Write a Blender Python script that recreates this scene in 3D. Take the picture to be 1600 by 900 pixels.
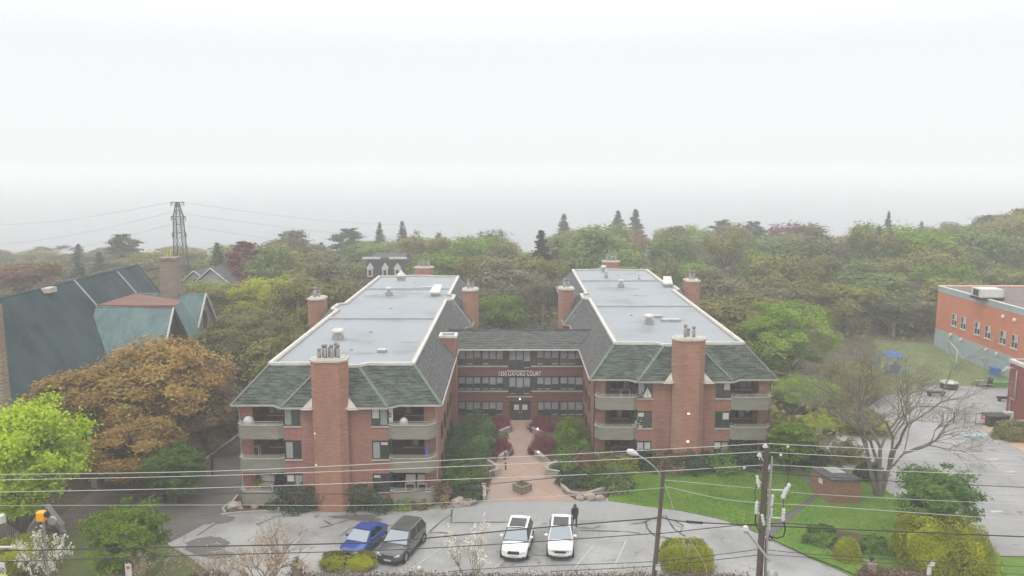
import bpy, bmesh, math, random
import numpy as np
from mathutils import Vector, Matrix, noise

for o in list(bpy.data.objects): bpy.data.objects.remove(o)
scene = bpy.context.scene
COL = scene.collection
R = math.radians

# ------------------------------------------------------------------ camera
CAMZ, PITCH, YAW, FPX = 26.5, R(8.46), R(0.14), 1250.0
camd = bpy.data.cameras.new('camera'); cam = bpy.data.objects.new('camera', camd); COL.objects.link(cam)
camd.sensor_width = 36.0; camd.lens = FPX / 1600 * 36; camd.clip_start = 0.5; camd.clip_end = 14000
cam.location = (0, 0, CAMZ); cam.rotation_euler = (R(90) - PITCH, 0, YAW)
scene.camera = cam

# ------------------------------------------------------------------ world (bright overcast), sun, exposure
world = bpy.data.worlds.new('World'); scene.world = world; world.use_nodes = True
wt = world.node_tree; wn = wt.nodes; wl = wt.links; wn.clear()
out = wn.new('ShaderNodeOutputWorld'); bg = wn.new('ShaderNodeBackground')
SUN_EL, SUN_AZ = R(58), R(215)
sky = wn.new('ShaderNodeTexSky'); sky.sky_type = 'NISHITA'; sky.sun_disc = False
sky.sun_elevation = SUN_EL; sky.sun_rotation = SUN_AZ; sky.dust_density = 4.0; sky.air_density = 1.0
tc = wn.new('ShaderNodeTexCoord'); sp = wn.new('ShaderNodeSeparateXYZ'); wl.new(tc.outputs['Generated'], sp.inputs[0])
cr = wn.new('ShaderNodeValToRGB'); wl.new(sp.outputs['Z'], cr.inputs[0])       # overcast: brighter overhead
e = cr.color_ramp.elements
e[0].position = 0.0; e[0].color = (9.3, 9.45, 9.55, 1)
e[1].position = 0.7; e[1].color = (17.5, 17.6, 17.7, 1)
x = e.new(0.28); x.color = (12.0, 12.1, 12.3, 1)
x = e.new(0.14); x.color = (9.1, 9.25, 9.4, 1)
mx = wn.new('ShaderNodeMix'); mx.data_type = 'RGBA'; mx.inputs[0].default_value = 0.9
wl.new(sky.outputs[0], mx.inputs[6]); wl.new(cr.outputs[0], mx.inputs[7])
wl.new(mx.outputs[2], bg.inputs[0]); bg.inputs[1].default_value = 0.11
wl.new(bg.outputs[0], out.inputs[0])

sd = bpy.data.lights.new('sun', 'SUN'); sd.energy = 0.9; sd.angle = R(14); sd.color = (1.0, 0.965, 0.92)
sun = bpy.data.objects.new('sun', sd); COL.objects.link(sun)
az = SUN_AZ; sv = Vector((math.sin(az) * math.cos(SUN_EL), math.cos(az) * math.cos(SUN_EL), math.sin(SUN_EL)))
sun.rotation_euler = sv.to_track_quat('Z', 'Y').to_euler(); sun.location = (0, 0, 90)
scene.view_settings.view_transform = 'Standard'; scene.view_settings.look = 'None'
scene.view_settings.exposure = 0.0; scene.view_settings.gamma = 1.0; scene.view_settings.use_curve_mapping = False
scene.cycles.use_denoising = True; scene.cycles.max_bounces = 8; scene.cycles.diffuse_bounces = 3
scene.cycles.volume_bounces = 6; scene.cycles.transparent_max_bounces = 6; scene.cycles.transmission_bounces = 2
scene.cycles.use_adaptive_sampling = True; scene.cycles.adaptive_threshold = 0.02
scene.cycles.sample_clamp_indirect = 4.0

# ------------------------------------------------------------------ survey helpers: a sight line met with a height, a distance or the ground
FWD = Vector((-math.sin(YAW) * math.cos(PITCH), math.cos(YAW) * math.cos(PITCH), -math.sin(PITCH)))
RGT = Vector((math.cos(YAW), math.sin(YAW), 0)); UPV = RGT.cross(FWD)
def ray(px, py): return FWD + RGT * ((px - 800) / FPX) - UPV * ((py - 450) / FPX)
def AZ(px, py, z):
    d = ray(px, py); return Vector((0, 0, CAMZ)) + d * ((z - CAMZ) / d.z)
def AY(px, py, Y):
    d = ray(px, py); return Vector((0, 0, CAMZ)) + d * (Y / d.y)
def sstep(a, b, x):
    t = min(1, max(0, (x - a) / (b - a))); return t * t * (3 - 2 * t)
def hgt(x, y):
    z = 0.7 * sstep(59, 69, y)
    z -= 0.032 * max(0, min(y, 330) - 122)
    z += 2.5 * sstep(80, 170, x) * sstep(120, 190, y)
    z -= 8.0 * sstep(290, 340, y)
    return z
def G(px, py, dz=0.0):
    z = 0.0
    for _ in range(40):
        p = AZ(px, py, z + dz); z = 0.5 * z + 0.5 * hgt(p.x, p.y)
    return Vector((p.x, p.y, z))

# ------------------------------------------------------------------ object helpers
ORG = {}
def tag(o, label=None, cat=None, group=None, kind=None):
    if label: o['label'] = label
    if cat: o['category'] = cat
    if group: o['group'] = group
    if kind: o['kind'] = kind
    return o
def thing(name, label, cat, loc=(0, 0, 0), group=None, rz=0.0):
    o = bpy.data.objects.new(name, None); COL.objects.link(o); o.empty_display_size = 0.3
    o.location = loc; o.rotation_euler = (0, 0, rz); ORG[o.name] = Vector(loc)
    return tag(o, label, cat, group)
class MB:
    def __init__(s): s.v = []; s.f = []; s.m = []; s.sm = []
    def add(s, vs, fs, m=0, smooth=False):
        b = len(s.v); s.v += [tuple(v) for v in vs]
        for f in fs: s.f.append([b + i for i in f]); s.m.append(m); s.sm.append(smooth)
        return s
    def box(s, x0, x1, y0, y1, z0, z1, m=0):
        return s.add([(x0,y0,z0),(x1,y0,z0),(x1,y1,z0),(x0,y1,z0),(x0,y0,z1),(x1,y0,z1),(x1,y1,z1),(x0,y1,z1)],
                     [(0,3,2,1),(4,5,6,7),(0,1,5,4),(1,2,6,5),(2,3,7,6),(3,0,4,7)], m)
    def prism(s, poly, z0, z1, m=0, mtop=None, cap=True):
        n = len(poly); vs = [(p[0], p[1], z0) for p in poly] + [(p[0], p[1], z1) for p in poly]
        area = sum(poly[i][0]*poly[(i+1)%n][1]-poly[(i+1)%n][0]*poly[i][1] for i in range(n))
        sd = [(i, (i+1)%n, n+(i+1)%n, n+i) for i in range(n)]; top = tuple(range(n, 2*n)); bot = tuple(range(n-1,-1,-1))
        if area < 0: sd = [t[::-1] for t in sd]; top = top[::-1]; bot = bot[::-1]
        s.add(vs, sd, m)
        if cap: s.add(vs, [top], m if mtop is None else mtop); s.add(vs, [bot], m)
        return s
    def extr(s, pts, d, m=0):   # planar 3d polygon pushed along vector d
        n = len(pts); d = Vector(d); vs = [Vector(p) for p in pts]; vs += [p + d for p in vs]
        nrm = Vector((0,0,0))
        for i in range(n): nrm += vs[i].cross(vs[(i+1)%n])
        fs = [tuple(range(n-1,-1,-1)), tuple(range(n, 2*n))] + [(i, (i+1)%n, n+(i+1)%n, n+i) for i in range(n)]
        if nrm.dot(d) < 0: fs = [f[::-1] for f in fs]
        return s.add(vs, fs, m)
    def quad(s, a, b, c, d, m=0): return s.add([a, b, c, d], [(0,1,2,3)], m)
    def tube(s, pts, r, n=6, m=0, caps=True):
        pts = [Vector(p) for p in pts]; k = len(pts)
        rs = r if isinstance(r, (list, tuple)) else [r]*k
        vs = []; up = None
        for i, p in enumerate(pts):
            t = (pts[min(i+1,k-1)] - pts[max(i-1,0)]);
            t = t.normalized() if t.length > 1e-9 else Vector((0,0,1))
            if up is None: a = t.orthogonal().normalized()
            else:
                a = (up - t*up.dot(t)); a = a.normalized() if a.length > 1e-6 else t.orthogonal().normalized()
            up = a; b = t.cross(a)
            for j in range(n):
                an = 2*math.pi*j/n; vs.append(p + (a*math.cos(an) + b*math.sin(an))*rs[i])
        fs = [(i*n+j, i*n+(j+1)%n, (i+1)*n+(j+1)%n, (i+1)*n+j) for i in range(k-1) for j in range(n)]
        s.add(vs, fs, m, True)
        if caps: s.add(vs[:n], [tuple(range(n-1,-1,-1))], m); s.add(vs[-n:], [tuple(range(n))], m)
        return s
    def lathe(s, c, prof, n=16, m=0, axis='z'):   # prof: (r, h)
        c = Vector(c); vs = []
        for r, h in prof:
            for j in range(n):
                an = 2*math.pi*j/n; q = (r*math.cos(an), r*math.sin(an), h)
                if axis == 'x': q = (h, q[0], q[1])
                if axis == 'y': q = (q[1], h, q[0])
                vs.append(c + Vector(q))
        k = len(prof)
        fs = [(i*n+j, i*n+(j+1)%n, (i+1)*n+(j+1)%n, (i+1)*n+j) for i in range(k-1) for j in range(n)]
        s.add(vs, fs, m, True)
        if prof[0][0] > 1e-6: s.add(vs[:n], [tuple(range(n-1,-1,-1))], m)
        if prof[-1][0] > 1e-6: s.add(vs[-n:], [tuple(range(n))], m)
        return s
    def build(s, name, mats, parent=None, label=None, local=False, bevel=0):
        if not isinstance(mats, (list, tuple)): mats = [mats]
        org = Vector((0,0,0)) if (parent is None or local) else ORG.get(parent.name, Vector((0,0,0)))
        me = bpy.data.meshes.new(name)
        me.from_pydata([(v[0]-org.x, v[1]-org.y, v[2]-org.z) for v in s.v], [], s.f)
        for m in mats: me.materials.append(m)
        me.polygons.foreach_set('material_index', s.m); me.polygons.foreach_set('use_smooth', s.sm); me.update()
        o = bpy.data.objects.new(name, me); COL.objects.link(o)
        if parent is not None: o.parent = parent; ORG[o.name] = org
        if label: o['label'] = label
        if bevel:
            b = o.modifiers.new('bevel', 'BEVEL'); b.width = bevel; b.segments = 2; b.limit_method = 'ANGLE'; b.angle_limit = R(40)
        return o
def rot_box(mb, c, ax, ay, L, W, z0, z1, m=0):   # box centred on c, along ax (unit 2d) by L and ay by W
    c = Vector(c[:2]); ax = Vector(ax); ay = Vector(ay)
    mb.prism([c-ax*L/2-ay*W/2, c+ax*L/2-ay*W/2, c+ax*L/2+ay*W/2, c-ax*L/2+ay*W/2], z0, z1, m)
def children(o): return [c for c in bpy.data.objects if c.parent == o]
def copy_tree(o, kids, parent=None):
    c = o.copy(); COL.objects.link(c)
    if parent is not None: c.parent = parent
    for ch, sub in kids: copy_tree(ch, sub, c)
    return c
def kid_map(o): return [(c, kid_map(c)) for c in children(o)]

# ------------------------------------------------------------------ materials
def NT(name):
    m = bpy.data.materials.new(name); m.use_nodes = True; nt = m.node_tree
    return m, nt, nt.nodes['Principled BSDF']
def S(c): return (c[0], c[1], c[2], 1)
def pm(name, c1, c2=None, scale=3.0, rough=0.8, bump=0.0, metal=0.0, stretch=(1,1,1), lo=0.35, hi=0.65, detail=6, coat=0.0, bscale=None, spec=None):
    m, nt, b = NT(name); N, L = nt.nodes, nt.links
    b.inputs['Roughness'].default_value = rough; b.inputs['Metallic'].default_value = metal
    if coat: b.inputs['Coat Weight'].default_value = coat; b.inputs['Coat Roughness'].default_value = 0.08
    if spec is not None: b.inputs['Specular IOR Level'].default_value = spec
    b.inputs['Base Color'].default_value = S(c1)
    t = N.new('ShaderNodeTexCoord'); mp = N.new('ShaderNodeMapping'); mp.inputs['Scale'].default_value = stretch
    L.new(t.outputs['Object'], mp.inputs[0])
    if c2 is not None:
        n = N.new('ShaderNodeTexNoise'); n.inputs['Scale'].default_value = scale; n.inputs['Detail'].default_value = detail; n.inputs['Roughness'].default_value = 0.62
        L.new(mp.outputs[0], n.inputs['Vector'])
        r = N.new('ShaderNodeValToRGB'); r.color_ramp.elements[0].position = lo; r.color_ramp.elements[1].position = hi
        r.color_ramp.elements[0].color = S(c1); r.color_ramp.elements[1].color = S(c2)
        L.new(n.outputs[0], r.inputs[0]); L.new(r.outputs[0], b.inputs['Base Color'])
    if bump:
        n2 = N.new('ShaderNodeTexNoise'); n2.inputs['Scale'].default_value = bscale or scale*4; n2.inputs['Detail'].default_value = 5
        L.new(mp.outputs[0], n2.inputs['Vector'])
        bp = N.new('ShaderNodeBump'); bp.inputs['Strength'].default_value = bump; bp.inputs['Distance'].default_value = 0.05
        L.new(n2.outputs[0], bp.inputs['Height']); L.new(bp.outputs[0], b.inputs['Normal'])
    return m
def brick(name, c1, c2, mortar, stain=(0.5,0.5,0.5), scale=1.0, amt=0.6, vert=True):
    m, nt, b = NT(name); N, L = nt.nodes, nt.links; b.inputs['Roughness'].default_value = 0.88
    t = N.new('ShaderNodeTexCoord'); s = N.new('ShaderNodeSeparateXYZ'); c = N.new('ShaderNodeCombineXYZ'); a = N.new('ShaderNodeMath')
    L.new(t.outputs['Object'], s.inputs[0]); a.operation = 'ADD'; L.new(s.outputs[0], a.inputs[0]); L.new(s.outputs[1], a.inputs[1])
    L.new(a.outputs[0], c.inputs[0]); L.new(s.outputs[2 if vert else 1], c.inputs[1])
    br = N.new('ShaderNodeTexBrick'); L.new(c.outputs[0], br.inputs[0]); br.inputs['Scale'].default_value = 1.0/scale
    br.inputs['Brick Width'].default_value = 0.23; br.inputs['Row Height'].default_value = 0.08; br.inputs['Mortar Size'].default_value = 0.008
    br.inputs['Color1'].default_value = S(c1); br.inputs['Color2'].default_value = S(c2); br.inputs['Mortar'].default_value = S(mortar)
    n = N.new('ShaderNodeTexNoise'); n.inputs['Scale'].default_value = 0.45; n.inputs['Detail'].default_value = 8; n.inputs['Roughness'].default_value = 0.65
    mp = N.new('ShaderNodeMapping'); mp.inputs['Scale'].default_value = (2.6,2.6,0.55); L.new(t.outputs['Object'], mp.inputs[0]); L.new(mp.outputs[0], n.inputs['Vector'])
    r = N.new('ShaderNodeMapRange'); r.inputs['From Min'].default_value = 0.35; r.inputs['From Max'].default_value = 0.72; r.inputs['To Max'].default_value = amt
    L.new(n.outputs[0], r.inputs[0])
    x = N.new('ShaderNodeMix'); x.data_type = 'RGBA'; L.new(r.outputs[0], x.inputs[0]); L.new(br.outputs['Color'], x.inputs[6]); x.inputs[7].default_value = S(stain)
    n3 = N.new('ShaderNodeTexNoise'); n3.inputs['Scale'].default_value = 1.0; n3.inputs['Detail'].default_value = 6; n3.inputs['Roughness'].default_value = 0.75
    m3 = N.new('ShaderNodeMapping'); m3.inputs['Scale'].default_value = (1.1,1.1,9.0); L.new(t.outputs['Object'], m3.inputs[0]); L.new(m3.outputs[0], n3.inputs['Vector'])
    r3 = N.new('ShaderNodeMapRange'); r3.inputs['From Min'].default_value = 0.3; r3.inputs['From Max'].default_value = 0.7; r3.inputs['To Min'].default_value = 0.66; r3.inputs['To Max'].default_value = 1.28; L.new(n3.outputs[0], r3.inputs[0])
    x3 = N.new('ShaderNodeMix'); x3.data_type = 'RGBA'; x3.blend_type = 'MULTIPLY'; x3.inputs[0].default_value = 1; L.new(x.outputs[2], x3.inputs[6]); L.new(r3.outputs[0], x3.inputs[7])
    L.new(x3.outputs[2], b.inputs['Base Color'])
    bp = N.new('ShaderNodeBump'); bp.inputs['Strength'].default_value = 0.3; bp.inputs['Distance'].default_value = 0.01
    L.new(br.outputs['Fac'], bp.inputs['Height']); bp.invert = True; L.new(bp.outputs[0], b.inputs['Normal'])
    return m
def shingle(name, c1, c2, axis, moss=None, row=0.2):
    # courses follow height (z) on a pitched roof, tabs run along `axis`
    m, nt, b = NT(name); N, L = nt.nodes, nt.links; b.inputs['Roughness'].default_value = 0.9
    t = N.new('ShaderNodeTexCoord'); s = N.new('ShaderNodeSeparateXYZ'); c = N.new('ShaderNodeCombineXYZ')
    L.new(t.outputs['Object'], s.inputs[0]); L.new(s.outputs[axis], c.inputs[0]); L.new(s.outputs[2], c.inputs[1])
    br = N.new('ShaderNodeTexBrick'); L.new(c.outputs[0], br.inputs[0]); br.inputs['Scale'].default_value = 1.0
    br.inputs['Brick Width'].default_value = 0.6; br.inputs['Row Height'].default_value = row; br.inputs['Mortar Size'].default_value = 0.03
    br.inputs['Color1'].default_value = S(c1); br.inputs['Color2'].default_value = S(c2); br.inputs['Mortar'].default_value = S([v*0.3 for v in c1])
    n = N.new('ShaderNodeTexNoise'); n.inputs['Scale'].default_value = 1.3; n.inputs['Detail'].default_value = 10; n.inputs['Roughness'].default_value = 0.7
    mp = N.new('ShaderNodeMapping'); mp.inputs['Scale'].default_value = (0.8,0.8,6.0); L.new(t.outputs['Object'], mp.inputs[0]); L.new(mp.outputs[0], n.inputs['Vector'])
    r = N.new('ShaderNodeMapRange'); r.inputs['From Min'].default_value = 0.44; r.inputs['From Max'].default_value = 0.6; r.inputs['To Max'].default_value = 0.95
    L.new(n.outputs[0], r.inputs[0])
    x = N.new('ShaderNodeMix'); x.data_type = 'RGBA'; L.new(r.outputs[0], x.inputs[0]); L.new(br.outputs['Color'], x.inputs[6]); x.inputs[7].default_value = S(moss or [v*1.5 for v in c2])
    L.new(x.outputs[2], b.inputs['Base Color'])
    bp = N.new('ShaderNodeBump'); bp.inputs['Strength'].default_value = 0.6; bp.inputs['Distance'].default_value = 0.03; bp.invert = True
    L.new(br.outputs['Fac'], bp.inputs['Height']); L.new(bp.outputs[0], b.inputs['Normal'])
    return m
def foliage(name, c1, c2, c3=None, trans=0.3, scale=0.5, hv=0.25):
    # leaf colours: young and old leaf mixed leaf by leaf and bough by bough
    m = bpy.data.materials.new(name); m.use_nodes = True; nt = m.node_tree; N, L = nt.nodes, nt.links; N.clear()
    o = N.new('ShaderNodeOutputMaterial'); g = N.new('ShaderNodeNewGeometry'); t = N.new('ShaderNodeTexCoord'); oi = N.new('ShaderNodeObjectInfo')
    n = N.new('ShaderNodeTexNoise'); n.inputs['Scale'].default_value = scale; n.inputs['Detail'].default_value = 3; L.new(t.outputs['Object'], n.inputs['Vector'])
    a = N.new('ShaderNodeMath'); a.operation = 'MULTIPLY_ADD'; L.new(g.outputs['Random Per Island'], a.inputs[0]); a.inputs[1].default_value = 0.45
    b = N.new('ShaderNodeMath'); b.operation = 'MULTIPLY_ADD'; L.new(n.outputs[0], b.inputs[0]); b.inputs[1].default_value = 1.5; b.inputs[2].default_value = -0.48
    L.new(b.outputs[0], a.inputs[2])
    r = N.new('ShaderNodeValToRGB'); r.color_ramp.elements[0].color = S(c1); r.color_ramp.elements[1].color = S(c2)
    r.color_ramp.elements[0].position = 0.1; r.color_ramp.elements[1].position = 0.75
    if c3: q = r.color_ramp.elements.new(1.0); q.color = S(c3)
    L.new(a.outputs[0], r.inputs[0])
    h = N.new('ShaderNodeHueSaturation'); L.new(r.outputs[0], h.inputs['Color'])
    v = N.new('ShaderNodeMapRange'); L.new(oi.outputs['Random'], v.inputs[0]); v.inputs['To Min'].default_value = 1-hv; v.inputs['To Max'].default_value = 1+hv
    L.new(v.outputs[0], h.inputs['Value'])
    d = N.new('ShaderNodeBsdfDiffuse'); tr = N.new('ShaderNodeBsdfTranslucent'); ms = N.new('ShaderNodeMixShader'); ms.inputs[0].default_value = trans
    L.new(h.outputs[0], d.inputs[0]); L.new(h.outputs[0], tr.inputs[0]); L.new(d.outputs[0], ms.inputs[1]); L.new(tr.outputs[0], ms.inputs[2])
    L.new(ms.outputs[0], o.inputs[0])
    return m
def flat(name, c, rough=0.6, metal=0.0, coat=0.0): return pm(name, c, None, rough=rough, metal=metal, coat=coat)
def emis(name, c, s):
    m, nt, b = NT(name); b.inputs['Emission Color'].default_value = S(c); b.inputs['Emission Strength'].default_value = s; b.inputs['Base Color'].default_value = S(c); return m

M = {}
M['brick'] = brick('facade_brick', (0.225,0.086,0.062), (0.275,0.112,0.082), (0.21,0.145,0.115), (0.36,0.195,0.15))
M['brick_chim'] = brick('chimney_brick', (0.34,0.152,0.098), (0.39,0.182,0.12), (0.30,0.205,0.155), (0.235,0.11,0.078))
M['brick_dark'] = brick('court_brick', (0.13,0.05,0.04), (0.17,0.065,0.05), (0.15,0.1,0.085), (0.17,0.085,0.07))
M['shin_front'] = shingle('mossy_shingle', (0.036,0.046,0.039), (0.062,0.076,0.065), 0, (0.105,0.128,0.108))
M['shin_side'] = shingle('grey_shingle', (0.062,0.064,0.062), (0.088,0.09,0.088), 1, (0.115,0.118,0.115))
M['ridgecap'] = pm('ridge_cap_shingle', (0.11,0.135,0.115), (0.16,0.19,0.165), 4, 0.9)
M['membrane'] = None
M['white'] = pm('white_trim_paint', (0.62,0.60,0.56), (0.48,0.46,0.43), 1.5, 0.6)
M['cream'] = pm('cream_trim_paint', (0.42,0.385,0.33), (0.33,0.30,0.26), 1.5, 0.6)
M['beige'] = pm('beige_panel', (0.235,0.225,0.18), (0.185,0.178,0.145), 0.9, 0.75, stretch=(1,1,3))
M['frame'] = flat('dark_window_frame', (0.05,0.045,0.042), 0.5)
M['dark'] = flat('dark_room', (0.03,0.03,0.032), 0.8)
M['blind'] = pm('pale_blind', (0.52,0.52,0.48), (0.42,0.42,0.4), 1.0, 0.8)
M['blind2'] = pm('grey_court_blind', (0.30,0.30,0.31), (0.20,0.20,0.21), 1.0, 0.8)
M['curtain'] = pm('grey_green_curtain', (0.22,0.24,0.22), (0.3,0.32,0.3), 3, 0.9, stretch=(4,4,0.3))
M['steel'] = pm('galvanised_steel', (0.42,0.42,0.42), (0.3,0.3,0.3), 3, 0.4, metal=0.6)
M['flue'] = pm('weathered_flue_steel', (0.16,0.14,0.13), (0.34,0.33,0.33), 5, 0.45, metal=0.5)
M['cap'] = pm('pale_concrete_cap', (0.52,0.48,0.42), (0.40,0.37,0.33), 2, 0.8)
M['black'] = flat('black_metal', (0.018,0.018,0.018), 0.5)
M['rail'] = flat('pale_green_rail', (0.35,0.38,0.34), 0.4, 0.3)
M['lamp'] = emis('lamp_glow', (1.0,0.93,0.82), 1.1)
M['conc'] = pm('concrete', (0.34,0.32,0.29), (0.26,0.25,0.22), 1.2, 0.85, 0.2)
M['timber'] = pm('weathered_timber', (0.16,0.125,0.09), (0.23,0.19,0.14), 2, 0.9, stretch=(8,1,1))
M['rock'] = pm('pale_rock', (0.40,0.33,0.27), (0.24,0.19,0.16), 1.6, 0.9, 0.6)
M['bark'] = pm('grey_brown_bark', (0.085,0.07,0.055), (0.15,0.125,0.10), 2.5, 0.95, 0.5, stretch=(3,3,0.6))
M['barkd'] = pm('dark_bark', (0.045,0.038,0.032), (0.08,0.066,0.055), 2.5, 0.95)
M['twig'] = pm('pale_twig', (0.20,0.16,0.12), (0.30,0.25,0.19), 2.5, 0.95)
def glass_mat():
    m, nt, b = NT('window_glass'); N, L = nt.nodes, nt.links
    b.inputs['Roughness'].default_value = 0.06; b.inputs['Base Color'].default_value = (0.035,0.038,0.04,1); b.inputs['Specular IOR Level'].default_value = 0.7
    t = N.new('ShaderNodeTexCoord'); n = N.new('ShaderNodeTexNoise'); n.inputs['Scale'].default_value = 0.6; L.new(t.outputs['Object'], n.inputs['Vector'])
    bp = N.new('ShaderNodeBump'); bp.inputs['Strength'].default_value = 0.08; L.new(n.outputs[0], bp.inputs['Height']); L.new(bp.outputs[0], b.inputs['Normal'])
    return m
M['glass'] = glass_mat()
def membrane():
    m, nt, b = NT('roof_membrane'); N, L = nt.nodes, nt.links; b.inputs['Roughness'].default_value = 0.55
    t = N.new('ShaderNodeTexCoord'); mp = N.new('ShaderNodeMapping'); mp.inputs['Scale'].default_value = (1,1,1); L.new(t.outputs['Object'], mp.inputs[0])
    n = N.new('ShaderNodeTexNoise'); n.inputs['Scale'].default_value = 0.2; n.inputs['Detail'].default_value = 8; L.new(mp.outputs[0], n.inputs['Vector'])
    r = N.new('ShaderNodeValToRGB'); e = r.color_ramp.elements
    e[0].position = 0.34; e[0].color = (0.20,0.212,0.222,1); e[1].position = 0.6; e[1].color = (0.275,0.298,0.315,1); q = e.new(0.42); q.color = (0.25,0.272,0.288,1)
    L.new(n.outputs[0], r.inputs[0])
    w = N.new('ShaderNodeTexWave'); w.wave_type = 'BANDS'; w.bands_direction = 'Y'; w.inputs['Scale'].default_value = 0.5; w.inputs['Distortion'].default_value = 0.4; L.new(mp.outputs[0], w.inputs['Vector'])
    g = N.new('ShaderNodeMapRange'); g.inputs['From Min'].default_value = 0.0; g.inputs['From Max'].default_value = 0.03; g.inputs['To Min'].default_value = 0.93; L.new(w.outputs['Fac'], g.inputs[0])
    x = N.new('ShaderNodeMix'); x.data_type = 'RGBA'; x.blend_type = 'MULTIPLY'; x.inputs[0].default_value = 1; L.new(r.outputs[0], x.inputs[6]); L.new(g.outputs[0], x.inputs[7])
    L.new(x.outputs[2], b.inputs['Base Color'])
    return m
M['membrane'] = membrane()

# ------------------------------------------------------------------ haze
hz = MB().box(-4000, 4000, -60, 6000, -18, 32).build('haze', [bpy.data.materials.new('mist')])
hz['kind'] = 'stuff'
hm = hz.data.materials[0]; hm.use_nodes = True; hm.node_tree.nodes.clear()
ho = hm.node_tree.nodes.new('ShaderNodeOutputMaterial'); hv = hm.node_tree.nodes.new('ShaderNodeVolumePrincipled')
hv.inputs['Color'].default_value = (1.0, 1.0, 1.0, 1); hv.inputs['Density'].default_value = 0.0012; hv.inputs['Anisotropy'].default_value = 0.0
hm.node_tree.links.new(hv.outputs[0], ho.inputs['Volume'])

# ================================================================== GROUND
def grid_ground():
    xs = [-4000] + list(range(-900, -120, 40)) + list(range(-120, 141, 2)) + list(range(160, 901, 30)) + [4000]
    ys = list(range(-60, 30, 10)) + list(range(30, 121, 1)) + list(range(122, 200, 4)) + list(range(202, 362, 12)) + [400, 1000, 6000]
    vs = [(x, y, hgt(x, y)) for y in ys for x in xs]; n = len(xs)
    fs = [(j*n+i, j*n+i+1, (j+1)*n+i+1, (j+1)*n+i) for j in range(len(ys)-1) for i in range(n-1)]
    mb = MB(); mb.add(vs, fs, 0, True); return mb
M['soil'] = pm('woodland_floor', (0.055,0.06,0.03), (0.11,0.085,0.055), 0.35, 0.95, 0.4)
M['grass'] = pm('lawn_grass', (0.055,0.145,0.009), (0.16,0.24,0.028), 0.32, 0.95, 0.9, detail=12, bscale=9, lo=.3, hi=.7)
M['grass2'] = pm('rough_grass', (0.07,0.10,0.02), (0.12,0.13,0.04), 0.6, 0.95, 0.6, detail=10, bscale=8)
M['mulch'] = pm('bark_mulch', (0.055,0.032,0.022), (0.11,0.07,0.045), 2.5, 0.95, 0.6)
M['turf'] = pm('play_turf', (0.10,0.14,0.045), (0.16,0.19,0.07), 0.4, 0.95)
def asphalt(name, base, var, crack=True):
    m, nt, b = NT(name); N, L = nt.nodes, nt.links; b.inputs['Roughness'].default_value = 0.82
    t = N.new('ShaderNodeTexCoord')
    n = N.new('ShaderNodeTexNoise'); n.inputs['Scale'].default_value = 0.22; n.inputs['Detail'].default_value = 10; n.inputs['Roughness'].default_value = 0.6; L.new(t.outputs['Object'], n.inputs['Vector'])
    f = N.new('ShaderNodeTexNoise'); f.inputs['Scale'].default_value = 14; f.inputs['Detail'].default_value = 4; L.new(t.outputs['Object'], f.inputs['Vector'])
    r = N.new('ShaderNodeValToRGB'); e = r.color_ramp.elements; e[0].position = 0.3; e[1].position = 0.62
    e[0].color = S([v*(1-var) for v in base]); e[1].color = S(base); L.new(n.outputs[0], r.inputs[0])
    x = N.new('ShaderNodeMix'); x.data_type = 'RGBA'; x.blend_type = 'OVERLAY'; x.inputs[0].default_value = 0.35; L.new(r.outputs[0], x.inputs[6]); L.new(f.outputs[0], x.inputs[7])
    col = x.outputs[2]
    if crack:
        d = N.new('ShaderNodeTexNoise'); d.inputs['Scale'].default_value = 0.8; d.inputs['Detail'].default_value = 5; L.new(t.outputs['Object'], d.inputs['Vector'])
        vm = N.new('ShaderNodeVectorMath'); vm.operation = 'MULTIPLY_ADD'; L.new(d.outputs['Color'], vm.inputs[0]); vm.inputs[1].default_value = (2.5,2.5,0); L.new(t.outputs['Object'], vm.inputs[2])
        v = N.new('ShaderNodeTexVoronoi'); v.feature = 'DISTANCE_TO_EDGE'; v.inputs['Scale'].default_value = 0.23; L.new(vm.outputs[0], v.inputs['Vector'])
        mr = N.new('ShaderNodeMapRange'); mr.inputs['From Min'].default_value = 0.004; mr.inputs['From Max'].default_value = 0.014; mr.inputs['To Min'].default_value = 0.75; mr.inputs['To Max'].default_value = 0
        L.new(v.outputs['Distance'], mr.inputs[0])
        g2 = N.new('ShaderNodeMapRange'); g2.inputs['From Min'].default_value = 0.5; g2.inputs['From Max'].default_value = 0.6; L.new(d.outputs[0], g2.inputs[0])
        mu = N.new('ShaderNodeMath'); mu.operation = 'MULTIPLY'; L.new(mr.outputs[0], mu.inputs[0]); L.new(g2.outputs[0], mu.inputs[1])
        y = N.new('ShaderNodeMix'); y.data_type = 'RGBA'; L.new(mu.outputs[0], y.inputs[0]); L.new(col, y.inputs[6]); y.inputs[7].default_value = (0.09,0.088,0.085,1); col = y.outputs[2]
    L.new(col, b.inputs['Base Color'])
    bp = N.new('ShaderNodeBump'); bp.inputs['Strength'].default_value = 0.25; bp.inputs['Distance'].default_value = 0.02; L.new(f.outputs[0], bp.inputs['Height']); L.new(bp.outputs[0], b.inputs['Normal'])
    return m
M['asph'] = asphalt('old_grey_asphalt', (0.335,0.333,0.32), 0.45)
M['asph_lane'] = asphalt('lane_asphalt', (0.12,0.112,0.10), 0.4, False)
M['asph2'] = asphalt('schoolyard_asphalt', (0.31,0.306,0.30), 0.28)
M['asph_new'] = asphalt('apron_asphalt', (0.29,0.29,0.286), 0.15, False)
M['tar'] = flat('tar_sealant', (0.085,0.083,0.08), 0.7)
M['paint'] = pm('worn_paint', (0.5,0.5,0.48), (0.36,0.36,0.35), 3, 0.8)

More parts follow.
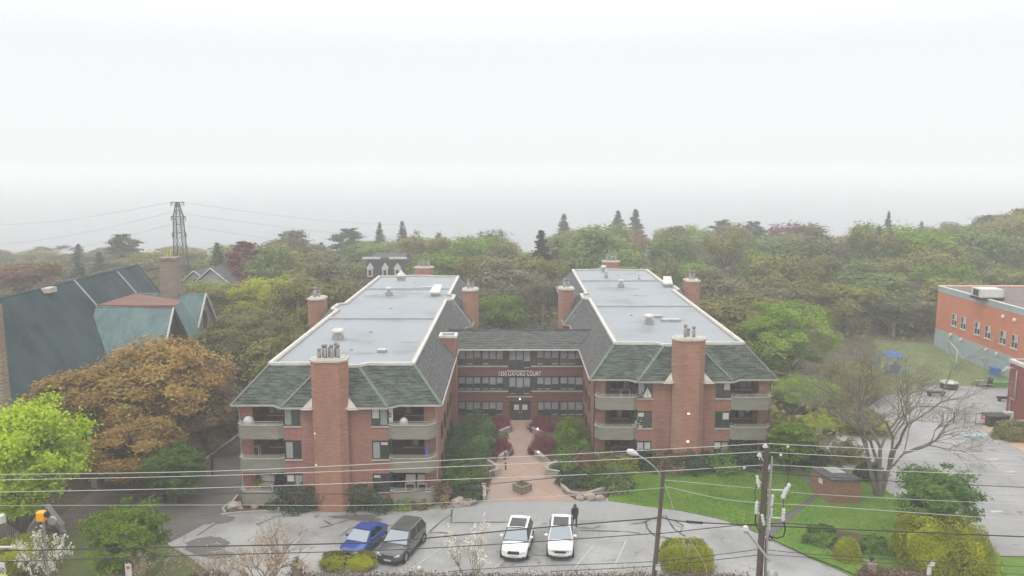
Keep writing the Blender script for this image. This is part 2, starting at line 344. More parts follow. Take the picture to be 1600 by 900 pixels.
def drape(name, poly, dz, mat, curb=0.0, parent=None, flatz=None):
    """a sheet over the terrain, cut on the terrain's own grid lines"""
    bm = bmesh.new(); vs = [bm.verts.new((p[0], p[1], 0)) for p in poly]
    fc = bm.faces.new(vs)
    if fc.normal.z < 0: bmesh.ops.reverse_faces(bm, faces=[fc])
    bmesh.ops.triangulate(bm, faces=bm.faces[:])
    ys = [p[1] for p in poly]; xs = [p[0] for p in poly]
    for y in range(math.ceil(min(ys)), math.ceil(max(ys))):
        if 58 <= y <= 70 or (y % 10) == 0:
            bmesh.ops.bisect_plane(bm, geom=bm.verts[:]+bm.edges[:]+bm.faces[:], plane_co=(0, y, 0), plane_no=(0, 1, 0))
    for x in range(2*math.ceil(min(xs)/2), math.ceil(max(xs)), 2):
        if False: bmesh.ops.bisect_plane(bm, geom=bm.verts[:]+bm.edges[:]+bm.faces[:], plane_co=(x, 0, 0), plane_no=(1, 0, 0))
    for v in bm.verts: v.co.z = hgt(v.co.x, v.co.y) + dz
    if curb:
        r = bmesh.ops.extrude_edge_only(bm, edges=[e for e in bm.edges if e.is_boundary])
        for v in r['geom']:
            if isinstance(v, bmesh.types.BMVert): v.co.z -= curb
    bmesh.ops.recalc_face_normals(bm, faces=bm.faces[:])
    me = bpy.data.meshes.new(name); bm.to_mesh(me); bm.free(); me.materials.append(mat)
    if sum(p.normal.z*p.area for p in me.polygons) < 0: me.flip_normals()
    o = bpy.data.objects.new(name, me); COL.objects.link(o)
    if parent: o.parent = parent
    else: o['kind'] = 'structure'
    return o
def PX(*pts): return [tuple(G(a, b)[:2]) for a, b in pts]
def ribbon(mb, pts, w, dz, step=0.7):
    P = []
    for a, b in zip(pts[:-1], pts[1:]):
        a = Vector(a[:2]); b = Vector(b[:2]); k = max(1, int((b-a).length/step))
        P += [a.lerp(b, i/k) for i in range(k)]
    P.append(Vector(pts[-1][:2])); ws = w if isinstance(w, list) else [w]*len(P)
    vs = []
    for i, p in enumerate(P):
        t = (P[min(i+1,len(P)-1)]-P[max(i-1,0)]).normalized(); nn = Vector((-t.y, t.x)); ww = ws[i % len(ws)]
        for sg in (1, -1):
            q = p + nn*ww/2*sg; vs.append((q.x, q.y, hgt(q.x, q.y)+dz))
    mb.add(vs, [(2*i, 2*i+1, 2*i+3, 2*i+2) for i in range(len(P)-1)])
def kerb(mb, pts, w=0.16, h=0.13, m=0):
    P = []
    for a, b in zip(pts[:-1], pts[1:]):
        a = Vector(a[:2]); b = Vector(b[:2]); k = max(1, int((b-a).length/0.9))
        P += [a.lerp(b, i/k) for i in range(k)]
    P.append(Vector(pts[-1][:2])); vs = []
    for i, p in enumerate(P):
        t = (P[min(i+1,len(P)-1)]-P[max(i-1,0)]).normalized(); nn = Vector((-t.y, t.x)); z = hgt(p.x, p.y)
        for q, zz in ((p+nn*w/2, z-0.1), (p+nn*w/2, z+h), (p-nn*w/2, z+h), (p-nn*w/2, z-0.1)): vs.append((q.x, q.y, zz))
    n = len(P); fs = []
    for i in range(n-1):
        for j in range(3): fs.append((4*i+j, 4*(i+1)+j, 4*(i+1)+j+1, 4*i+j+1))
    fs += [(0,1,2,3), (4*n-1,4*n-2,4*n-3,4*n-4)]
    mb.add(vs, fs, m)

g = grid_ground().build('ground', M['soil']); g['kind'] = 'structure'
w_ = MB().quad((-4000,290,-9.5),(4000,290,-9.5),(4000,6000,-9.5),(-4000,6000,-9.5)).build('water', pm('harbour_water',(0.10,0.12,0.13),(0.12,0.14,0.15),0.02,0.2,0.02,bscale=0.3)); w_['kind'] = 'structure'

LOT = [(-40,25),(40,25)] + PX((1352,905),(1300,884),(1262,868),(1200,842),(1130,815),(1060,800),(1000,793),(948,784),(900,778),(758,778),(706,796),(640,798),(500,798),(345,800))
drape('parking_lot', [(-30,34),(30,34)] + PX((1345,900),(1300,882),(1262,867),(1200,840),(1130,813),(1060,798),(1000,790),(948,781),(900,778),(758,778),(706,794),(640,797),(500,799),(372,803),(345,806)) + PX((262,850),(300,872),(338,905)), 0.02, M['asph'])
drape('lane', PX((232,780),(275,762),(365,690),(440,628),(470,628),(475,700),(420,760),(352,797),(345,806),(262,850),(246,822)), 0.035, M['asph_lane'])
drape('driveway_apron', PX((707,797),(758,778),(945,778),(1003,788),(1068,798),(1140,816),(1095,816),(1060,812),(707,817)), 0.035, M['asph_new'])
LAWN = PX((950,783),(1003,791),(1064,799),(1130,813),(1185,834),(1235,800),(1275,772),(1248,742),(1200,728),(1100,726),(985,730),(965,752))
drape('lawn', LAWN, 0.10, M['grass'], 0.14)
LAWN2 = PX((1204,845),(1262,872),(1300,887),(1352,912)) + [(40,36),(44,44)] + PX((1580,905),(1560,868),(1470,812),(1395,775),(1330,735),(1262,722),(1256,742),(1292,768),(1248,802))
drape('lawn', LAWN2, 0.10, M['grass'], 0.14)
drape('footpath', PX((1185,836),(1204,847),(1252,802),(1292,770),(1256,740),(1236,715),(1212,715),(1244,742),(1275,770),(1233,800)), 0.055, M['asph_lane'])
drape('schoolyard', PX((1322,735),(1395,775),(1470,812),(1562,869),(1640,869)) + [(90,58),(90,100),(70,100)] + PX((1540,603),(1460,600),(1380,620),(1330,655),(1290,700)), 0.02, M['asph2'])
drape('play_field', PX((1380,621),(1460,601),(1540,605),(1580,607)) + [(64,96),(64,116),(55,120)] + PX((1370,560)), 0.035, M['turf'])
drape('grass_verge', PX((1560,872),(1640,872),(1660,930),(1592,930)), 0.06, M['grass'])
drape('side_garden', [(-80,36),(-28,36)] + PX((336,903),(300,874),(262,850),(246,822),(232,782),(150,815),(60,850),(-80,900)), 0.03, M['grass2'])
drape('church_slope', PX((232,780),(275,762),(365,690),(440,628),(380,620),(300,680),(180,760)), 0.02, M['mulch'])
drape('church_path', PX((64,826),(110,831),(238,745),(214,736),(165,752)), 0.045, pm('reddish_path', (0.12,0.085,0.07), (0.17,0.12,0.10), 1.5, 0.9))
k = MB(); kerb(k, PX((345,806),(372,803),(420,800),(500,797),(640,795),(706,793)), 0.22, 0.17)
kerb(k, PX((352,803),(348,797),(364,786),(372,776)), 0.2, 0.2)
kerb(k, PX((338,903),(300,873),(262,850),(246,822),(234,784)), 0.14, 0.08)
k.build('kerb', M['conc'])['kind'] = 'structure'
k = MB(); kerb(k, PX((234,783),(275,764),(365,690),(438,630)), 0.3, 0.34); 
tag(k.build('retaining_kerb', M['conc']), 'long low concrete kerb wall along the church side of the lane', 'low wall')
k = MB(); kerb(k, PX((1190,838),(1262,871),(1302,886),(1352,908)), 0.16, 0.10); k.build('kerb', M['conc'])['kind'] = 'structure'

# brick walkway: diamond pattern pavers
def paver():
    m, nt, b = NT('pink_pavers'); N, L = nt.nodes, nt.links; b.inputs['Roughness'].default_value = 0.85
    t = N.new('ShaderNodeTexCoord'); mp = N.new('ShaderNodeMapping'); mp.inputs['Rotation'].default_value = (0,0,R(45)); L.new(t.outputs['Object'], mp.inputs[0])
    br = N.new('ShaderNodeTexBrick'); br.offset = 0.0; br.inputs['Scale'].default_value = 1; br.inputs['Brick Width'].default_value = 2.1; br.inputs['Row Height'].default_value = 2.1; br.inputs['Mortar Size'].default_value = 0.06
    br.inputs['Color1'].default_value = (0.36,0.235,0.18,1); br.inputs['Color2'].default_value = (0.31,0.205,0.16,1); br.inputs['Mortar'].default_value = (0.27,0.185,0.15,1); L.new(mp.outputs[0], br.inputs[0])
    n = N.new('ShaderNodeTexNoise'); n.inputs['Scale'].default_value = 0.5; n.inputs['Detail'].default_value = 8; L.new(t.outputs['Object'], n.inputs['Vector'])
    r = N.new('ShaderNodeMapRange'); r.inputs['From Min'].default_value = 0.4; r.inputs['From Max'].default_value = 0.65; r.inputs['To Max'].default_value = 0.6; L.new(n.outputs[0], r.inputs[0])
    x = N.new('ShaderNodeMix'); x.data_type = 'RGBA'; L.new(r.outputs[0], x.inputs[0]); L.new(br.outputs['Color'], x.inputs[6]); x.inputs[7].default_value = (0.29,0.245,0.22,1)
    L.new(x.outputs[2], b.inputs['Base Color']); return m
M['paver'] = paver()
drape('walkway', PX((758,784),(770,745),(772,722),(792,700),(796,657),(832,657),(838,700),(862,722),(868,745),(905,784)), 0.05, M['paver'])
# planted beds with soil
drape('garden_bed', PX((700,792),(757,782),(766,745),(776,722),(790,700),(796,660),(700,655),(680,700),(690,770)), 0.09, M['mulch'], 0.1)
drape('garden_bed', PX((900,782),(945,779),(975,745),(930,690),(918,655),(833,660),(838,700),(864,722),(868,745),(880,770)), 0.09, M['mulch'], 0.1)
drape('garden_bed', PX((350,800),(372,800),(420,797),(500,795),(640,793),(700,790),(695,765),(600,762),(480,762),(372,778)), 0.07, M['mulch'], 0.1)
drape('shrub_bed', PX((945,757),(985,732),(1100,729),(1200,731),(1228,722),(1228,700),(930,700),(925,740)), 0.07, M['mulch'], 0.1)
drape('flower_bed', PX((1262,842),(1290,858),(1330,872),(1366,866),(1390,855),(1370,842),(1320,832),(1280,830)), 0.13, M['mulch'], 0.05)

# markings and sealed cracks
mk = MB()
for a, b in (((706,845),(640,892)), ((800,866),(770,890)), ((928,852),(898,888)), ((978,846),(960,886)), ((1046,840),(1034,880)), ((470,838),(430,885))):
    ribbon(mk, PX(a, b), 0.09, 0.045)
for a, b in (((1470,770),(1700,775)), ((1530,682),(1595,684)), ((1490,668),(1570,670)), ((1540,700),(1640,703)), ((1520,718),(1660,722)), ((1470,655),(1540,668)), ((1510,640),(1574,655))):
    ribbon(mk, PX(a, b), 0.11, 0.045)
for c in ((1552,718),(1560,690),(1578,738),(1556,800),(1482,632),(1498,634),(1478,640)):
    p = G(*c); rot_box(mk, p, (1,0.15), (-0.15,1), 1.0, 0.3, p.z+0.03, p.z+0.045)
mk.build('painted_markings', M['paint'])['kind'] = 'structure'
bl = MB(); p = G(1521,680); rot_box(bl, p, (1,0.1), (-0.1,1), 2.0, 1.1, p.z+0.03, p.z+0.05)
p2 = G(1533,681); rot_box(bl, p2, (1,0.5), (-0.5,1), 1.6, 0.3, p.z+0.03, p.z+0.048)
bl.build('painted_accessible_bay', pm('pale_blue_paint', (0.33,0.48,0.49), (0.42,0.53,0.54), 3, 0.8))['kind'] = 'structure'
tr = MB(); rng = random.Random(5)
CR = [[(545,812),(580,812),(600,822),(640,826)], [(520,820),(548,812),(560,806),(590,806)], [(590,806),(578,816),(545,828),(530,838)], [(500,826),(520,821),(505,814)], [(560,806),(552,800),(558,796)],
      [(670,830),(690,812),(706,805)], [(668,834),(695,832),(716,838)], [(706,797),(707,818)], [(707,818),(820,816)], [(1008,815),(1012,826),(1024,838),(1050,842)], [(985,820),(1008,818),(1020,810),(1040,806)],
      [(1038,806),(1052,828),(1070,840)], [(1050,812),(1066,822),(1062,832)], [(1012,830),(1030,842),(1100,842)], [(905,826),(930,826),(940,822)], [(905,830),(980,832),(1000,834)], [(310,838),(330,822),(345,815)], [(318,862),(335,858),(350,862)],
      [(835,868),(848,870),(862,868)], [(290,800),(362,727),(372,718)], [(290,810),(330,812),(352,806)], [(400,820),(430,808),(470,806)]]
for c in CR:
    pts = PX(*c); j = [(p[0]+rng.uniform(-.12,.12), p[1]+rng.uniform(-.12,.12)) for p in pts]
    ribbon(tr, j, [rng.uniform(0.04,0.17) for _ in range(9)], 0.05, 0.35)
tr.build('sealed_cracks', M['tar'])['kind'] = 'structure'
# damp patches on the old asphalt (worn, dark, irregular)
def blob(px, py, rx, ry, n=26, seed=0):
    c = G(px, py); return [(c.x+rx*math.cos(a)*(1+0.45*noise.noise(Vector((math.cos(a)*2.3, math.sin(a)*2.3, seed*3.1)))), c.y+ry*math.sin(a)*(1+0.5*noise.noise(Vector((math.cos(a)*3.1, math.sin(a)*3.1, seed*5.7+2))))) for a in [2*math.pi*i/n for i in range(n)]]
for i, (a, b, rx, ry) in enumerate(((322,852,1.5,1.3),(335,812,1.5,0.8),(552,808,1.6,0.35),(574,812,1.2,0.3),(340,868,1.2,.5))):
    drape('damp_patch', blob(a, b, rx, ry, seed=i), 0.041+0.001*i, asphalt('worn_dark_asphalt', (0.13,0.128,0.12), 0.3, False) if i == 0 else bpy.data.materials['worn_dark_asphalt'])

# ================================================================== THE APARTMENT BUILDING
bld = thing('apartment_building', 'three storey red brick apartment building with two long flat-roofed wings joined by a court block', 'building', (0, 80, 0))
LV = [0.57, 3.27, 5.97]; EZ, RZ = 8.35, 11.15
W, D = 16.4, 57.5
def window(mb, fr, x0, x1, z0, z1, y, n=2, style='mixed', rng=random, face=-1, axis='x'):
    """frame bars proud of the wall, glass set back, blinds or curtains behind the glass line; axis x: window faces -y"""
    def b(a0, a1, d0, d1, c0, c1, m, t):
        lo, hi = sorted((y+face*d0, y+face*d1))
        if axis == 'x': t.box(a0, a1, lo, hi, c0, c1, m)
        else: t.box(lo, hi, a0, a1, c0, c1, m)
    b(x0, x1, -0.02, 0.02, z0, z1, 0, mb)                      # glass
    w = (x1-x0)/n
    for i in range(n+1):
        c = x0+i*w; b(max(x0,c-0.035), min(x1,c+0.035), 0.0, 0.07, z0, z1, 0, fr)
    for zz in (z0, z1-0.07): b(x0+0.035, x1-0.035, 0.0, 0.068, zz, zz+0.07, 0, fr)
    for i in range(n):
        c0, c1 = x0+i*w+0.06, x0+(i+1)*w-0.06; s = rng.random()
        if style == 'court':
            b(c0, c1, 0.02, 0.035, z0+(z1-z0)*rng.choice((0.42,0.5,0.46)), z1-0.08, 1, mb)
            if rng.random() < 0.6: b(c0+0.03, c1-0.03, 0.02, 0.034, z0+0.1, z0+0.22, 1, mb)
        elif s < 0.35: b(c0, c1, 0.02, 0.035, z1-(z1-z0)*rng.uniform(0.2,0.6), z1-0.08, 1, mb)
        elif s < 0.6: b(c0, c1, 0.02, 0.035, z0+0.08, z1-0.08, 2, mb)
WM = [M['glass'], M['blind'], M['curtain']]
def wing(xe, ye, sideL, sideR, seed, extra):
    rng = random.Random(seed)
    X = lambda a: xe + a
    Y = lambda b: ye + b
    # eave and parapet outlines run counter-clockwise from the front left corner, bump for bump
    cL, cR = sideL, sideR; cx = W/2
    eave = [(0,0),(cx-4.9,0),(cx-4.13,-0.75),(cx+4.13,-0.75),(cx+4.9,0),(W,0),
            (W,cR-4.9),(W+0.75,cR-4.13),(W+0.75,cR+4.1),(W,cR+4.9),(W,D),
            (cx+4.9,D),(cx+4.13,D+.75),(cx-4.13,D+.75),(cx-4.9,D),(0,D),
            (0,cL+4.9),(-0.75,cL+4.1),(-0.75,cL-4.13),(0,cL-4.9)]
    a, f = 2.4, 2.35; bk = D-2.35
    par = [(a,f),(cx-2.15,f),(cx-1.5,f-.75),(cx+1.5,f-.75),(cx+2.15,f),(W-a,f),
           (W-a,cR-2.15),(W-a+.75,cR-1.5),(W-a+.75,cR+1.5),(W-a,cR+2.15),(W-a,bk),
           (cx+2.15,bk),(cx+1.5,bk+.75),(cx-1.5,bk+.75),(cx-2.15,bk),(a,bk),
           (a,cL+2.15),(a-.75,cL+1.5),(a-.75,cL-1.5),(a,cL-2.15)]
    eave = [(X(p), Y(q)) for p, q in eave]; par = [(X(p), Y(q)) for p, q in par]; n = len(eave)
    # --- pitched skirts of shingles
    rf = MB(); caps_ = []
    for i in range(n):
        j = (i+1) % n; front = i < 5 or 10 <= i < 15
        e0, e1, p0, p1 = eave[i], eave[j], par[i], par[j]
        rf.add([(e0[0],e0[1],EZ),(e1[0],e1[1],EZ),(p1[0],p1[1],RZ-0.12),(p0[0],p0[1],RZ-0.12)], [(0,1,2,3)], 0 if front else 1)
    for i in (0, 2, 3, 5, 7, 8, 10, 15, 17, 18):
        e0, p0 = eave[i], par[i]; A = Vector((e0[0],e0[1],EZ+0.03)); B = Vector((p0[0],p0[1],RZ-0.10))
        t = (B-A).normalized(); s = t.cross(Vector((0,0,1))).normalized()*0.14
        cp = MB(); caps_.append(cp)
        cp.add([A-s+Vector((0,0,-.02)), A+Vector((0,0,.04)), A+s+Vector((0,0,-.02)), B-s+Vector((0,0,-.02)), B+Vector((0,0,.04)), B+s+Vector((0,0,-.02))], [(0,1,4,3),(1,2,5,4)])
    roof = rf.build('pitched_roof', [M['shin_front'], M['shin_side']], bld)
    for cp in caps_: cp.build('ridge_cap', M['ridgecap'], roof)
    # --- fascia / gutter, soffit
    gt = MB()
    for i in range(n):
        j = (i+1) % n; A = Vector(eave[i]); B = Vector(eave[j]); t = (B-A).normalized(); nn = Vector((t.y, -t.x))
        gt.prism([A, B, B+nn*0.1, A+nn*0.1][::1], EZ-0.15, EZ-0.02, 0)
    c = Vector((X(cx), Y(D/2)))
    gt.build('eave_gutter', M['cream'], roof)
    sf = MB(); ins = [(p[0]+(0.02 if p[0] < c.x else -0.02), p[1]+(0.02 if p[1] < c.y else -0.02)) for p in eave]
    sf.prism(ins, EZ-0.14, EZ-0.06, 0); sf.build('soffit', M['cream'], roof)
    # --- flat roof, parapet, dividers
    fl = MB(); fl.add([(p[0],p[1],RZ-0.22) for p in par], [tuple(range(n))], 0); froof = fl.build('flat_roof', M['membrane'], bld)
    pr = MB()
    def offs(poly, d):
        out = []
        for i in range(len(poly)):
            p, q, r_ = Vector(poly[i-1]), Vector(poly[i]), Vector(poly[(i+1) % len(poly)])
            t1, t2 = (q-p).normalized(), (r_-q).normalized(); n1, n2 = Vector((t1.y,-t1.x)), Vector((t2.y,-t2.x))
            b = (n1+n2); b = b/ max(0.2, b.dot(n1)); out.append(tuple(q + b*d))
        return out
    o1, o2 = offs(par, 0.10), offs(par, -0.16); i1, i2 = offs(par, -0.16), offs(par, -0.34)
    for oo, ii, zt, zb in ((o1, o2, RZ, RZ-0.3), (i1, i2, RZ-0.05, RZ-0.26)):
        for i in range(n):
            j = (i+1) % n
            pr.add([(oo[i][0],oo[i][1],zb),(oo[j][0],oo[j][1],zb),(oo[j][0],oo[j][1],zt),(oo[i][0],oo[i][1],zt),(ii[i][0],ii[i][1],zb),(ii[j][0],ii[j][1],zb),(ii[j][0],ii[j][1],zt),(ii[i][0],ii[i][1],zt)],
                   [(0,1,2,3),(3,2,6,7),(5,4,7,6)], 0 if zt == RZ else 1)
    pr.build('parapet', [M['white'], M['cream']], froof)
    dv = MB()
    for s in (19.7, 40.6): MB().box(X(a+.3), X(W-a-.3), Y(f+s)-0.16, Y(f+s)+0.16, RZ-0.22, RZ-0.03).build('roof_divider', pm('divider_flashing', (0.28,0.30,0.31),(0.36,0.38,0.39),1,0.6) if 'divider_flashing' not in bpy.data.materials else bpy.data.materials['divider_flashing'], froof)
    # --- walls
    wl_ = MB(); wx0, wx1, wy0, wy1 = X(0.5), X(W-0.5), Y(0.5), Y(D-0.5)
    t = 0.3; zt = EZ-0.1
    pierL, pierR, b0, b1 = 0.95, 0.95, cx-4.1, cx+4.1       # piers, projecting central bay from b0 to b1
    bayY = Y(-0.35)
    wl_.box(wx0, X(pierL+0.5), wy0, Y(2.6), 0, zt); wl_.box(X(W-pierR-0.5), wx1, wy0, Y(2.6), 0, zt)
    wl_.box(X(b0+1.35), X(b1-1.35), bayY, Y(2.4), 0, zt)       # brick centre of the bay
    for L_ in LV:                                              # brick bands below and above the bay windows
        for (p, q) in ((b0, b0+1.35), (b1-1.35, b1)):
            wl_.box(X(p), X(q), bayY+0.001, bayY+0.3, L_-0.42, L_+0.75)
    for (p, q) in ((b0, b0+1.35), (b1-1.35, b1)): wl_.box(X(p), X(q), bayY+0.001, bayY+0.3, 0, LV[0]-0.42)
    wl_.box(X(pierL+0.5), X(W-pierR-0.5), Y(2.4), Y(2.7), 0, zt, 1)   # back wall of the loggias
    # side walls, with outward bays around the side chimneys
    wl_.box(wx0, wx0+t, Y(2.6), wy1, 0, zt); wl_.box(wx1-t, wx1, Y(2.6), wy1, 0, zt); wl_.box(wx0, wx1, wy1-t, wy1-0.001, 0, zt)
    wl_.box(wx0-0.7, wx0+0.01, Y(cL-3.9), Y(cL+3.9), 0, zt); wl_.box(wx1-0.01, wx1+0.7, Y(cR-3.9), Y(cR+3.9), 0, zt)
    wl_.build('wall', [M['brick'], M['brick_dark']], bld)
    # --- front windows of the bay, with glazed return
    for li, L_ in enumerate(LV):
        for side, (p, q) in enumerate(((b0+0.06, b0+1.33), (b1-1.33, b1-0.06))):
            gm, fm = MB(), MB(); z0, z1 = L_+0.75, min(L_+2.2, zt-0.02)
            window(gm, fm, X(p), X(q), z0, z1, bayY+0.12, 2, 'mixed', rng)
            xr = X(b0+0.06) if side == 0 else X(b1-0.06)
            window(gm, fm, bayY+0.14, Y(1.2), z0, z1, xr, 2, 'mixed', rng, face=-1 if side == 0 else 1, axis='y')
            w_ = gm.build('window', WM, bld); fm.build('window_frame', M['frame'], w_)
            sm_ = MB().box(X(p)-0.05, X(q)+0.1, bayY-0.10, bayY+0.05, z0-0.10, z0-0.002); sm_.build('sill', M['cream'], w_)
            # low wall of the return
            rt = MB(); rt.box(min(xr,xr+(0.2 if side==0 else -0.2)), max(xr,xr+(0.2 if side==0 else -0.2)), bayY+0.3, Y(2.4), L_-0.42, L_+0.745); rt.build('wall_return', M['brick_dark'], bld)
        # --- loggia slabs, back windows and balconies
        for side, (p, q) in enumerate(((pierL+0.5-0.05, b0), (b1, W-pierR-0.5+0.05))):
            bp = [(p-0.9, 0.45), (p-0.9, -0.05), (p-0.45, -0.62), (q-0.35, -0.62), (q+0.0, -0.05 if False else -0.36)] if side == 0 else [(p, -0.36), (p+0.35, -0.62), (q+0.45, -0.62), (q+0.9, -0.05), (q+0.9, 0.45)]
            pts = [Vector((X(u), Y(v))) for u, v in bp]
            ctr_ = Vector((X((p+q)/2), Y(.5))); bm_ = MB(); bm_.prism([tuple(ctr_+(v-ctr_)*.95) for v in pts] + ([(X(q), Y(2.4)), (X(p), Y(2.4)), (X(p), Y(0.45))] if side == 0 else [(X(q), Y(0.45)), (X(q), Y(2.4)), (X(p), Y(2.4))]), L_-0.1, L_+0.12)
            bal = bm_.build('balcony', M['beige'], bld)
            pw, tp, rl = MB(), MB(), MB()
            for i in range(len(pts)-1):
                A, B = pts[i], pts[i+1]; tt = (B-A).normalized(); nn = Vector((-tt.y, tt.x))
                if nn.dot(Vector((c.x, c.y))-A) < 0: nn = -nn
                e = tt*0.02
                pw.prism([A, B, B+nn*0.14, A+nn*0.14], L_-0.24, L_+0.86)
                tp.prism([A-nn*0.05-e, B-nn*0.05+e, B+nn*0.18+e, A+nn*0.18-e], L_+0.86, L_+0.93)
                A3 = Vector((A.x+nn.x*0.07, A.y+nn.y*0.07, 0)); B3 = Vector((B.x+nn.x*0.07, B.y+nn.y*0.07, 0))
                for hh in (1.03, 1.16): rl.tube([A3+Vector((0,0,L_+hh)), B3+Vector((0,0,L_+hh))], 0.022, 5)
                kk = max(1, round((B-A).length/1.1))
                for u in range(kk+1):
                    q3 = A3.lerp(B3, u/kk); rl.tube([q3+Vector((0,0,L_+0.93)), q3+Vector((0,0,L_+1.17))], 0.02, 5)
            pw.build('balcony_wall', M['beige'], bal); tp.build('balcony_coping', M['cream'], bal); rl.build('balcony_rail', M['rail'], bal)
            gm, fm = MB(), MB()
            wa, wb = X(p+0.75), X(q-0.35)
            if side == 1: wa, wb = X(p+0.9), X(q-0.15)
            window(gm, fm, wa, wb, L_+0.85, L_+2.1, Y(2.4)-0.05, 3, 'mixed', rng)
            w_ = gm.build('window', WM, bld); fm.build('window_frame', M['frame'], w_); MB().box(wa-.05, wb+.05, Y(2.4)-0.16, Y(2.4)-0.01, L_+0.74, L_+0.845).build('sill', M['cream'], w_)
    # --- side windows
    for L_ in LV:
        for s in (4.5, 7.5, 10.5, 13.5, 17, 21, 25, 42, 46, 50, 53):
            for side in (0, 1):
                gm, fm = MB(), MB(); xw = wx0-0.03 if side == 0 else wx1+0.03
                window(gm, fm, Y(s), Y(s+1.1), L_+0.7, min(L_+2.0, zt-.05), xw, 2, 'mixed', rng, face=-1 if side == 0 else 1, axis='y')
                if (side == 1 and xe < 0) or (side == 0 and xe > 0):
                    if s > 13.5: continue
                w_ = gm.build('window', WM, bld); fm.build('window_frame', M['frame'], w_)
    # --- chimneys
    def chimney(cx_, cy_, along, nfl, top=12.2, fz=(0.65,1.15), shift=0):
        hw, hd, ch = 1.36, 0.9, 0.5
        oc = [(-hw+ch,-hd),(hw-ch,-hd),(hw,-hd+ch),(hw,hd-ch),(hw-ch,hd),(-hw+ch,hd),(-hw,hd-ch),(-hw,-hd+ch)]
        if along == 'y': oc = [(-v, u) for u, v in oc]
        cm = MB().prism([(cx_+u, cy_+v) for u, v in oc], 0, top-0.22); ch_ = cm.build('chimney', M['brick_chim'], bld)
        k1, k2 = 1.04, 1.0; cc = MB().prism([(cx_+u*1.07, cy_+v*1.1) for u, v in oc], top-0.22, top-0.08); cc.prism([(cx_+u*.9, cy_+v*.86) for u, v in oc], top-0.08, top, 0)
        cc.build('chimney_cap', M['cap'], ch_)
        for i in range(nfl):
            u = (i-(nfl-1)/2)*(0.24 if nfl > 5 else 0.36); v = (0.26 if i % 2 else -0.22)
            if along == 'y': u, v = v, u
            h = rng.uniform(*fz); fm = MB(); fm.lathe((cx_+u, cy_+v, top-0.02), [(0.15,0),(0.15,h*.7),(0.10,h*.72),(0.10,h*.85),(0.17,h*.86),(0.16,h),(0.04,h+0.05)], 10)
            fm.build('flue', M['flue'], ch_)
        return ch_
    fc = chimney(X(cx+extra['cdx']), Y(-0.3), 'x', extra['nf'])
    chimney(X(-0.25), Y(cL), 'y', 3); chimney(X(W+0.35), Y(cR), 'y', 3); chimney(X(cx+0.5), Y(D+0.3), 'x', 5)
    xc = X(cx+extra['cdx'])
    # pale cheeks where the eave meets the front chimney
    for s in (-1, 1):
        ck = MB(); x0 = xc+s*1.38; x1 = xc+s*2.2
        ck.extr([(x0, Y(-0.86), EZ-0.22), (x1, Y(-0.86), EZ-0.22), (x0, Y(-0.86)+0.55, EZ+0.62)], (0,0.12,0)); ck.extr([(x0,Y(-0.9),EZ-0.2),(x1,Y(-0.9),EZ-0.2),(x0,Y(-0.3),EZ+0.65)], (0,0.0,0.05))
        ck.build('chimney_flashing', M['cap'], roof)
    for (px_, pz_) in extra['lights']:
        lm = MB().box(xc+px_-0.1, xc+px_+0.1, Y(-0.3)-0.98 if abs(px_) < 0.7 else Y(-0.3)-0.62, Y(-0.3)-0.8 if abs(px_) < 0.7 else Y(-0.3)-0.4, pz_-0.06, pz_+0.06)
        lm.build('wall_lamp', M['lamp'], bld)
    # downpipes at the corners
    for xx in (X(0.46), X(W-0.46)):
        d = MB().tube([(xx, Y(0.05), EZ-0.2), (xx, Y(0.42), EZ-0.6), (xx, Y(0.42), 0.3)], 0.05, 6); d.build('downpipe', M['frame'] if xe > 0 else M['cream'], bld)
    return froof

XL = AZ(361,632,EZ).x; XR = AZ(921,590,EZ).x
fr = wing(XL, 60.3, 29.2, 35.8, 3, dict(cdx=-0.35, nf=7, lights=[(-1.1,6.3),(0.95,6.3),(-1.1,3.75),(0.95,3.75)]))
fr2 = wing(XR, 68.0, 29.1, 36.2, 8, dict(cdx=0.25, nf=3, lights=[(0,5.6),(0,3.1)]))

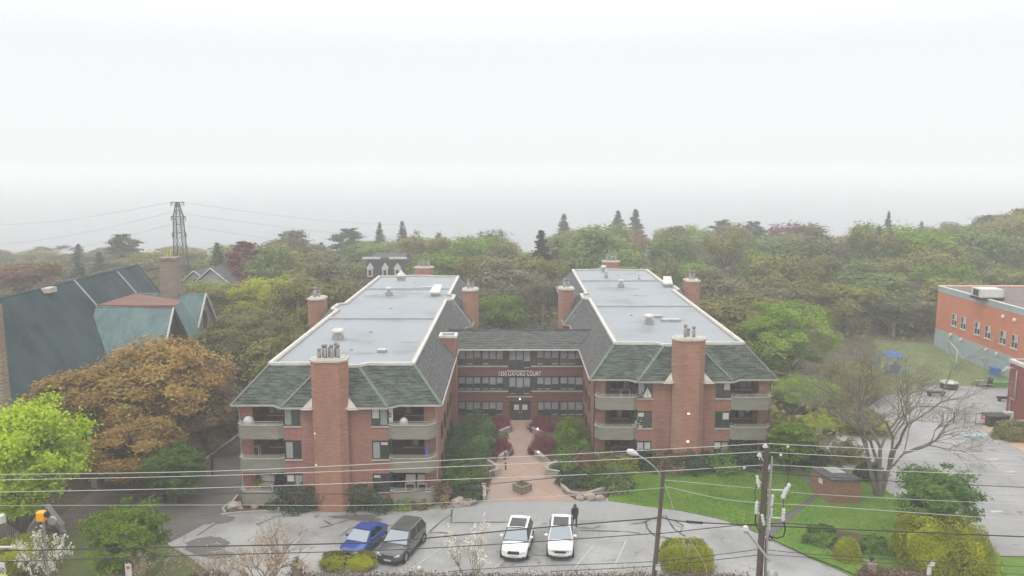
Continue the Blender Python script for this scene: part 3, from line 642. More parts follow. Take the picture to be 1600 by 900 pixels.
# --- roof furniture (parts of the building)
def roof_vent(px, py, parent, kind, s=1.0):
    c = AZ(px, py, RZ-0.2); m = MB()
    if kind == 'mushroom':
        m.box(c.x-.42*s, c.x+.42*s, c.y-.42*s, c.y+.42*s, RZ-.22, RZ+.25, 1); m.lathe((c.x,c.y,RZ+.25), [(.3*s,0),(.3*s,.2),(.55*s,.22),(.58*s,.38),(.45*s,.52),(.1*s,.6)], 18, 0)
    elif kind == 'square':
        m.box(c.x-.4*s, c.x+.4*s, c.y-.4*s, c.y+.4*s, RZ-.22, RZ+.3, 1); m.lathe((c.x,c.y,RZ+.3), [(.22*s,0),(.22*s,.25),(.38*s,.27),(.38*s,.5),(.3*s,.58)], 12, 0)
    elif kind == 'cone':
        m.box(c.x-.6*s, c.x+.6*s, c.y-.5*s, c.y+.5*s, RZ-.22, RZ+.45, 1); m.lathe((c.x,c.y,RZ+.45), [(.8*s,0),(.72*s,.2),(.2*s,.55),(.1*s,.9)], 8, 0)
    elif kind == 'box':
        m.extr([(c.x-.75,c.y-1.2,RZ+.15),(c.x+.55,c.y-1.2,RZ+.15),(c.x+.75,c.y+1.2,RZ+.8),(c.x-.3,c.y+1.2,RZ+.8)], (0,0,.18), 0); m.box(c.x-.5,c.x+.4,c.y-.9,c.y+.9,RZ-.22,RZ+.2,1)
    elif kind == 'drain':
        m.lathe((c.x,c.y,RZ-.215), [(.16,0),(.14,.08),(.05,.12)], 10, 1)
    elif kind == 'curb':
        m.box(c.x-1.1*s,c.x+1.1*s,c.y-.3,c.y+.3,RZ-.22,RZ+.02,1); m.box(c.x-1.0*s,c.x+1.0*s,c.y-.22,c.y+.22,RZ+.02,RZ+.06,0)
    return m.build('roof_vent' if kind != 'drain' else 'roof_drain', [M['white'], M['flue'] if kind in ('drain',) else M['steel']], parent)
for a in ((528,530,'mushroom',1.05),(608,462,'square',1),(627,438,'cone',.9),(681,461,'box',1),(579,519,'drain',1),(549,547,'drain',1),(597,550,'curb',.35),(611,482,'drain',1),(647,441,'drain',1),(668,451,'curb',.8)): roof_vent(a[0], a[1], fr, a[2], a[3])
for a in ((1014,506,'mushroom',.95),(970,449,'square',1),(943,425,'mushroom',.8),(947,434,'square',.6),(1042,447,'box',1),(1028,496,'curb',.4),(986,493,'drain',1),(1048,502,'curb',.9),(994,462,'drain',1),(966,431,'drain',1),(998,439,'square',.35),(1010,439,'curb',.7),(988,479,'drain',1)): roof_vent(a[0], a[1], fr2, a[2], a[3])

M['stain'] = pm('ponding_stain', (0.17,0.175,0.175), (0.235,0.248,0.258), 0.9, 0.6, lo=.3, hi=.6)
for i, (px, py, rx, ry, pa) in enumerate(((604,463,3.0,1.6,fr),(640,459,1.8,.7,fr),(560,552,1.4,.5,fr),(966,451,2.9,1.4,fr2),(1040,500,2.2,.8,fr2),(1000,462,1.2,.5,fr2),(640,535,1.0,.4,fr))):
    c = AZ(px, py, RZ-.216); pts = [(c.x+rx*math.cos(a)*(1+.35*noise.noise(Vector((math.cos(a)*2,math.sin(a)*2,i*3.3)))), c.y+ry*math.sin(a)*(1+.5*noise.noise(Vector((math.cos(a)*2.7,math.sin(a)*2.7,i*5.1+1))))) for a in [2*math.pi*k/30 for k in range(30)]]
    MB().add([(p[0],p[1],RZ-.214) for p in pts], [tuple(range(30))]).build('roof_stain', M['stain'], pa)

# --- court block between the wings
FY = 80.2
cw = MB(); x0c, x1c = AY(714,560,80.2).x, AY(914,560,80.2).x
def FR(px0, py0, px1, py1, Y=FY):
    a = AY(px0, py0, Y); b = AY(px1, py1, Y); return a.x, b.x, b.z, a.z
def rz(py, Y=FY): return AY(815, py, Y).z
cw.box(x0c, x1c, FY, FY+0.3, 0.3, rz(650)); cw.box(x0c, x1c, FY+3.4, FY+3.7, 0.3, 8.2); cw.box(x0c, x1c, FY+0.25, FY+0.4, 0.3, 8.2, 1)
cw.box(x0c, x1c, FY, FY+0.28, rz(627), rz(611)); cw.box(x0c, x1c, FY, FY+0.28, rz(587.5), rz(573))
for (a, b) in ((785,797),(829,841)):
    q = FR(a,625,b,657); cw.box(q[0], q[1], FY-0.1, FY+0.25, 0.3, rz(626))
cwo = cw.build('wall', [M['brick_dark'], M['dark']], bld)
rng = random.Random(4)
for (ya, yb) in ((547,571),(588.5,610),(627.5,650)):
    for (xa, xb) in ((716,751.5),(753,786.5),(838.5,873),(875,911)):
        q = FR(xa, ya, xb, yb); gm, fm = MB(), MB(); window(gm, fm, q[0], q[1], q[2], q[3], FY+0.08, 3, 'court', rng)
        w_ = gm.build('window', [M['glass'], M['blind2'], M['curtain']], bld); fm.build('window_frame', M['frame'], w_)
    for (xa, xb) in ((715,794),(830,911.5)):
        q = FR(xa, yb+0.3, xb, yb+2.3)
        if yb < 640: MB().box(q[0], q[1], FY-0.1, FY+0.02, q[2], q[3]).build('sill', M['cream'], bld)
for (ya, yb) in ((547,576.5),(588.5,617)):
    q = FR(795, ya, 829, yb); gm, fm = MB(), MB(); window(gm, fm, q[0], q[1], q[2], q[3], FY-0.03, 3, 'court', rng)
    zz = q[2]+0.35; fm.box(q[0], q[1], FY-0.10, FY-0.04, zz, zz+0.07)
    w_ = gm.build('window', [M['glass'], M['blind2'], M['curtain']], bld); fm.build('window_frame', M['frame'], w_)
for yy in (578.6, 618.5):
    q = FR(792, yy, 832, yy+1.6); MB().box(q[0], q[1], FY-0.16, FY-0.02, q[2], q[3]).build('sill', M['cream'], bld)
for (xa, xb) in ((787,795),(829,838)):
    q = FR(xa,547,xb,572); MB().box(q[0], q[1], FY+0.02, FY+0.1, rz(610), 8.2).build('dark_panel', M['frame'], bld)
dq = FR(799, 629, 827, 656.5)
dm = MB().box(dq[0], dq[1], FY-0.02, FY+0.05, dq[2]-0.1, dq[3]); dd = dm.build('door', M['glass'], bld)
df = MB(); mid = (dq[0]+dq[1])/2
for xx in (dq[0], mid-0.04, dq[1]-0.08): df.box(xx, xx+0.08, FY-0.08, FY-0.02, dq[2]-.1, dq[3])
for zz in (dq[2]-.1, (dq[2]+dq[3])/2-0.1, dq[3]-0.08): df.box(dq[0], dq[1], FY-0.078, FY-0.022, zz, zz+0.08)
df.build('door_frame', M['frame'], dd)
for s in (-1, 1): MB().box(mid+s*0.12-0.02, mid+s*0.12+0.02, FY-0.14, FY-0.08, dq[2]+0.75, dq[2]+1.05).build('door_handle', M['steel'], dd)
for (u, v) in ((803,811),(816,824)):
    q = FR(u, 632, v, 640); MB().box(q[0], q[1], FY-0.09, FY-0.05, q[2], q[3]).build('door_blind', M['blind'], dd)
MB().box(dq[0]-0.2, dq[1]+0.2, FY-0.5, FY+0.02, dq[2]-0.35, dq[2]-0.1).build('door_step', M['conc'], dd)
q = FR(811.5, 621, 813.5, 624); MB().lathe(((q[0]+q[1])/2, FY-0.22, q[2]), [(0.03,0),(0.09,0.05),(0.09,0.16),(0.02,0.2)], 10).build('wall_lamp', M['lamp'], bld)
# roof of the court block
RY, RIZ = 81.8, 9.95
cr_ = MB(); ea, eb, yb_ = 79.7, EZ, 86
cr_.add([(x0c-1.6,ea,EZ),(x1c+1.2,ea,EZ),(x1c+1.8,RY,RIZ),(x0c-2.2,RY,RIZ)], [(0,1,2,3)], 0); cr_.add([(x0c-2.2,RY,RIZ),(x1c+1.8,RY,RIZ),(x1c+1.8,84.2,EZ),(x0c-2.2,84.2,EZ)], [(0,1,2,3)], 0)
sh = shingle('court_shingle', (0.062,0.064,0.062), (0.088,0.09,0.088), 0, (0.115,0.118,0.115)); cro = cr_.build('pitched_roof', sh, bld)
MB().box(x0c, x1c, ea-0.1, ea, EZ-0.14, EZ-0.01).box(x0c, x1c, ea, FY+0.1, EZ-0.16, EZ-0.06).build('eave_gutter', M['white'], cro)
MB().box(x0c-1, x1c+.8, RY-0.12, RY+0.12, RIZ-0.02, RIZ+0.06).build('ridge_caps', M['shin_side'], cro)
# tall brick shaft beside the court
sx0, sx1, sy0, sy1, sz = AY(687,526,76.5).x, AY(713,526,76.5).x, 76.2, 77.8, 10.25
MB().box(sx0, sx1, sy0, sy0+.2, 0, sz).box(sx0, sx1, sy1-.2, sy1, 0, sz).box(sx0, sx0+.2, sy0+.2, sy1-.2, 0, sz).box(sx1-.2, sx1, sy0+.2, sy1-.2, 0, sz).box(sx0+.2,sx1-.2,sy0+.2,sy1-.2,9,9.2,1).build('brick_shaft', [M['brick'], M['black']], bld)
sc_ = MB()
for a in ((sx0-.08,sx1+.08,sy0-.08,sy0+.22),(sx0-.08,sx1+.08,sy1-.22,sy1+.08),(sx0-.08,sx0+.22,sy0+.22,sy1-.22),(sx1-.22,sx1+.08,sy0+.22,sy1-.22)): sc_.box(*a, sz, sz+0.22)
sc_.build('shaft_coping', M['white'], bld)
# the name on the front
cu = bpy.data.curves.new('sign_text', 'FONT'); cu.body = '1350 OXFORD COURT'; cu.size = 0.52; cu.extrude = 0.03; cu.space_character = 1.12; cu.align_x = 'CENTER'; cu.offset = 0.0
tmp = bpy.data.objects.new('tmp_text', cu); COL.objects.link(tmp); bpy.context.view_layer.update()
me = bpy.data.meshes.new_from_object(tmp.evaluated_get(bpy.context.evaluated_depsgraph_get())); bpy.data.objects.remove(tmp)
q = FR(779.5, 580.2, 845.3, 587); xs = [v.co.x for v in me.vertices]; ys = [v.co.y for v in me.vertices]
kx = (q[1]-q[0])/(max(xs)-min(xs)); ky = (q[3]-q[2])/(max(ys)-min(ys))
for v in me.vertices: v.co = ((v.co.x-min(xs))*kx+q[0], FY-0.05-v.co.z-80, (v.co.y-min(ys))*ky+q[2])
me.materials.append(flat('white_letters', (0.85,0.83,0.78), 0.5)); so = bpy.data.objects.new('sign_lettering', me); COL.objects.link(so); so.parent = bld

# ================================================================== VEGETATION
rs = np.random.RandomState(11)
def leaf_mesh(name, P, size, up=0.6, outd=None, flat_=1.0, aspect=1.0):
    P = np.asarray(P, float); n = len(P)
    N = rs.normal(size=(n,3)); N /= np.linalg.norm(N, axis=1)[:,None]
    N[:,2] += up
    if outd is not None: N = N*0.75 + outd*0.9
    N /= np.linalg.norm(N, axis=1)[:,None]
    T = np.cross(N, rs.normal(size=(n,3))); T /= np.linalg.norm(T, axis=1)[:,None]; B = np.cross(N, T)
    s = (size*rs.uniform(0.55,1.25,n))[:,None]
    V = np.stack([P-T*s, P-B*s*0.6*aspect, P+T*s, P+B*s*0.6*aspect], axis=1).reshape(-1,3)
    me = bpy.data.meshes.new(name); me.vertices.add(4*n); me.vertices.foreach_set('co', V.ravel())
    me.loops.add(4*n); me.loops.foreach_set('vertex_index', np.arange(4*n, dtype=np.int32))
    me.polygons.add(n); me.polygons.foreach_set('loop_start', np.arange(0,4*n,4,dtype=np.int32)); me.polygons.foreach_set('loop_total', np.full(n,4,dtype=np.int32))
    me.update(calc_edges=True); me.validate(); return me
def tube_mesh(name, segs, n=5):
    mb = MB()
    for pts, r in segs: mb.tube(pts, r, n, caps=False)
    me = bpy.data.meshes.new(name); me.from_pydata(mb.v, [], mb.f); me.polygons.foreach_set('use_smooth', [True]*len(mb.f)); me.update(); return me
def curve_pts(a, b, bend, rng, k=4):
    a, b = Vector(a), Vector(b); L = (b-a).length; o = Vector((rng.uniform(-1,1), rng.uniform(-1,1), rng.uniform(-.3,1)))*bend*L
    return [a.lerp(b, i/k) + o*math.sin(math.pi*i/k) for i in range(k+1)]
def crown_points(rng, clumps, nl, sq=0.55, hollow=0.45):
    out = []; w = np.array([c[1]**2 for c in clumps]); w = w/w.sum()
    for (c, r), wi in zip(clumps, w):
        k = max(4, int(nl*wi)); d = rs.normal(size=(k,3)); d /= np.linalg.norm(d,axis=1)[:,None]
        rad = r*(hollow+(1-hollow)*rs.uniform(0,1,k)**0.6)*rs.choice([.8,1,1,1.2,1.5],k); d[:,2] = np.where(d[:,2]<-0.2, d[:,2]*0.7, d[:,2])
        out.append(np.array(c) + d*rad[:,None]*np.array([1,1,sq]))
    P = np.concatenate(out); c = np.array([np.median(P[:,0]), np.median(P[:,1]), np.percentile(P[:,2], 25)]); d = P-c; d /= np.maximum(1e-6, np.linalg.norm(d,axis=1))[:,None]
    return P, d
PROTO = {}
def proto_broad(key, seed, H=12, Rr=5, base=1.6, ncl=60, nl=9000, leaf=0.3, sq=0.9, cr=(0.8,1.6), dome=1.0, stems=1, limbs=True, hollow=0.4, irr=0.25):
    rng = random.Random(seed); cl = []; segs = []
    cz, hz_ = (H+base)/2, (H-base)/2
    lob = [(Vector((rng.gauss(0,1), rng.gauss(0,1), rng.gauss(0,.8))).normalized(), rng.uniform(-irr, irr)) for _ in range(7)]
    for i in range(ncl):
        ph = i*2.39996+rng.uniform(-.3,.3); u = 1-2*(i+.5)/ncl; u = u*0.98
        if u < -0.9: u = -0.9+rng.uniform(0,.5)
        d = Vector((math.cos(ph)*math.sqrt(1-u*u), math.sin(ph)*math.sqrt(1-u*u), u)); k = rng.uniform(0.62,1.0) if rng.random() < .75 else rng.uniform(.25,.6)
        k *= 1+sum(a*max(0,d.dot(v))**3 for v, a in lob)
        r = rng.uniform(*cr); z = cz+d.z*(hz_-r*sq)*k*(dome if d.z > 0 else 1)
        cl.append(((d.x*(Rr-r*.7)*k, d.y*(Rr-r*.7)*k, z), r))
    tops = []
    for s in range(stems):
        ox, oy = (0,0) if stems == 1 else (rng.uniform(-.35,.35)*1.2, rng.uniform(-.35,.35)*1.2)
        tx, ty = rng.uniform(-.6,.6)*(1+stems*.5), rng.uniform(-.6,.6)*(1+stems*.5)
        p = curve_pts((ox,oy,-0.5), (tx,ty,H*0.78), 0.04, rng, 6); r0 = H*0.022/(stems**.4)
        segs.append((p, [r0*1.25, r0, r0*.85, r0*.7, r0*.5, r0*.35, r0*.15])); tops.append(p)
    if limbs:
        for (c, r) in cl:
            if rng.random() < 0.7:
                p = rng.choice(tops); zt = max(base*.7, c[2]-Vector((c[0],c[1],0)).length*rng.uniform(.4,.9)); i = min(5, max(1, int(zt/(H*0.78)*6)))
                a = p[i]; rr = H*0.006; segs.append((curve_pts(a, c, 0.08, rng, 4), [rr*1.5, rr*1.1, rr*.8, rr*.5, rr*.25]))
    P, od = crown_points(rng, cl, nl, sq, hollow)
    crown = leaf_mesh('crown_leaves', P, leaf, 0.35, od); trunk = tube_mesh('trunk_wood', segs)
    PROTO[key] = (trunk, crown, H, Rr)
def proto_bare(key, seed, H=11, spread=0.5, depth=6, nleaf=0, leaf=0.12, r0=0.2, first=0.28, stems=1, twigs=2, up=0.25, lean=.45):
    rng = random.Random(seed); segs = []; tips = []
    def grow(p, d, L, r, lv):
        n = 3; pts = [p]; q = p.copy(); dd = d.copy()
        for i in range(n):
            dd = (dd + Vector((rng.uniform(-1,1), rng.uniform(-1,1), rng.uniform(-.6,1)*up*2))*0.16).normalized(); q = q + dd*L/n; pts.append(q.copy())
        segs.append((pts, [r*(1-.3*i/n) for i in range(n+1)]))
        if lv >= depth-1: tips.extend([v for v in pts[1:]])
        if lv >= depth: return
        kids = rng.choice((2,3,3)) if lv < depth-2 else rng.choice((2,3,twigs+1))
        for j in range(kids):
            a = dd.orthogonal().normalized(); a.rotate(__import__('mathutils').Quaternion(dd, rng.uniform(0,6.28)))
            nd = (dd + a*rng.uniform(spread*.6, spread*1.5)); nd.z += up*rng.uniform(0,.6)
            k = rng.choice((1,2,3,3)) if j else 3
            grow(pts[k], nd.normalized(), L*rng.uniform(.6,.86), r*rng.uniform(.5,.68), lv+1)
    for s in range(stems):
        d = Vector((0,0,1)) if stems == 1 else Vector((math.cos(s*2.4+seed)*lean, math.sin(s*2.4+seed)*lean, 1)).normalized()
        grow(Vector((0,0,-.3)), d, H*first, r0, 0)
    zt = max(v.z for v in tips); rt = sorted(math.hypot(v.x, v.y) for v in tips)[int(len(tips)*.93)]
    trunk = tube_mesh('trunk_wood', segs, 4)
    crown = None
    if nleaf:
        T = np.array([tuple(v) for v in tips]); P = T[rs.randint(0, len(T), nleaf)] + rs.normal(size=(nleaf,3))*leaf*1.2; crown = leaf_mesh('crown_leaves', P, leaf, 0.3)
    PROTO[key] = (trunk, crown, zt, rt)
def proto_spruce(key, seed, H=16, Rr=3.0, nl=11000, leaf=0.27, droop=0.35, ragged=0.25):
    rng = random.Random(seed); segs = [([(0,0,-.5),(0.1,0,H*.5),(0,0,H*.98)], [H*.014, H*.009, 0.02])]; P = []
    nw = int(H*3.2)
    for i in range(nw):
        t = i/(nw-1); z = H*(0.10+0.89*t); rr = Rr*(1-t)**0.85*rng.uniform(1-ragged, 1+ragged*.6)+0.12
        z0_ = z
        for j in range(5 if t < .8 else 3):
            z = z0_+rng.uniform(-.35,.35)
            an = rng.uniform(0, 6.28); L = rr*rng.uniform(.65,1.1); d = np.array([math.cos(an), math.sin(an), 0])
            k = max(3, int(nl/(nw*5)*(0.35+1.4*(1-t)))); s = rs.uniform(.1,1,k)
            q = np.outer(s*L, d); q[:,2] = z - droop*L*s**1.3 + 0.25*L*s**3; q += rs.normal(size=(k,3))*np.array([.2,.2,.13])*(0.6+rr*.12); P.append(q)
    PROTO[key] = (tube_mesh('trunk_wood', segs), leaf_mesh('crown_leaves', np.concatenate(P), leaf, 1.2), H, Rr)
def proto_layer(key, seed, H=14, Rr=5.5, nl=9000, leaf=0.3, plates=34, lean=0.0):
    rng = random.Random(seed); segs = [(curve_pts((0,0,-.5),(lean,0,H*.93),.03,rng,5), [H*.02,H*.017,H*.013,H*.009,H*.006,.03])]; cl = []
    for i in range(plates):
        t = (i+.5)/plates; z = H*(0.3+0.68*t); an = i*2.4+rng.uniform(-.5,.5); rad = Rr*(1.05-abs(t-.35)*.9)*rng.uniform(.35,.85)*(1 if t < .85 else .5)
        c = (rad*math.cos(an)+lean*t, rad*math.sin(an), z); r = Rr*rng.uniform(.24,.44)*(1.15-.5*t); cl.append((c, r)); segs.append((curve_pts((lean*t,0,z-rad*.25), c, .06, rng, 3), [H*.007,H*.005,H*.003,.02]))
    PROTO[key] = (tube_mesh('trunk_wood', segs), leaf_mesh('crown_leaves', crown_points(rng, cl, nl, 0.34, .2)[0], leaf, 1.2), H, Rr)

proto_broad('broadA', 1, nl=12000, leaf=.25, ncl=60); proto_broad('broadB', 2, nl=12000, leaf=.25, ncl=50, cr=(.9,1.8), base=1.2, irr=.35); proto_broad('broadC', 3, nl=12000, leaf=.25, ncl=64, Rr=4.2, H=13, irr=.4)
proto_broad('bigA', 4, nl=38000, leaf=.155, ncl=120, cr=(.6,1.3), irr=.3, sq=.85, hollow=.3); proto_broad('bigB', 5, nl=38000, leaf=.155, ncl=105, cr=(.7,1.35), H=11, irr=.45, sq=.8, hollow=.3)
proto_broad('bigC', 15, nl=30000, leaf=.155, ncl=90, cr=(.6,1.2), H=12, Rr=4.4, irr=.4, sq=.85, stems=2, hollow=.3)
proto_broad('airy', 6, nl=16000, leaf=.12, ncl=75, cr=(.45,.9), H=7, Rr=3.2, base=.9, sq=.6, irr=.4, stems=3)
proto_broad('slim', 7, nl=7000, leaf=.13, ncl=42, cr=(.4,.8), H=7, Rr=1.9, base=1.8, sq=.5, irr=.4, stems=3)
proto_spruce('spruceA', 1); proto_spruce('spruceB', 2, H=15, Rr=3.6, ragged=.45); proto_spruce('spruceC', 3, H=13, Rr=2.6, ragged=.35, droop=.1)
proto_layer('layerA', 1); proto_layer('layerB', 2, plates=26, Rr=6, lean=1.0); proto_layer('layerC', 3, H=15, Rr=5)
proto_bare('bareA', 1, nleaf=2600, leaf=.2, depth=5, H=13); proto_bare('bareB', 2, nleaf=1500, leaf=.2, depth=5, H=13, spread=.35, stems=2)
proto_bare('bareBig', 21, nleaf=3000, leaf=.045, depth=8, H=14, spread=.6, r0=.17, first=.22, stems=4, up=.14, lean=.3)
def F(n, *a, **k):
    g = 1.0 if n in ('petal','bud') else {'leaf_olive':1.9,'leaf_grey':1.5,'leaf_olive2':1.6,'leaf_mid':1.9,'leaf_brown':1.5,'leaf_russet':1.55,'leaf_maroon':2.0,'leaf_bronze':1.7,'leaf_pine':1.9,'vine':1.2,'yew':1.7}.get(n, 1.35)
    M[n] = foliage(n, *[None if c is None else tuple(v*g for v in c) if isinstance(c, tuple) else c for c in a], **k)
F('leaf_lime', (0.19,0.27,0.012), (0.34,0.43,0.035), (0.46,0.54,0.07), .38)
F('leaf_bright', (0.085,0.14,0.018), (0.17,0.25,0.03), (0.26,0.34,0.05), .35)
F('leaf_green', (0.045,0.09,0.018), (0.10,0.17,0.035), (0.16,0.22,0.05))
F('leaf_mid', (0.06,0.085,0.026), (0.115,0.145,0.048), None)
F('leaf_olive', (0.08,0.08,0.025), (0.15,0.14,0.045), (0.18,0.19,0.05))
F('leaf_yellow', (0.16,0.17,0.02), (0.30,0.31,0.035), (0.36,0.36,0.06), .35)
F('rhodo', (0.055,0.105,0.035), (0.12,0.19,0.07), (0.20,0.27,0.11))
F('leaf_bronze', (0.15,0.092,0.032), (0.28,0.185,0.062), (0.23,0.24,0.06), .32, scale=.35)
F('leaf_brown', (0.085,0.06,0.035), (0.15,0.11,0.06), (0.15,0.14,0.06))
F('leaf_olive2', (0.09,0.09,0.035), (0.16,0.16,0.06), None)
F('leaf_grey', (0.095,0.09,0.055), (0.165,0.155,0.095), None)
F('leaf_russet', (0.10,0.055,0.038), (0.17,0.10,0.065), None)
F('leaf_maroon', (0.05,0.011,0.016), (0.11,0.028,0.036), None, .2)
F('leaf_dark', (0.018,0.032,0.018), (0.045,0.065,0.032), None, .15)
F('leaf_pine', (0.03,0.045,0.028), (0.07,0.09,0.05), None, .15)  # colour lightened to stand in for distance haze on the far conifers
F('petal', (0.70,0.66,0.60), (0.88,0.85,0.78), None, .3, hv=.05)
F('bud', (0.42,0.30,0.20), (0.62,0.48,0.34), (0.55,0.42,0.14), .3, hv=.05)
F('yew', (0.085,0.10,0.006), (0.20,0.21,0.012), (0.28,0.27,0.02), .2, hv=.05)
F('vine', (0.085,0.055,0.038), (0.16,0.11,0.08), (0.20,0.14,0.10), .1, hv=.05)

def plant(key, leafm, x, y, height, width, label, cat='tree', name='tree', group=None, rz=None, bark='bark', z=None, wy=None):
    tm, cm, H, Rr = PROTO[key]; z = hgt(x, y) if z is None else z
    t = thing(name, label, cat, (x, y, z), group, rng_f.uniform(0, 6.28) if rz is None else rz)
    sx = width/(2*Rr); sz = height/H; t.scale = (sx, (wy or width)/(2*Rr), sz)
    for nm, me, m in (('trunk', tm, M[bark]), ('crown', cm, M.get(leafm))):
        if me is None: continue
        if not me.materials: me.materials.append(None)
        o = bpy.data.objects.new(nm, me); COL.objects.link(o); o.parent = t
        o.material_slots[0].link = 'OBJECT'; o.material_slots[0].material = m
    return t
rng_f = random.Random(77)
def T(key, leafm, px, ytop, Y, wpx, label, name='tree', group=None, bark='bark', **k):
    p = AY(px, ytop, Y); dep = Y*math.cos(PITCH)+(CAMZ-p.z)*math.sin(PITCH)
    return plant(key, leafm, p.x, Y, max(1.0, p.z-hgt(p.x, Y)), wpx*dep/FPX, label, 'tree', name, group, bark=bark, **k)

M['lightbark'] = pm('pale_grey_bark', (0.15,0.13,0.105), (0.24,0.21,0.17), 2.5, 0.95)
HAND = [
 ('bigA','leaf_lime',6,612,53,232,'bright lime green maple at the left edge, in front of the bronze trees','maple_tree'),
 ('bigB','leaf_bronze',140,555,68,235,'big bronze orange maple in front of the long green church roof','maple_tree'),
 ('bigA','leaf_bronze',262,517,72,200,'tall bronze maple just left of the upper left balcony, topmost of the orange trees','maple_tree'),
 ('bigC','leaf_bronze',205,640,64,150,'lower olive bronze tree leaning over the church path','tree'),
 ('bigC','leaf_brown',318,590,70,110,'brown leaved tree between the bronze maples and the left wing','tree'),
 ('bigB','leaf_olive2',388,468,96,170,'broad olive brown tree behind the left wing side chimney','tree'),
 ('bigA','leaf_yellow',418,424,116,140,'yellow green tree with a rounded twin top beyond the side chimney','tree'),
 ('bigC','leaf_olive2',470,500,82,90,'dark brown tree pressed against the left side of the left wing','tree'),
 ('bigC','leaf_olive',345,640,80,110,'shaded olive tree beside the lane kerb wall','tree'),
 ('airy','leaf_green',270,690,61,110,'small grey green tree with a dark trunk beside the lane entrance','tree'),
 ('airy','leaf_bright',192,782,49,150,'small fresh green spreading tree on the grass at lower left','small_tree'),
 ('airy','leaf_yellow',30,835,49,95,'small yellow green bush tree beside the speed sign pole','small_tree'),
 ('bigA','leaf_bright',1243,466,96,168,'large bright green round tree to the right of the right wing roof','tree'),
 ('bigB','leaf_bright',1262,585,84,120,'fresh green tree beside the right wing corner, below the large bright one','tree'),
 ('bigC','leaf_lime',1300,655,78,90,'low lime green tree behind the bare tree','tree'),
 ('bigB','leaf_olive',1338,560,88,110,'olive green tree between the bright round tree and the play field','tree'),
 ('bigC','leaf_green',1215,660,76,60,'dark green tree tucked against the corner of the right wing','tree'),
 ('bigC','leaf_olive',1340,640,78,90,'olive bush tree at the edge of the schoolyard behind the bare tree','tree'),
 ('slim','leaf_bright',1238,655,66,85,'slim light green tree with three pale stems on the lawn behind the utility pole','small_tree'),
 ('airy','leaf_green',1468,722,54.5,150,'wide fresh green tree between the clipped yellow hedge and the schoolyard','small_tree'),
 ('bigA','leaf_grey',1415,430,135,110,'grey green tree behind the play field left of the orange wall','tree'),
 ('bareA','leaf_grey',1400,462,122,110,'budding grey tree beside the far end of the orange wall','tree'),
 ('spruceC','leaf_dark',845,360,160,62,'dark narrow spruce standing between the two wings','spruce_tree'),
 ('spruceA','leaf_pine',881,335,215,50,'pale tall spruce fading in fog right of the dark spruce','spruce_tree'),
 ('spruceB','leaf_pine',966,330,205,60,'left one of the two tall pines above the right wing roof','pine_tree'),
 ('spruceB','leaf_pine',993,328,203,62,'right one of the two tall pines above the right wing roof','pine_tree'),
 ('spruceA','leaf_pine',593,348,200,36,'left slender spruce on the skyline above the left wing','spruce_tree'),
 ('spruceA','leaf_pine',628,346,202,40,'right slender spruce on the skyline above the left wing','spruce_tree'),
 ('layerA','leaf_pine',545,356,175,80,'flat topped pine left of the two slender skyline spruces','pine_tree'),
 ('layerB','leaf_grey',462,360,165,130,'wide flat layered cedar right of the maroon beech','cedar_tree'),
 ('layerC','leaf_maroon',382,375,150,82,'maroon layered beech rising above the yellow green tree','beech_tree'),
 ('broadA','leaf_maroon',375,405,148,80,'lower maroon crown under the layered beech','beech_tree'),
 ('layerA','leaf_pine',190,365,170,76,'dark flat topped pine above the church roof','pine_tree'),
 ('spruceB','leaf_pine',122,382,165,56,'small dark spruce left of the flat topped pine above the church','spruce_tree'),
 ('broadA','leaf_russet',30,405,140,160,'wide russet tree at the left edge above the church ridge','tree'),
 ('broadB','leaf_maroon',1247,346,190,92,'large purple beech on the skyline above the bright green tree','beech_tree'),
 ('spruceB','leaf_pine',1389,331,200,34,'pointed spruce on the skyline left of the maroon crown','spruce_tree'),
 ('spruceC','leaf_pine',1440,346,205,24,'small spruce tip on the skyline right of the pointed spruce','spruce_tree'),
 ('broadC','leaf_grey',1487,350,210,54,'rounded grey crown on the right skyline','tree'),
 ('broadA','leaf_maroon',1523,357,180,70,'maroon crown below the tall pine at the right','beech_tree'),
 ('layerB','leaf_pine',1548,336,185,80,'wide flat pine on the right skyline','pine_tree'),
 ('layerC','leaf_olive',1598,324,172,90,'tall open pine at the right edge of the skyline','pine_tree'),
 ('layerC','leaf_pine',1130,342,190,60,'broad dark pine on the skyline behind the right wing chimney','pine_tree'),
 ('layerA','leaf_pine',1178,345,188,60,'second dark pine on the skyline, next to the purple beech','pine_tree'),
 ('layerC','leaf_pine',1062,352,190,44,'small dark pine on the skyline above the roof hatch of the right wing','pine_tree'),
 ('bareB','leaf_grey',820,420,128,60,'pale bare tree rising behind the court block, left one','bare_tree'),
 ('bareA','leaf_grey',850,430,124,60,'pale bare tree rising behind the court block, right one','bare_tree'),
 ('broadA','leaf_bright',785,455,122,90,'light green tree behind the court block ridge','tree'),
 ('broadB','leaf_bright',700,392,150,110,'misty light green tree behind the end chimney of the left wing','tree'),
 ('broadB','leaf_bright',1085,408,150,80,'misty light green tree beside the side chimney of the right wing','tree'),
]
HAND = [h[:4]+(h[4]*1.22,)+h[5:] if h[4] >= 165 else h for h in HAND]
for h in HAND:
    T(h[0], h[1], h[2], h[3], h[4], h[5], h[6], h[7], bark='twig' if h[0] in ('bareA','bareB') else 'bark')
b = G(1392, 775); T('bareBig', 'leaf_olive', 1395, 478, b.y, 335, 'large bare spreading tree with grey branches at the edge of the schoolyard', 'bare_tree', rz=1.1, bark='lightbark')


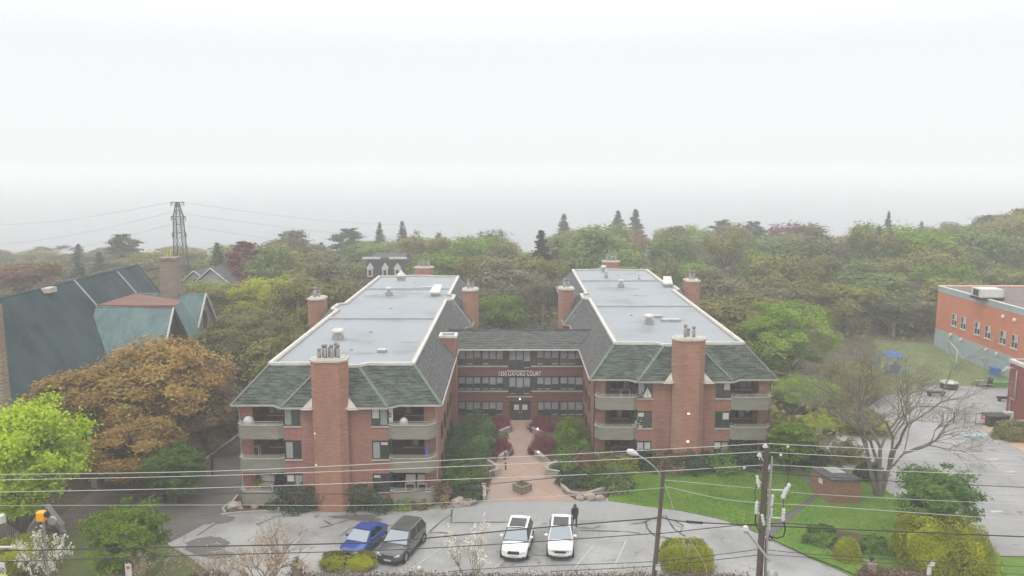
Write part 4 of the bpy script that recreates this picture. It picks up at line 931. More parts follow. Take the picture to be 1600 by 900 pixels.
# the wood behind: one crown after another, going down to the water
BOX = [(-21, 2, 55, 119), (2.8, 24, 60, 128), (-5, 7, 75, 87), (58, 200, 40, 118), (-75, -36, 60, 116), (44, 70, 60, 118)]
HX = [(AY(h[2], h[3], h[4]).x, h[4], h[5]*h[4]/FPX/2) for h in HAND]
def skyline(px):
    pts = [(-200,408),(0,408),(60,400),(120,395),(215,388),(330,378),(420,380),(520,372),(590,374),(680,366),(760,370),(800,384),(840,385),(900,362),(1000,356),(1100,356),(1200,358),(1290,366),(1350,355),(1440,354),(1500,352),(1550,345),(1600,335),(1800,325)]
    for (a, u), (b_, v) in zip(pts[:-1], pts[1:]):
        if a <= px <= b_: return u+(v-u)*(px-a)/(b_-a)-(7 if px > 640 else 0)
    return 380
KIND = [('leaf_olive','olive'),('leaf_grey','grey brown'),('leaf_mid','soft green'),('leaf_olive2','khaki'),('leaf_russet','russet'),('leaf_bright','light green'),('leaf_pine','dark green')]
def pxof(x, y, z):
    v = Vector((x, y, z-CAMZ)); d = v.dot(FWD); return 800+FPX*v.dot(RGT)/d, 450-FPX*v.dot(UPV)/d
cnt = 0
MARKS = [(0,'the near church roof'),(120,'the church ridge'),(215,'the church roof end'),(262,'the stone chimney'),(290,'the pylon'),(335,'the gabled houses'),(380,'the maroon beech'),(430,'the yellow green tree'),(480,'the outer left chimney'),(545,'the flat topped pine'),(600,'the mansard house'),(655,'the left end chimney'),(700,'the left roof hatch'),(740,'the inner left chimney'),(790,'the court ridge'),(845,'the dark spruce'),(880,'the inner right chimney'),(920,'the small roof vents'),(955,'the right end chimney'),(1000,'the two tall pines'),(1045,'the right roof hatch'),(1098,'the outer right chimney'),(1150,'the skyline pines'),(1200,'the bright round tree'),(1247,'the purple beech'),(1310,'the bare tree'),(1389,'the pointed spruce'),(1450,'the orange wall corner'),(1540,'the rooftop unit'),(1600,'the right frame edge')]
for Y0, stp in ((88,9),(97,9),(106,9.5),(116,10),(126,10.5),(137,11),(149,12),(162,13),(177,14.5),(194,16),(212,18),(232,19),(254,20),(276,22)):
    half = 0.66*Y0+5; x = -half+rng_f.uniform(0, 5)
    while x < half:
        xx, yy = x+rng_f.uniform(-2.5,2.5), Y0+rng_f.uniform(-3.5,3.5); x += stp
        if any(a-4 < xx < b_+4 and c-3 < yy < d+4 for a, b_, c, d in BOX): continue
        if any((xx-a)**2+(yy-c)**2 < (r*.75)**2 for a, c, r in HX): continue
        px, _ = pxof(xx, yy, 8)
        if xx > 40 and yy < 95: continue
        if px < 300 and yy < 118: continue
        sk = skyline(px); far = Y0 >= 150
        ztop = AY(px, sk+rng_f.uniform(0, 14), yy).z if far else min(AY(px, sk+12, yy).z, rng_f.uniform(8, 13))
        if not far and px < 320: ztop = min(ztop, 8)
        if px > 1150 and yy < 125: ztop = min(ztop, 9.5)
        if 522 < px < 688 and yy < 160: ztop = min(ztop, AY(px, 441, yy).z)
        if 296 < px < 352 and yy < 148: ztop = min(ztop, AY(px, 437, yy).z)
        if 1150 < px < 1335 and yy < 112: continue
        if 535 < px < 668 and 112 < yy < 176: continue
        hgt_ = max(4.5, ztop-hgt(xx, yy)); r_ = noise.noise(Vector((xx*.03, yy*.03, 3)))+rng_f.uniform(-.45,.45)
        if rng_f.random() < .07 and far: key, m = 'spruceA', 6
        elif r_ < -.42: key, m = 'broadC', 1
        elif r_ < -.25: key, m = rng_f.choice(('bareA','broadB')), 3
        elif r_ < .08: key, m = rng_f.choice(('broadA','broadB')), 0
        elif r_ < .36: key, m = rng_f.choice(('broadA','broadC')), 2
        elif r_ < .56: key, m = 'broadB', 5
        else: key, m = rng_f.choice(('broadA','bareA')), 4
        if px < 330 and m in (2, 5): m = 1
        mark = min(MARKS, key=lambda q: abs(q[0]-px))[1]; row = {88:'nearest',97:'second',106:'third',116:'fourth',126:'fifth',137:'sixth',149:'seventh',162:'eighth',177:'ninth',194:'tenth',212:'eleventh',232:'twelfth',254:'second farthest',276:'farthest'}[Y0]
        zone = 'left of the left wing' if px < 470 else 'behind the left wing and court' if px < 880 else 'behind the right wing' if px < 1150 else 'right of the right wing'
        dep = 'far down the foggy wood' if far else 'in the near part of the wood'
        kind = {'spruceA':'pointed spruce','bareA':'thin budding tree'}.get(key, 'leafy tree')
        w = rng_f.uniform(9.5, 13.5) if key != 'spruceA' else 6
        plant(key, KIND[m][0], xx, yy, hgt_, w*(1+.15*(Y0>150)), f'hazy {KIND[m][1]} {kind}, {row} row of the wood, behind {mark}', 'tree', 'spruce_tree' if key == 'spruceA' else 'tree', f'{KIND[m][1]} {kind}s behind {mark}', bark='bark'); cnt += 1
# low growth under the wood: nobody could count it
P = []
for _ in range(26000):
    y = 72+rs.rand()**1.3*150; x = (rs.rand()*2-1)*(0.7*y+8)
    if any(a-1 < x < b_+1 and c-1 < y < d+1 for a, b_, c, d in BOX): continue
    if x > 37 and y < 118 or (x < -20 and y < 84): continue
    if 22 < x < 40 and y < 74: continue
    P.append((x, y, hgt(x,y)+rs.rand()**2*2.2))
me = leaf_mesh('undergrowth', P, .55, .8); me.materials.append(M['leaf_olive']); o = bpy.data.objects.new('undergrowth', me); COL.objects.link(o); tag(o, 'tangled low growth on the floor of the wood', 'undergrowth', kind='stuff')

# ---- shrubs
def shrub(name, label, cat, c, rx, ry, h, leafm, nl, leaf, group=None, boxy=0.0, z=None, lump=0.25, up=0.5, stem=True, seed=1):
    z0 = hgt(c[0], c[1])+0.08 if z is None else z; t = thing(name, label, cat, (c[0], c[1], z0), group); r = np.random.RandomState(seed)
    d = r.normal(size=(nl,3)); d /= np.linalg.norm(d,axis=1)[:,None]; d[:,2] = np.abs(d[:,2])
    if boxy: d = np.sign(d)*np.abs(d)**(1-boxy); 
    L = np.array([1+lump*noise.noise(Vector((v[0]*2.2, v[1]*2.2, v[2]*2.2+seed)))*1.6 for v in d])
    rad = (0.72+0.28*r.rand(nl)**.5)*L; rad = np.where(r.rand(nl)<.12, rad*r.uniform(.3,.9,nl), rad)
    P = d*rad[:,None]*np.array([rx,ry,h]); P[:,2] = np.maximum(P[:,2], 0.03)
    me = leaf_mesh('leaves', P, leaf, up, d); me.materials.append(M[leafm]); o = bpy.data.objects.new('foliage', me); COL.objects.link(o); o.parent = t
    if stem:
        mb = MB(); rr = random.Random(seed)
        for _ in range(7):
            a = rr.uniform(0,6.28); mb.tube([(0.05*math.cos(a),0.05*math.sin(a),-.1),(rx*.25*math.cos(a),ry*.25*math.sin(a),h*.4),(rx*.5*math.cos(a),ry*.5*math.sin(a),h*.75)],[.04,.03,.012],4)
        mb.build('stem', M['barkd'], t, local=True)
    return t
def SH(px, pyb, wpx, hpx, *a, depth=None, **k):   # px of the foot, width and height in photo pixels
    g = G(px, pyb); s = g.y*1.01/FPX*1.02; w = wpx*s/2; dd = depth or w*.85
    name, label, cat, leafm, nl, leaf = a; return shrub(name, label, cat, (g.x, g.y+dd*.6), w, dd, hpx*s*.95, leafm, nl, leaf, **k)
SH(735,718,86,58,'rhododendron','big dark green rhododendron left of the walkway, beside the left wing','shrub','rhodo',11000,.11,seed=2,lump=.35,depth=3.0)
SH(757,690,40,36,'rhododendron','mid green rhododendron behind the big one, next to the maroon maple','shrub','rhodo',3000,.11,seed=3)
SH(895,706,68,45,'rhododendron','pale green rounded rhododendron right of the walkway','shrub','leaf_bright',8000,.11,seed=4,lump=.4)
SH(886,722,46,22,'low_shrub','low light green shrub in front of the pale rhododendron','shrub','leaf_bright',2200,.09,seed=5)
SH(924,722,44,24,'low_shrub','green shrub under the corner of the right wing balconies','shrub','leaf_green',2200,.09,seed=6)
for (px, py, w, h, lb, sd_) in ((781,675,38,22,'maroon japanese maple at the upper left of the walkway, nearest the door',7),(783,714,36,27,'maroon japanese maple at the lower left of the walkway',8),(846,676,42,24,'maroon japanese maple at the upper right of the walkway, nearest the door',9),(848,712,48,32,'widest maroon japanese maple at the lower right of the walkway',10)):
    SH(px, py, w, h, 'japanese_maple', lb, 'small tree', 'leaf_maroon', 4500, .07, seed=sd_, lump=.3, up=.9)
# foundation planting, front of left wing
for i, (px, py, w, h, m, lb) in enumerate(((462,797,112,42,'leaf_dark','dark spreading juniper left of the left wing chimney foot'),(428,797,50,16,'leaf_dark','low dark juniper under the lowest left balcony'),(583,797,112,44,'leaf_dark','dark spreading juniper right of the left wing chimney foot'),(632,797,50,18,'leaf_mid','low green shrub under the lowest right balcony of the left wing'),(658,796,40,22,'leaf_brown','brownish shrub left of the corner boulders'),(690,791,44,36,'leaf_brown','brown green shrub at the corner of the left wing'),
    (712,770,50,40,'leaf_green','green shrub behind the left garden wall'),(742,755,46,30,'leaf_mid','leafy shrub in the left raised bed beside the walkway'),(720,740,44,26,'leaf_green','dark shrub between the big rhododendron and the left raised bed'),(727,786,60,20,'leaf_dark','low dark ground shrub above the left rockery'),
    (885,745,40,26,'leaf_mid','green shrub behind the right raised bed wall'),(900,762,56,24,'leaf_dark','dark low shrub above the right garden wall'),(935,765,50,30,'leaf_green','green shrub in the middle of the right bed'),(915,735,44,28,'leaf_russet','bronze leaved shrub in the right bed beside the walkway'),(950,740,46,28,'leaf_olive','olive shrub at the back of the right bed'),(968,772,44,42,'leaf_mid','pale green shrub at the edge of the lawn'),(980,742,40,26,'leaf_yellow','yellow green clipped shrub under the street lamp arm'),
    (1010,738,60,26,'leaf_dark','dark shrub left end of the hedge in front of the right wing'),(1048,740,64,30,'leaf_brown','brownish shrub in the hedge right of the dark one'),(1090,742,70,30,'leaf_dark','dark shrub in front of the right wing chimney'),(1132,740,64,28,'leaf_green','green shrub below the right window column of the right wing'),(1172,736,60,36,'leaf_dark','tall dark shrub under the right balconies of the right wing'),(1208,733,46,30,'leaf_green','green shrub at the right end of the hedge, behind the utility pole'),
    (1262,728,70,36,'leaf_dark','dark shrub mass behind the brick shed'),(1330,726,60,34,'leaf_olive','olive shrub right of the brick shed by the schoolyard'),(1362,752,44,26,'leaf_dark','dark shrub at the foot of the bare tree'))):
    SH(px, py, w, h, 'shrub', lb, 'shrub', m, int(900+w*h*1.1), .11, seed=20+i, lump=.4)
# clipped bushes on the street side
SH(1076,896,88,44,'clipped_bush','large clipped yellow green yew bush at the edge of the parking lot','bush','yew',16000,.06,seed=60,lump=.07,boxy=.35)
SH(541,892,94,20,'clipped_bush','low flat clipped yellow green bush in front of the blue car','bush','yew',9000,.06,seed=61,lump=.1,boxy=.45,depth=1.1)
SH(1490,905,150,88,'clipped_bush','very large clipped yellow green bush at the lower right','bush','yew',24000,.075,seed=62,lump=.12,boxy=.3)
SH(1485,868,92,52,'clipped_bush','upper tier of clipped yellow bush behind the very large one','bush','yew',12000,.075,seed=63,lump=.12,boxy=.25)
SH(1327,880,44,38,'clipped_bush','small round clipped yellow green bush on the lawn beside the driveway','bush','yew',5000,.06,seed=64,lump=.06,boxy=.2)
SH(1285,853,54,24,'fern_bush','dark leafy bush left of the small round bush','shrub','leaf_green',3000,.13,seed=65,lump=.4)
SH(1368,866,44,26,'fern_bush','dark leafy bush right of the small round bush','shrub','leaf_green',2600,.13,seed=66,lump=.4)
SH(1590,690,60,30,'shrub','yellow green shrub in the planter at the right edge','shrub','leaf_olive',3000,.12,seed=67)
# flowers in the beds
for i, (px, py, lb) in enumerate(((755,742,'pale yellow flowers in the left raised bed'),(895,742,'pale yellow flowers behind the right garden wall'),(636,795,'light green ground flowers in front of the left wing'))):
    g = G(px, py); P = rs.normal(size=(160,3))*np.array([1.4,.7,.12])+np.array([0,0,.35]); t = thing('flower_clump', lb, 'flowers', g)
    me = leaf_mesh('flowers', P, .09, 1); me.materials.append(M['leaf_yellow']); o = bpy.data.objects.new('blossom', me); COL.objects.link(o); o.parent = t

# ---- blossoming small trees beside the street
def blossom(px, pyb, ytop, wpx, label, seed, flm, nfl, spread, leaf=.09, Y=None, twigm='twig', cl=2.2, depth=5, r0=.09):
    g = G(px, pyb) if Y is None else Vector((AY(px, pyb, Y).x, Y, 0)); rng = random.Random(seed); h = AY(px, ytop, g.y).z
    key = 'bl%d' % seed; proto_bare(key, seed, H=6, depth=depth, spread=spread, nleaf=0, r0=r0, first=.3, stems=3, up=.35)
    tm, _, H, Rr = PROTO[key]; w = wpx*g.y*1.01/FPX
    v = np.array([tuple(x.co) for x in tm.vertices]); top = v[v[:,2] > H*.35]; q = top[rs.randint(0, len(top), nfl)]
    k = rs.randint(0, len(q), nfl); q = q[k//cl.__int__() if False else k] + rs.normal(size=(nfl,3))*.06
    me = leaf_mesh('blossom', q, leaf, .3); PROTO[key] = (tm, me, H, Rr)
    return plant(key, flm, g.x, g.y, h, w, label, 'small tree', 'magnolia_tree' if flm == 'petal' else 'budding_tree', bark=twigm, z=0)
blossom(735,915,812,74,'white flowering magnolia between the grey car and the white car',31,'petal',2600,.42,.10, Y=47.5)
blossom(80,925,822,85,'white flowering magnolia shrub at the lower left near the speed sign',32,'petal',1500,.5,.11, Y=47)
blossom(415,935,806,150,'bare budding tree with beige blossoms in front of the parking lot',33,'bud',1500,.6,.075, Y=46)
blossom(330,935,846,100,'lower beige budding shrub at the left corner of the parking lot',34,'bud',600,.6,.075, Y=46.5)
blossom(228,925,850,120,'pale yellow budding shrub behind the no parking sign',35,'bud',420,.6,.07, Y=46.5)

# grass blades over the two lawns, ragged along the edges
def inpoly(x, y, P):
    c = False; j = len(P)-1
    for i in range(len(P)):
        if (P[i][1] > y) != (P[j][1] > y) and x < (P[j][0]-P[i][0])*(y-P[i][1])/(P[j][1]-P[i][1])+P[i][0]: c = not c
        j = i
    return c
Q = []
for poly in (LAWN, LAWN2):
    x0, x1 = min(p[0] for p in poly), max(p[0] for p in poly); y0, y1 = min(p[1] for p in poly), max(p[1] for p in poly); n = 0
    while n < 22000:
        x, y = rs.uniform(x0, x1), max(44, rs.uniform(y0, y1))
        if inpoly(x+rs.normal()*.06, y+rs.normal()*.06, poly): Q.append((x, y, hgt(x, y)+.11+rs.rand()*.03)); n += 1
me = leaf_mesh('lawn_blades', Q, .055, .1); F('blade', (0.06,0.14,0.009), (0.125,0.22,0.018), (0.20,0.22,0.05), .3, scale=.4, hv=0); me.materials.append(M['blade']); o = bpy.data.objects.new('lawn_blades', me); COL.objects.link(o); tag(o, 'short green grass blades on the lawns', 'grass', kind='stuff')
# fallen leaves and litter on the asphalt near the planting
Q = []
for _ in range(1500):
    g = G(rs.uniform(280, 1250), rs.choice([803,812,838,872,886])+rs.normal()*9); Q.append((g.x, g.y, hgt(g.x, g.y)+.045))
me = leaf_mesh('fallen_leaves', Q, .035, 3); me.materials.append(M['leaf_brown']); o = bpy.data.objects.new('fallen_leaves', me); COL.objects.link(o); tag(o, 'scattered fallen leaves on the asphalt', 'leaves', kind='stuff')

# ================================================================== CHURCH
church = thing('church', 'long stone church with steep weathered green copper roofs among the bronze trees', 'church', (-50, 95, 0))
M['copper'] = pm('dark_copper_roof', (0.02,0.035,0.04), (0.048,0.075,0.08), 0.35, 0.9, stretch=(1,1,.35), spec=.2)
M['verdi'] = pm('verdigris_roof', (0.085,0.145,0.145), (0.14,0.215,0.21), 0.6, 0.85, stretch=(2,2,.3), spec=.25)
M['stone'] = pm('ironstone_wall', (0.16,0.13,0.105), (0.30,0.235,0.18), 2.2, 0.95, 0.5, stretch=(1,1,2.2), lo=.4, hi=.6)
M['stone2'] = brick('stone_courses', (0.19,0.155,0.12), (0.29,0.21,0.155), (0.33,0.31,0.27), (0.22,0.15,0.11), scale=3.2, amt=.85)
M['rust'] = pm('red_brown_deck', (0.15,0.075,0.055), (0.19,0.10,0.075), 0.8, 0.9)
RZC = 13.5; far = AZ(215,412,RZC); nr = AZ(3,463,RZC); dirv = (nr-far).normalized(); nr = far + dirv*46
nx = Vector((-dirv.y, dirv.x, 0)); nx = nx if nx.x > 0 else -nx           # outward, to the right
RUN, ZB = 7.6, 2.6
mb = MB()
def slab(mb, a, b, c, d, th, m=0): 
    n = (b-a).cross(d-a).normalized(); n = n if n.z > 0 else -n
    mb.extr([a, b, c, d], -n*th, m)
e_far = far+nx*RUN-Vector((0,0,RZC-ZB))-dirv*1.2; e_nr = nr+nx*RUN-Vector((0,0,RZC-ZB))
slab(mb, far, nr, e_nr, e_far, .25)
w_far = far-nx*RUN-Vector((0,0,RZC-ZB)); w_nr = nr-nx*RUN-Vector((0,0,RZC-ZB)); slab(mb, far, nr, w_nr, w_far, .25)
mainr = mb.build('roof', M['copper'], church)
ends = MB().extr([far-dirv*-.4, e_far+dirv*1.7, w_far+dirv*.5], dirv*.4).extr([nr-dirv*.4, e_nr-dirv*.4, w_nr-dirv*.4], -dirv*.4)
c4 = [far+nx*(RUN-.7), nr+nx*(RUN-.7), nr-nx*(RUN-.7), far-nx*(RUN-.7)]; ends.prism([(v.x, v.y) for v in c4], 0, ZB+.9); ends.build('wall', M['stone'], church)
sr = MB()   # pale raised seams on the main roof
for (u0, v0, u1, v1) in ((115,438,151,478),(183,425,213,459)):
    def onroof(px, py):
        o = Vector((0,0,CAMZ)); d = ray(px, py); n = (far-nr).cross(e_nr-nr); return o+d*((far-o).dot(n)/d.dot(n))
    a, b = onroof(u0, v0), onroof(u1, v1); sr.tube([a+Vector((0,0,.05)), b+Vector((0,0,.05))], .14, 5)
for i, part in enumerate([sr]): part.build('roof_seam', M['steel'], mainr)
p = onroof(73,454); MB().box(p.x-.9,p.x+.7,p.y-.8,p.y+.8,p.z-.2,p.z+.35).build('skylight', M['cap'], mainr)
# two transepts with gables facing right
def transept(ridge_in, ridge_out, half, zt, ze, face, name='transept_roof'):
    d = (ridge_out-ridge_in); d.z = 0; d.normalize(); s = Vector((-d.y, d.x, 0))
    s = s if s.y < 0 else -s; m = MB(); dz = Vector((0,0,zt-ze))
    slab(m, ridge_in, ridge_out, ridge_out+s*half-dz, ridge_in+s*half-dz, .2); slab(m, ridge_in, ridge_out, ridge_out-s*half-dz, ridge_in-s*half-dz, .2)
    r = m.build(name, M['verdi'], church)
    g = MB(); o = ridge_out-d*.7; g.extr([o-Vector((0,0,.3)), o+s*(half-.3)-dz, Vector(((o+s*(half-.3)).x, (o+s*(half-.3)).y, 0)), Vector(((o-s*(half-.3)).x, (o-s*(half-.3)).y, 0)), o-s*(half-.3)-dz], d*.35)
    g.build('gable_wall', M['stone'], church)
    b = MB(); 
    for sg in (1, -1): b.tube([ridge_out+Vector((0,0,.05)), ridge_out+s*half*sg-dz+Vector((0,0,.05))], .13, 5)
    b.build('verge', M['white'], r)
    wm = MB(); c = o+d*.36; wm.extr([c+s*.5-Vector((0,0,2.2)), c-s*.5-Vector((0,0,2.2)), c-s*.5-Vector((0,0,4.6)), c+s*.5-Vector((0,0,4.6))], d*.06); wm.build('window', M['glass'], church)
T1 = 10.4
a = AZ(150,478,T1); b = AZ(272,478,T1); transept(a, b, 4.6, T1, 4.0, 1)
T2 = 10.2
a2 = AZ(212,457,T2); b2 = AZ(322,459,T2); transept(a2-Vector((1.5,0,0)), b2, 3.6, T2, 4.6, 1)
dk = [AZ(152,476.5,T1+.12), AZ(211,458.5,T1+.12), AZ(284,469.5,T1+.12), AZ(273,477,T1+.12)]
MB().prism([(v.x, v.y) for v in dk], T1-.25, T1+.12).build('flat_deck', M['rust'], church)
q1, q2 = dk[2], dk[3]; MB().extr([q1, q2, q2+Vector((2.6,-.4,-5.6)), q1+Vector((2.2,1.2,-5.2))], (-.1,.0,-.2)).build('valley_roof', M['verdi'], church)
c = AZ(262,455,9.0); cy_ = 104; p0 = AY(248,404,cy_); p1 = AY(273,404,cy_)
chm = MB().box(p0.x, p1.x, cy_, cy_+1.7, 0, p0.z-.2); ch_ = chm.build('stone_chimney', M['stone2'], church)
MB().box(p0.x-.12, p1.x+.12, cy_-.12, cy_+1.82, p0.z-.2, p0.z+.1).build('chimney_cap', M['stone'], ch_)
fl_ = MB()
for u in (.35,.55): 
    xx = p0.x+(p1.x-p0.x)*u; fl_.tube([(xx,cy_+1,p0.z),(xx,cy_+1,p0.z+.9),(xx+.18,cy_+1,p0.z+.95)], .07, 6)
fl_.build('antenna', flat('yellow_metal', (.55,.5,.1)), ch_)
# stone tower flank at the frame edge and the low aisle roof
tw = AY(-6,480,58); MB().box(tw.x-5, tw.x, 58, 58.7, 0, AY(8,478,58).z).build('tower_wall', M['stone2'], church)


# ================================================================== SCHOOL
school = thing('school_building', 'long low school with coral upper wall, blue grey lower wall and flat gravel roof', 'building', (56, 110, 0))
M['coral'] = pm('coral_metal_siding', (0.52,0.165,0.085), (0.58,0.195,0.105), 0.5, 0.6)
M['bluegrey'] = pm('blue_grey_block', (0.27,0.34,0.35), (0.34,0.41,0.42), 0.7, 0.8)
M['gravel'] = pm('gravel_roof', (0.12,0.096,0.088), (0.18,0.147,0.135), 1.2, 0.95)
g0 = AZ(1457,543,.56); g1 = AZ(1572,590,.56); WXs = (g0.x+g1.x)/2; YS1 = AY(1457,543,g0.y).y; ZT = AY(1452,447,YS1).z
def SW(px, py):
    d = ray(px, py); t = WXs/d.x; return Vector((0,0,CAMZ))+d*t
zsp = SW(1450,508).z; yn = 62
def swall(z0, z1, name, m, dx=0):
    return MB().box(WXs-dx, WXs+.4, yn, YS1, z0, z1).build(name, m, school)
swall(-.5, zsp, 'lower_wall', M['bluegrey'], .03); swall(zsp, ZT-.75, 'upper_wall', M['coral']); swall(ZT-.75, ZT, 'cornice_band', M['bluegrey'], .05)
MB().box(WXs+.4, 130, YS1-.4, YS1, -.5, ZT).build('wall', M['coral'], school)
MB().box(WXs+.2, 130, yn, YS1-.2, ZT-.4, ZT-.15).build('flat_roof', M['gravel'], school)
MB().box(WXs-.1, WXs+.3, yn, YS1+.1, ZT, ZT+.1).box(WXs+.3, 130, YS1-.3, YS1+.1, ZT, ZT+.1).build('roof_edge', M['white'], school)
for (px, py) in ((1492,500),(1506,505),(1528,513),(1544,519),(1568,527.5),(1586,534)):
    c = SW(px, py); h, w = .85, .62; gm, fm = MB(), MB(); window(gm, fm, c.y-w, c.y+w, c.z-h, c.z+h, WXs-.02, 2, 'none', random.Random(1), -1, 'y')
    fm.box(WXs-.09, WXs-.02, c.y-w+.04, c.y+w-.04, c.z-.03, c.z+.03); w_ = gm.build('window', WM, school); fm.build('window_frame', M['white'], w_)
    MB().box(WXs-.16, WXs+.02, c.y-w-.1, c.y+w+.1, c.z-h-.1, c.z-h-.002).build('sill', M['white'], w_)
for (px, py) in ((1487.5,522.5),(1504,530),(1543,545),(1560,552.5),(1570,494),(1588,499.5)):
    c = SW(px, py); MB().lathe((WXs-.22, c.y, c.z-.2), [(.22,0),(.24,.15),(.12,.38),(.02,.4)], 10).box(WXs-.2, WXs, c.y-.06, c.y+.06, c.z+.02, c.z+.12).build('wall_lamp', M['white'], school)
u = AZ(1542,466,ZT); ru = MB().box(u.x-1.6, u.x+1.6, u.y-1.2, u.y+1.2, ZT-.1, ZT+.25, 1).box(u.x-1.5, u.x+1.5, u.y-1.1, u.y+1.1, ZT+.25, ZT+1.35, 0); ru.box(u.x-1.55,u.x-1.5,u.y-.6,u.y+.6,ZT+.4,ZT+1.2,1)
ru.build('rooftop_unit', [M['white'], M['black']], school, bevel=.04)
MB().lathe((AZ(1495,452,ZT).x, AZ(1495,452,ZT).y, ZT-.15), [(.08,0),(.08,.7),(.12,.75)], 8).build('vent_pipe', M['white'], school)

annex = thing('school_annex', 'low dark red brick annex with white roof edge at the right edge', 'building', (55, 80, 0))
M['redb'] = brick('dark_red_brick', (0.20,0.035,0.028), (0.25,0.05,0.038), (0.22,0.10,0.08), (0.24,0.07,0.05))
ga = AZ(1571,651,.5); AXx, AYy = ga.x, ga.y; zt_ = AY(1576,566,AYy).z
MB().box(AXx, AXx+20, AYy-26, AYy, -.5, zt_).build('wall', M['redb'], annex)
MB().box(AXx-.12, AXx+20, AYy-26.1, AYy+.12, zt_, zt_+.35).build('roof_edge', M['white'], annex)
MB().box(AXx+.3, AXx+20, AYy-26, AYy-.3, zt_+.36, zt_+.4).build('flat_roof', M['gravel'], annex)
def AW(px, py):
    d = ray(px, py); return Vector((0,0,CAMZ))+d*((AXx-.05)/d.x)
a_, b_ = AW(1590,580), AW(1583,650); MB().tube([(AXx-.1, a_.y, a_.z), (AXx-.1, a_.y, a_.z-3.2), (AXx-.12, b_.y+.6, b_.z+1.8), (AXx-.12, b_.y+.6, b_.z-.6)], .07, 6).build('downpipe', M['white'], annex)
for (px, py) in ((1577,579),(1582,575)):
    c = AW(px, py); MB().tube([(AXx, c.y, c.z), (AXx-.5, c.y, c.z+.05)], .05, 6).box(AXx-.75, AXx-.35, c.y-.12, c.y+.12, c.z-.1, c.z+.12).build('security_lamp', M['white'], annex)
g = G(1573,662); ac = thing('air_conditioner', 'white outdoor air conditioner unit beside the dark red annex wall', 'air conditioner', g)
MB().box(g.x-.5, g.x+.45, g.y-.3, g.y+.1, g.z+.4, g.z+1.3).build('housing', M['white'], ac, bevel=.03); MB().lathe((g.x-.1, g.y-.31, g.z+.85), [(.3,0),(.3,.012)], 16, axis='y').build('fan_grille', M['steel'], ac)
MB().box(g.x-.4, g.x-.3, g.y-.25, g.y+.05, g.z, g.z+.4).box(g.x+.25, g.x+.35, g.y-.25, g.y+.05, g.z, g.z+.4).build('bracket', M['black'], ac)
g = G(1558,666); bx = thing('dumpster', 'black storage box in front of the white air conditioner', 'storage box', g)
MB().box(g.x-1.1, g.x+.9, g.y-.4, g.y+1.0, g.z, g.z+1.05).build('bin', M['black'], bx, bevel=.03); MB().box(g.x-1.15, g.x+.95, g.y-.45, g.y+1.05, g.z+1.06, g.z+1.16).build('lid', M['black'], bx)
# path to the annex, planter walls
drape('pavement', PX((1534,668),(1542,664),(1556,668),(1640,708),(1640,730),(1600,707),(1560,686)), .06, pm('buff_paving', (.42,.30,.2), (.48,.35,.25), 1.5, .85), .06)
g = MB(); kerb(g, PX((1562,668),(1566,672),(1620,694)), .3, .55); kerb(g, PX((1562,668),(1578,665),(1620,662)), .3, .5); tag(g.build('planter_wall', M['conc']), 'low concrete planter wall around the yellow green shrub by the annex', 'low wall')

# schoolyard furniture
def railfence(name, label, cat, pts, h, mat, sp=.14, parent_parts=True, r=.012, base=0.0):
    c = Vector(pts[0]); t = thing(name, label, cat, (c.x, c.y, hgt(c.x, c.y))); bar, post, railm = MB(), MB(), MB()
    for a, b in zip(pts[:-1], pts[1:]):
        a, b = Vector(a[:2]), Vector(b[:2]); L = (b-a).length; k = max(1, int(L/sp))
        for i in range(k+1):
            q = a.lerp(b, i/k); z = hgt(q.x, q.y)+base; (post if i % max(1,int(1.8/sp)) == 0 else bar).tube([(q.x,q.y,z),(q.x,q.y,z+h)], r*2.2 if i % max(1,int(1.8/sp)) == 0 else r, 4)
        for zz in (.12, h-.05): railm.tube([(a.x,a.y,hgt(a.x,a.y)+base+zz),(b.x,b.y,hgt(b.x,b.y)+base+zz)], r*1.6, 4)
    if bar.v: bar.build('bars', mat, t)
    post.build('post', mat, t); railm.build('rail', mat, t); return t
railfence('iron_fence', 'thin black rail fence across the schoolyard, left of the gate', 'fence', PX((1440,660),(1524,662)), 1.1, M['black'], .9)
gt_ = railfence('iron_gate', 'black barred double gate with a red sign in the schoolyard', 'gate', PX((1524,664),(1546,664)), 1.25, M['black'], .16)
ga_ = G(1535.5,664); sg_ = thing('gate_sign', 'white sign with a red square hanging on the schoolyard gate', 'sign', (ga_.x, ga_.y-.1, ga_.z+.5))
MB().box(ga_.x-.75, ga_.x+.75, ga_.y-.1, ga_.y-.07, ga_.z+.2, ga_.z+1.1).build('panel', M['white'], sg_); MB().box(ga_.x-.3, ga_.x+.3, ga_.y-.12, ga_.y-.102, ga_.z+.65, ga_.z+1.08).build('red_square', flat('red_paint',(.6,.08,.07)), sg_)
MB().box(ga_.x-.16, ga_.x+.16, ga_.y-.13, ga_.y-.121, ga_.z+.78, ga_.z+.95).build('white_mark', M['white'], sg_)
# soccer goal
g = G(1513,568); gl = thing('soccer_goal', 'white frame soccer goal standing against the blue grey school wall', 'goal', g)
q = [G(1513,568), G(1495,568), G(1497,560), G(1478,560)]
A_, B_ = G(1513,569), G(1494,568); up_ = Vector((0,0,1.9)); bk_ = Vector((-.2,3.2,0)); gm = MB()
C_, D_ = G(1480,552), G(1496,553)
gm.tube([B_, B_+up_, C_+up_, C_], .06, 6).build('frame', M['white'], gl); MB().tube([B_, A_, D_, C_, B_], .045, 5).build('ground_bar', M['white'], gl)
nt_ = MB()
for i in range(7):
    s = i/6; a = B_.lerp(C_, s); b = A_.lerp(D_, s); nt_.tube([a+up_, b], .012, 3)
nt_.build('net', M['white'], gl)
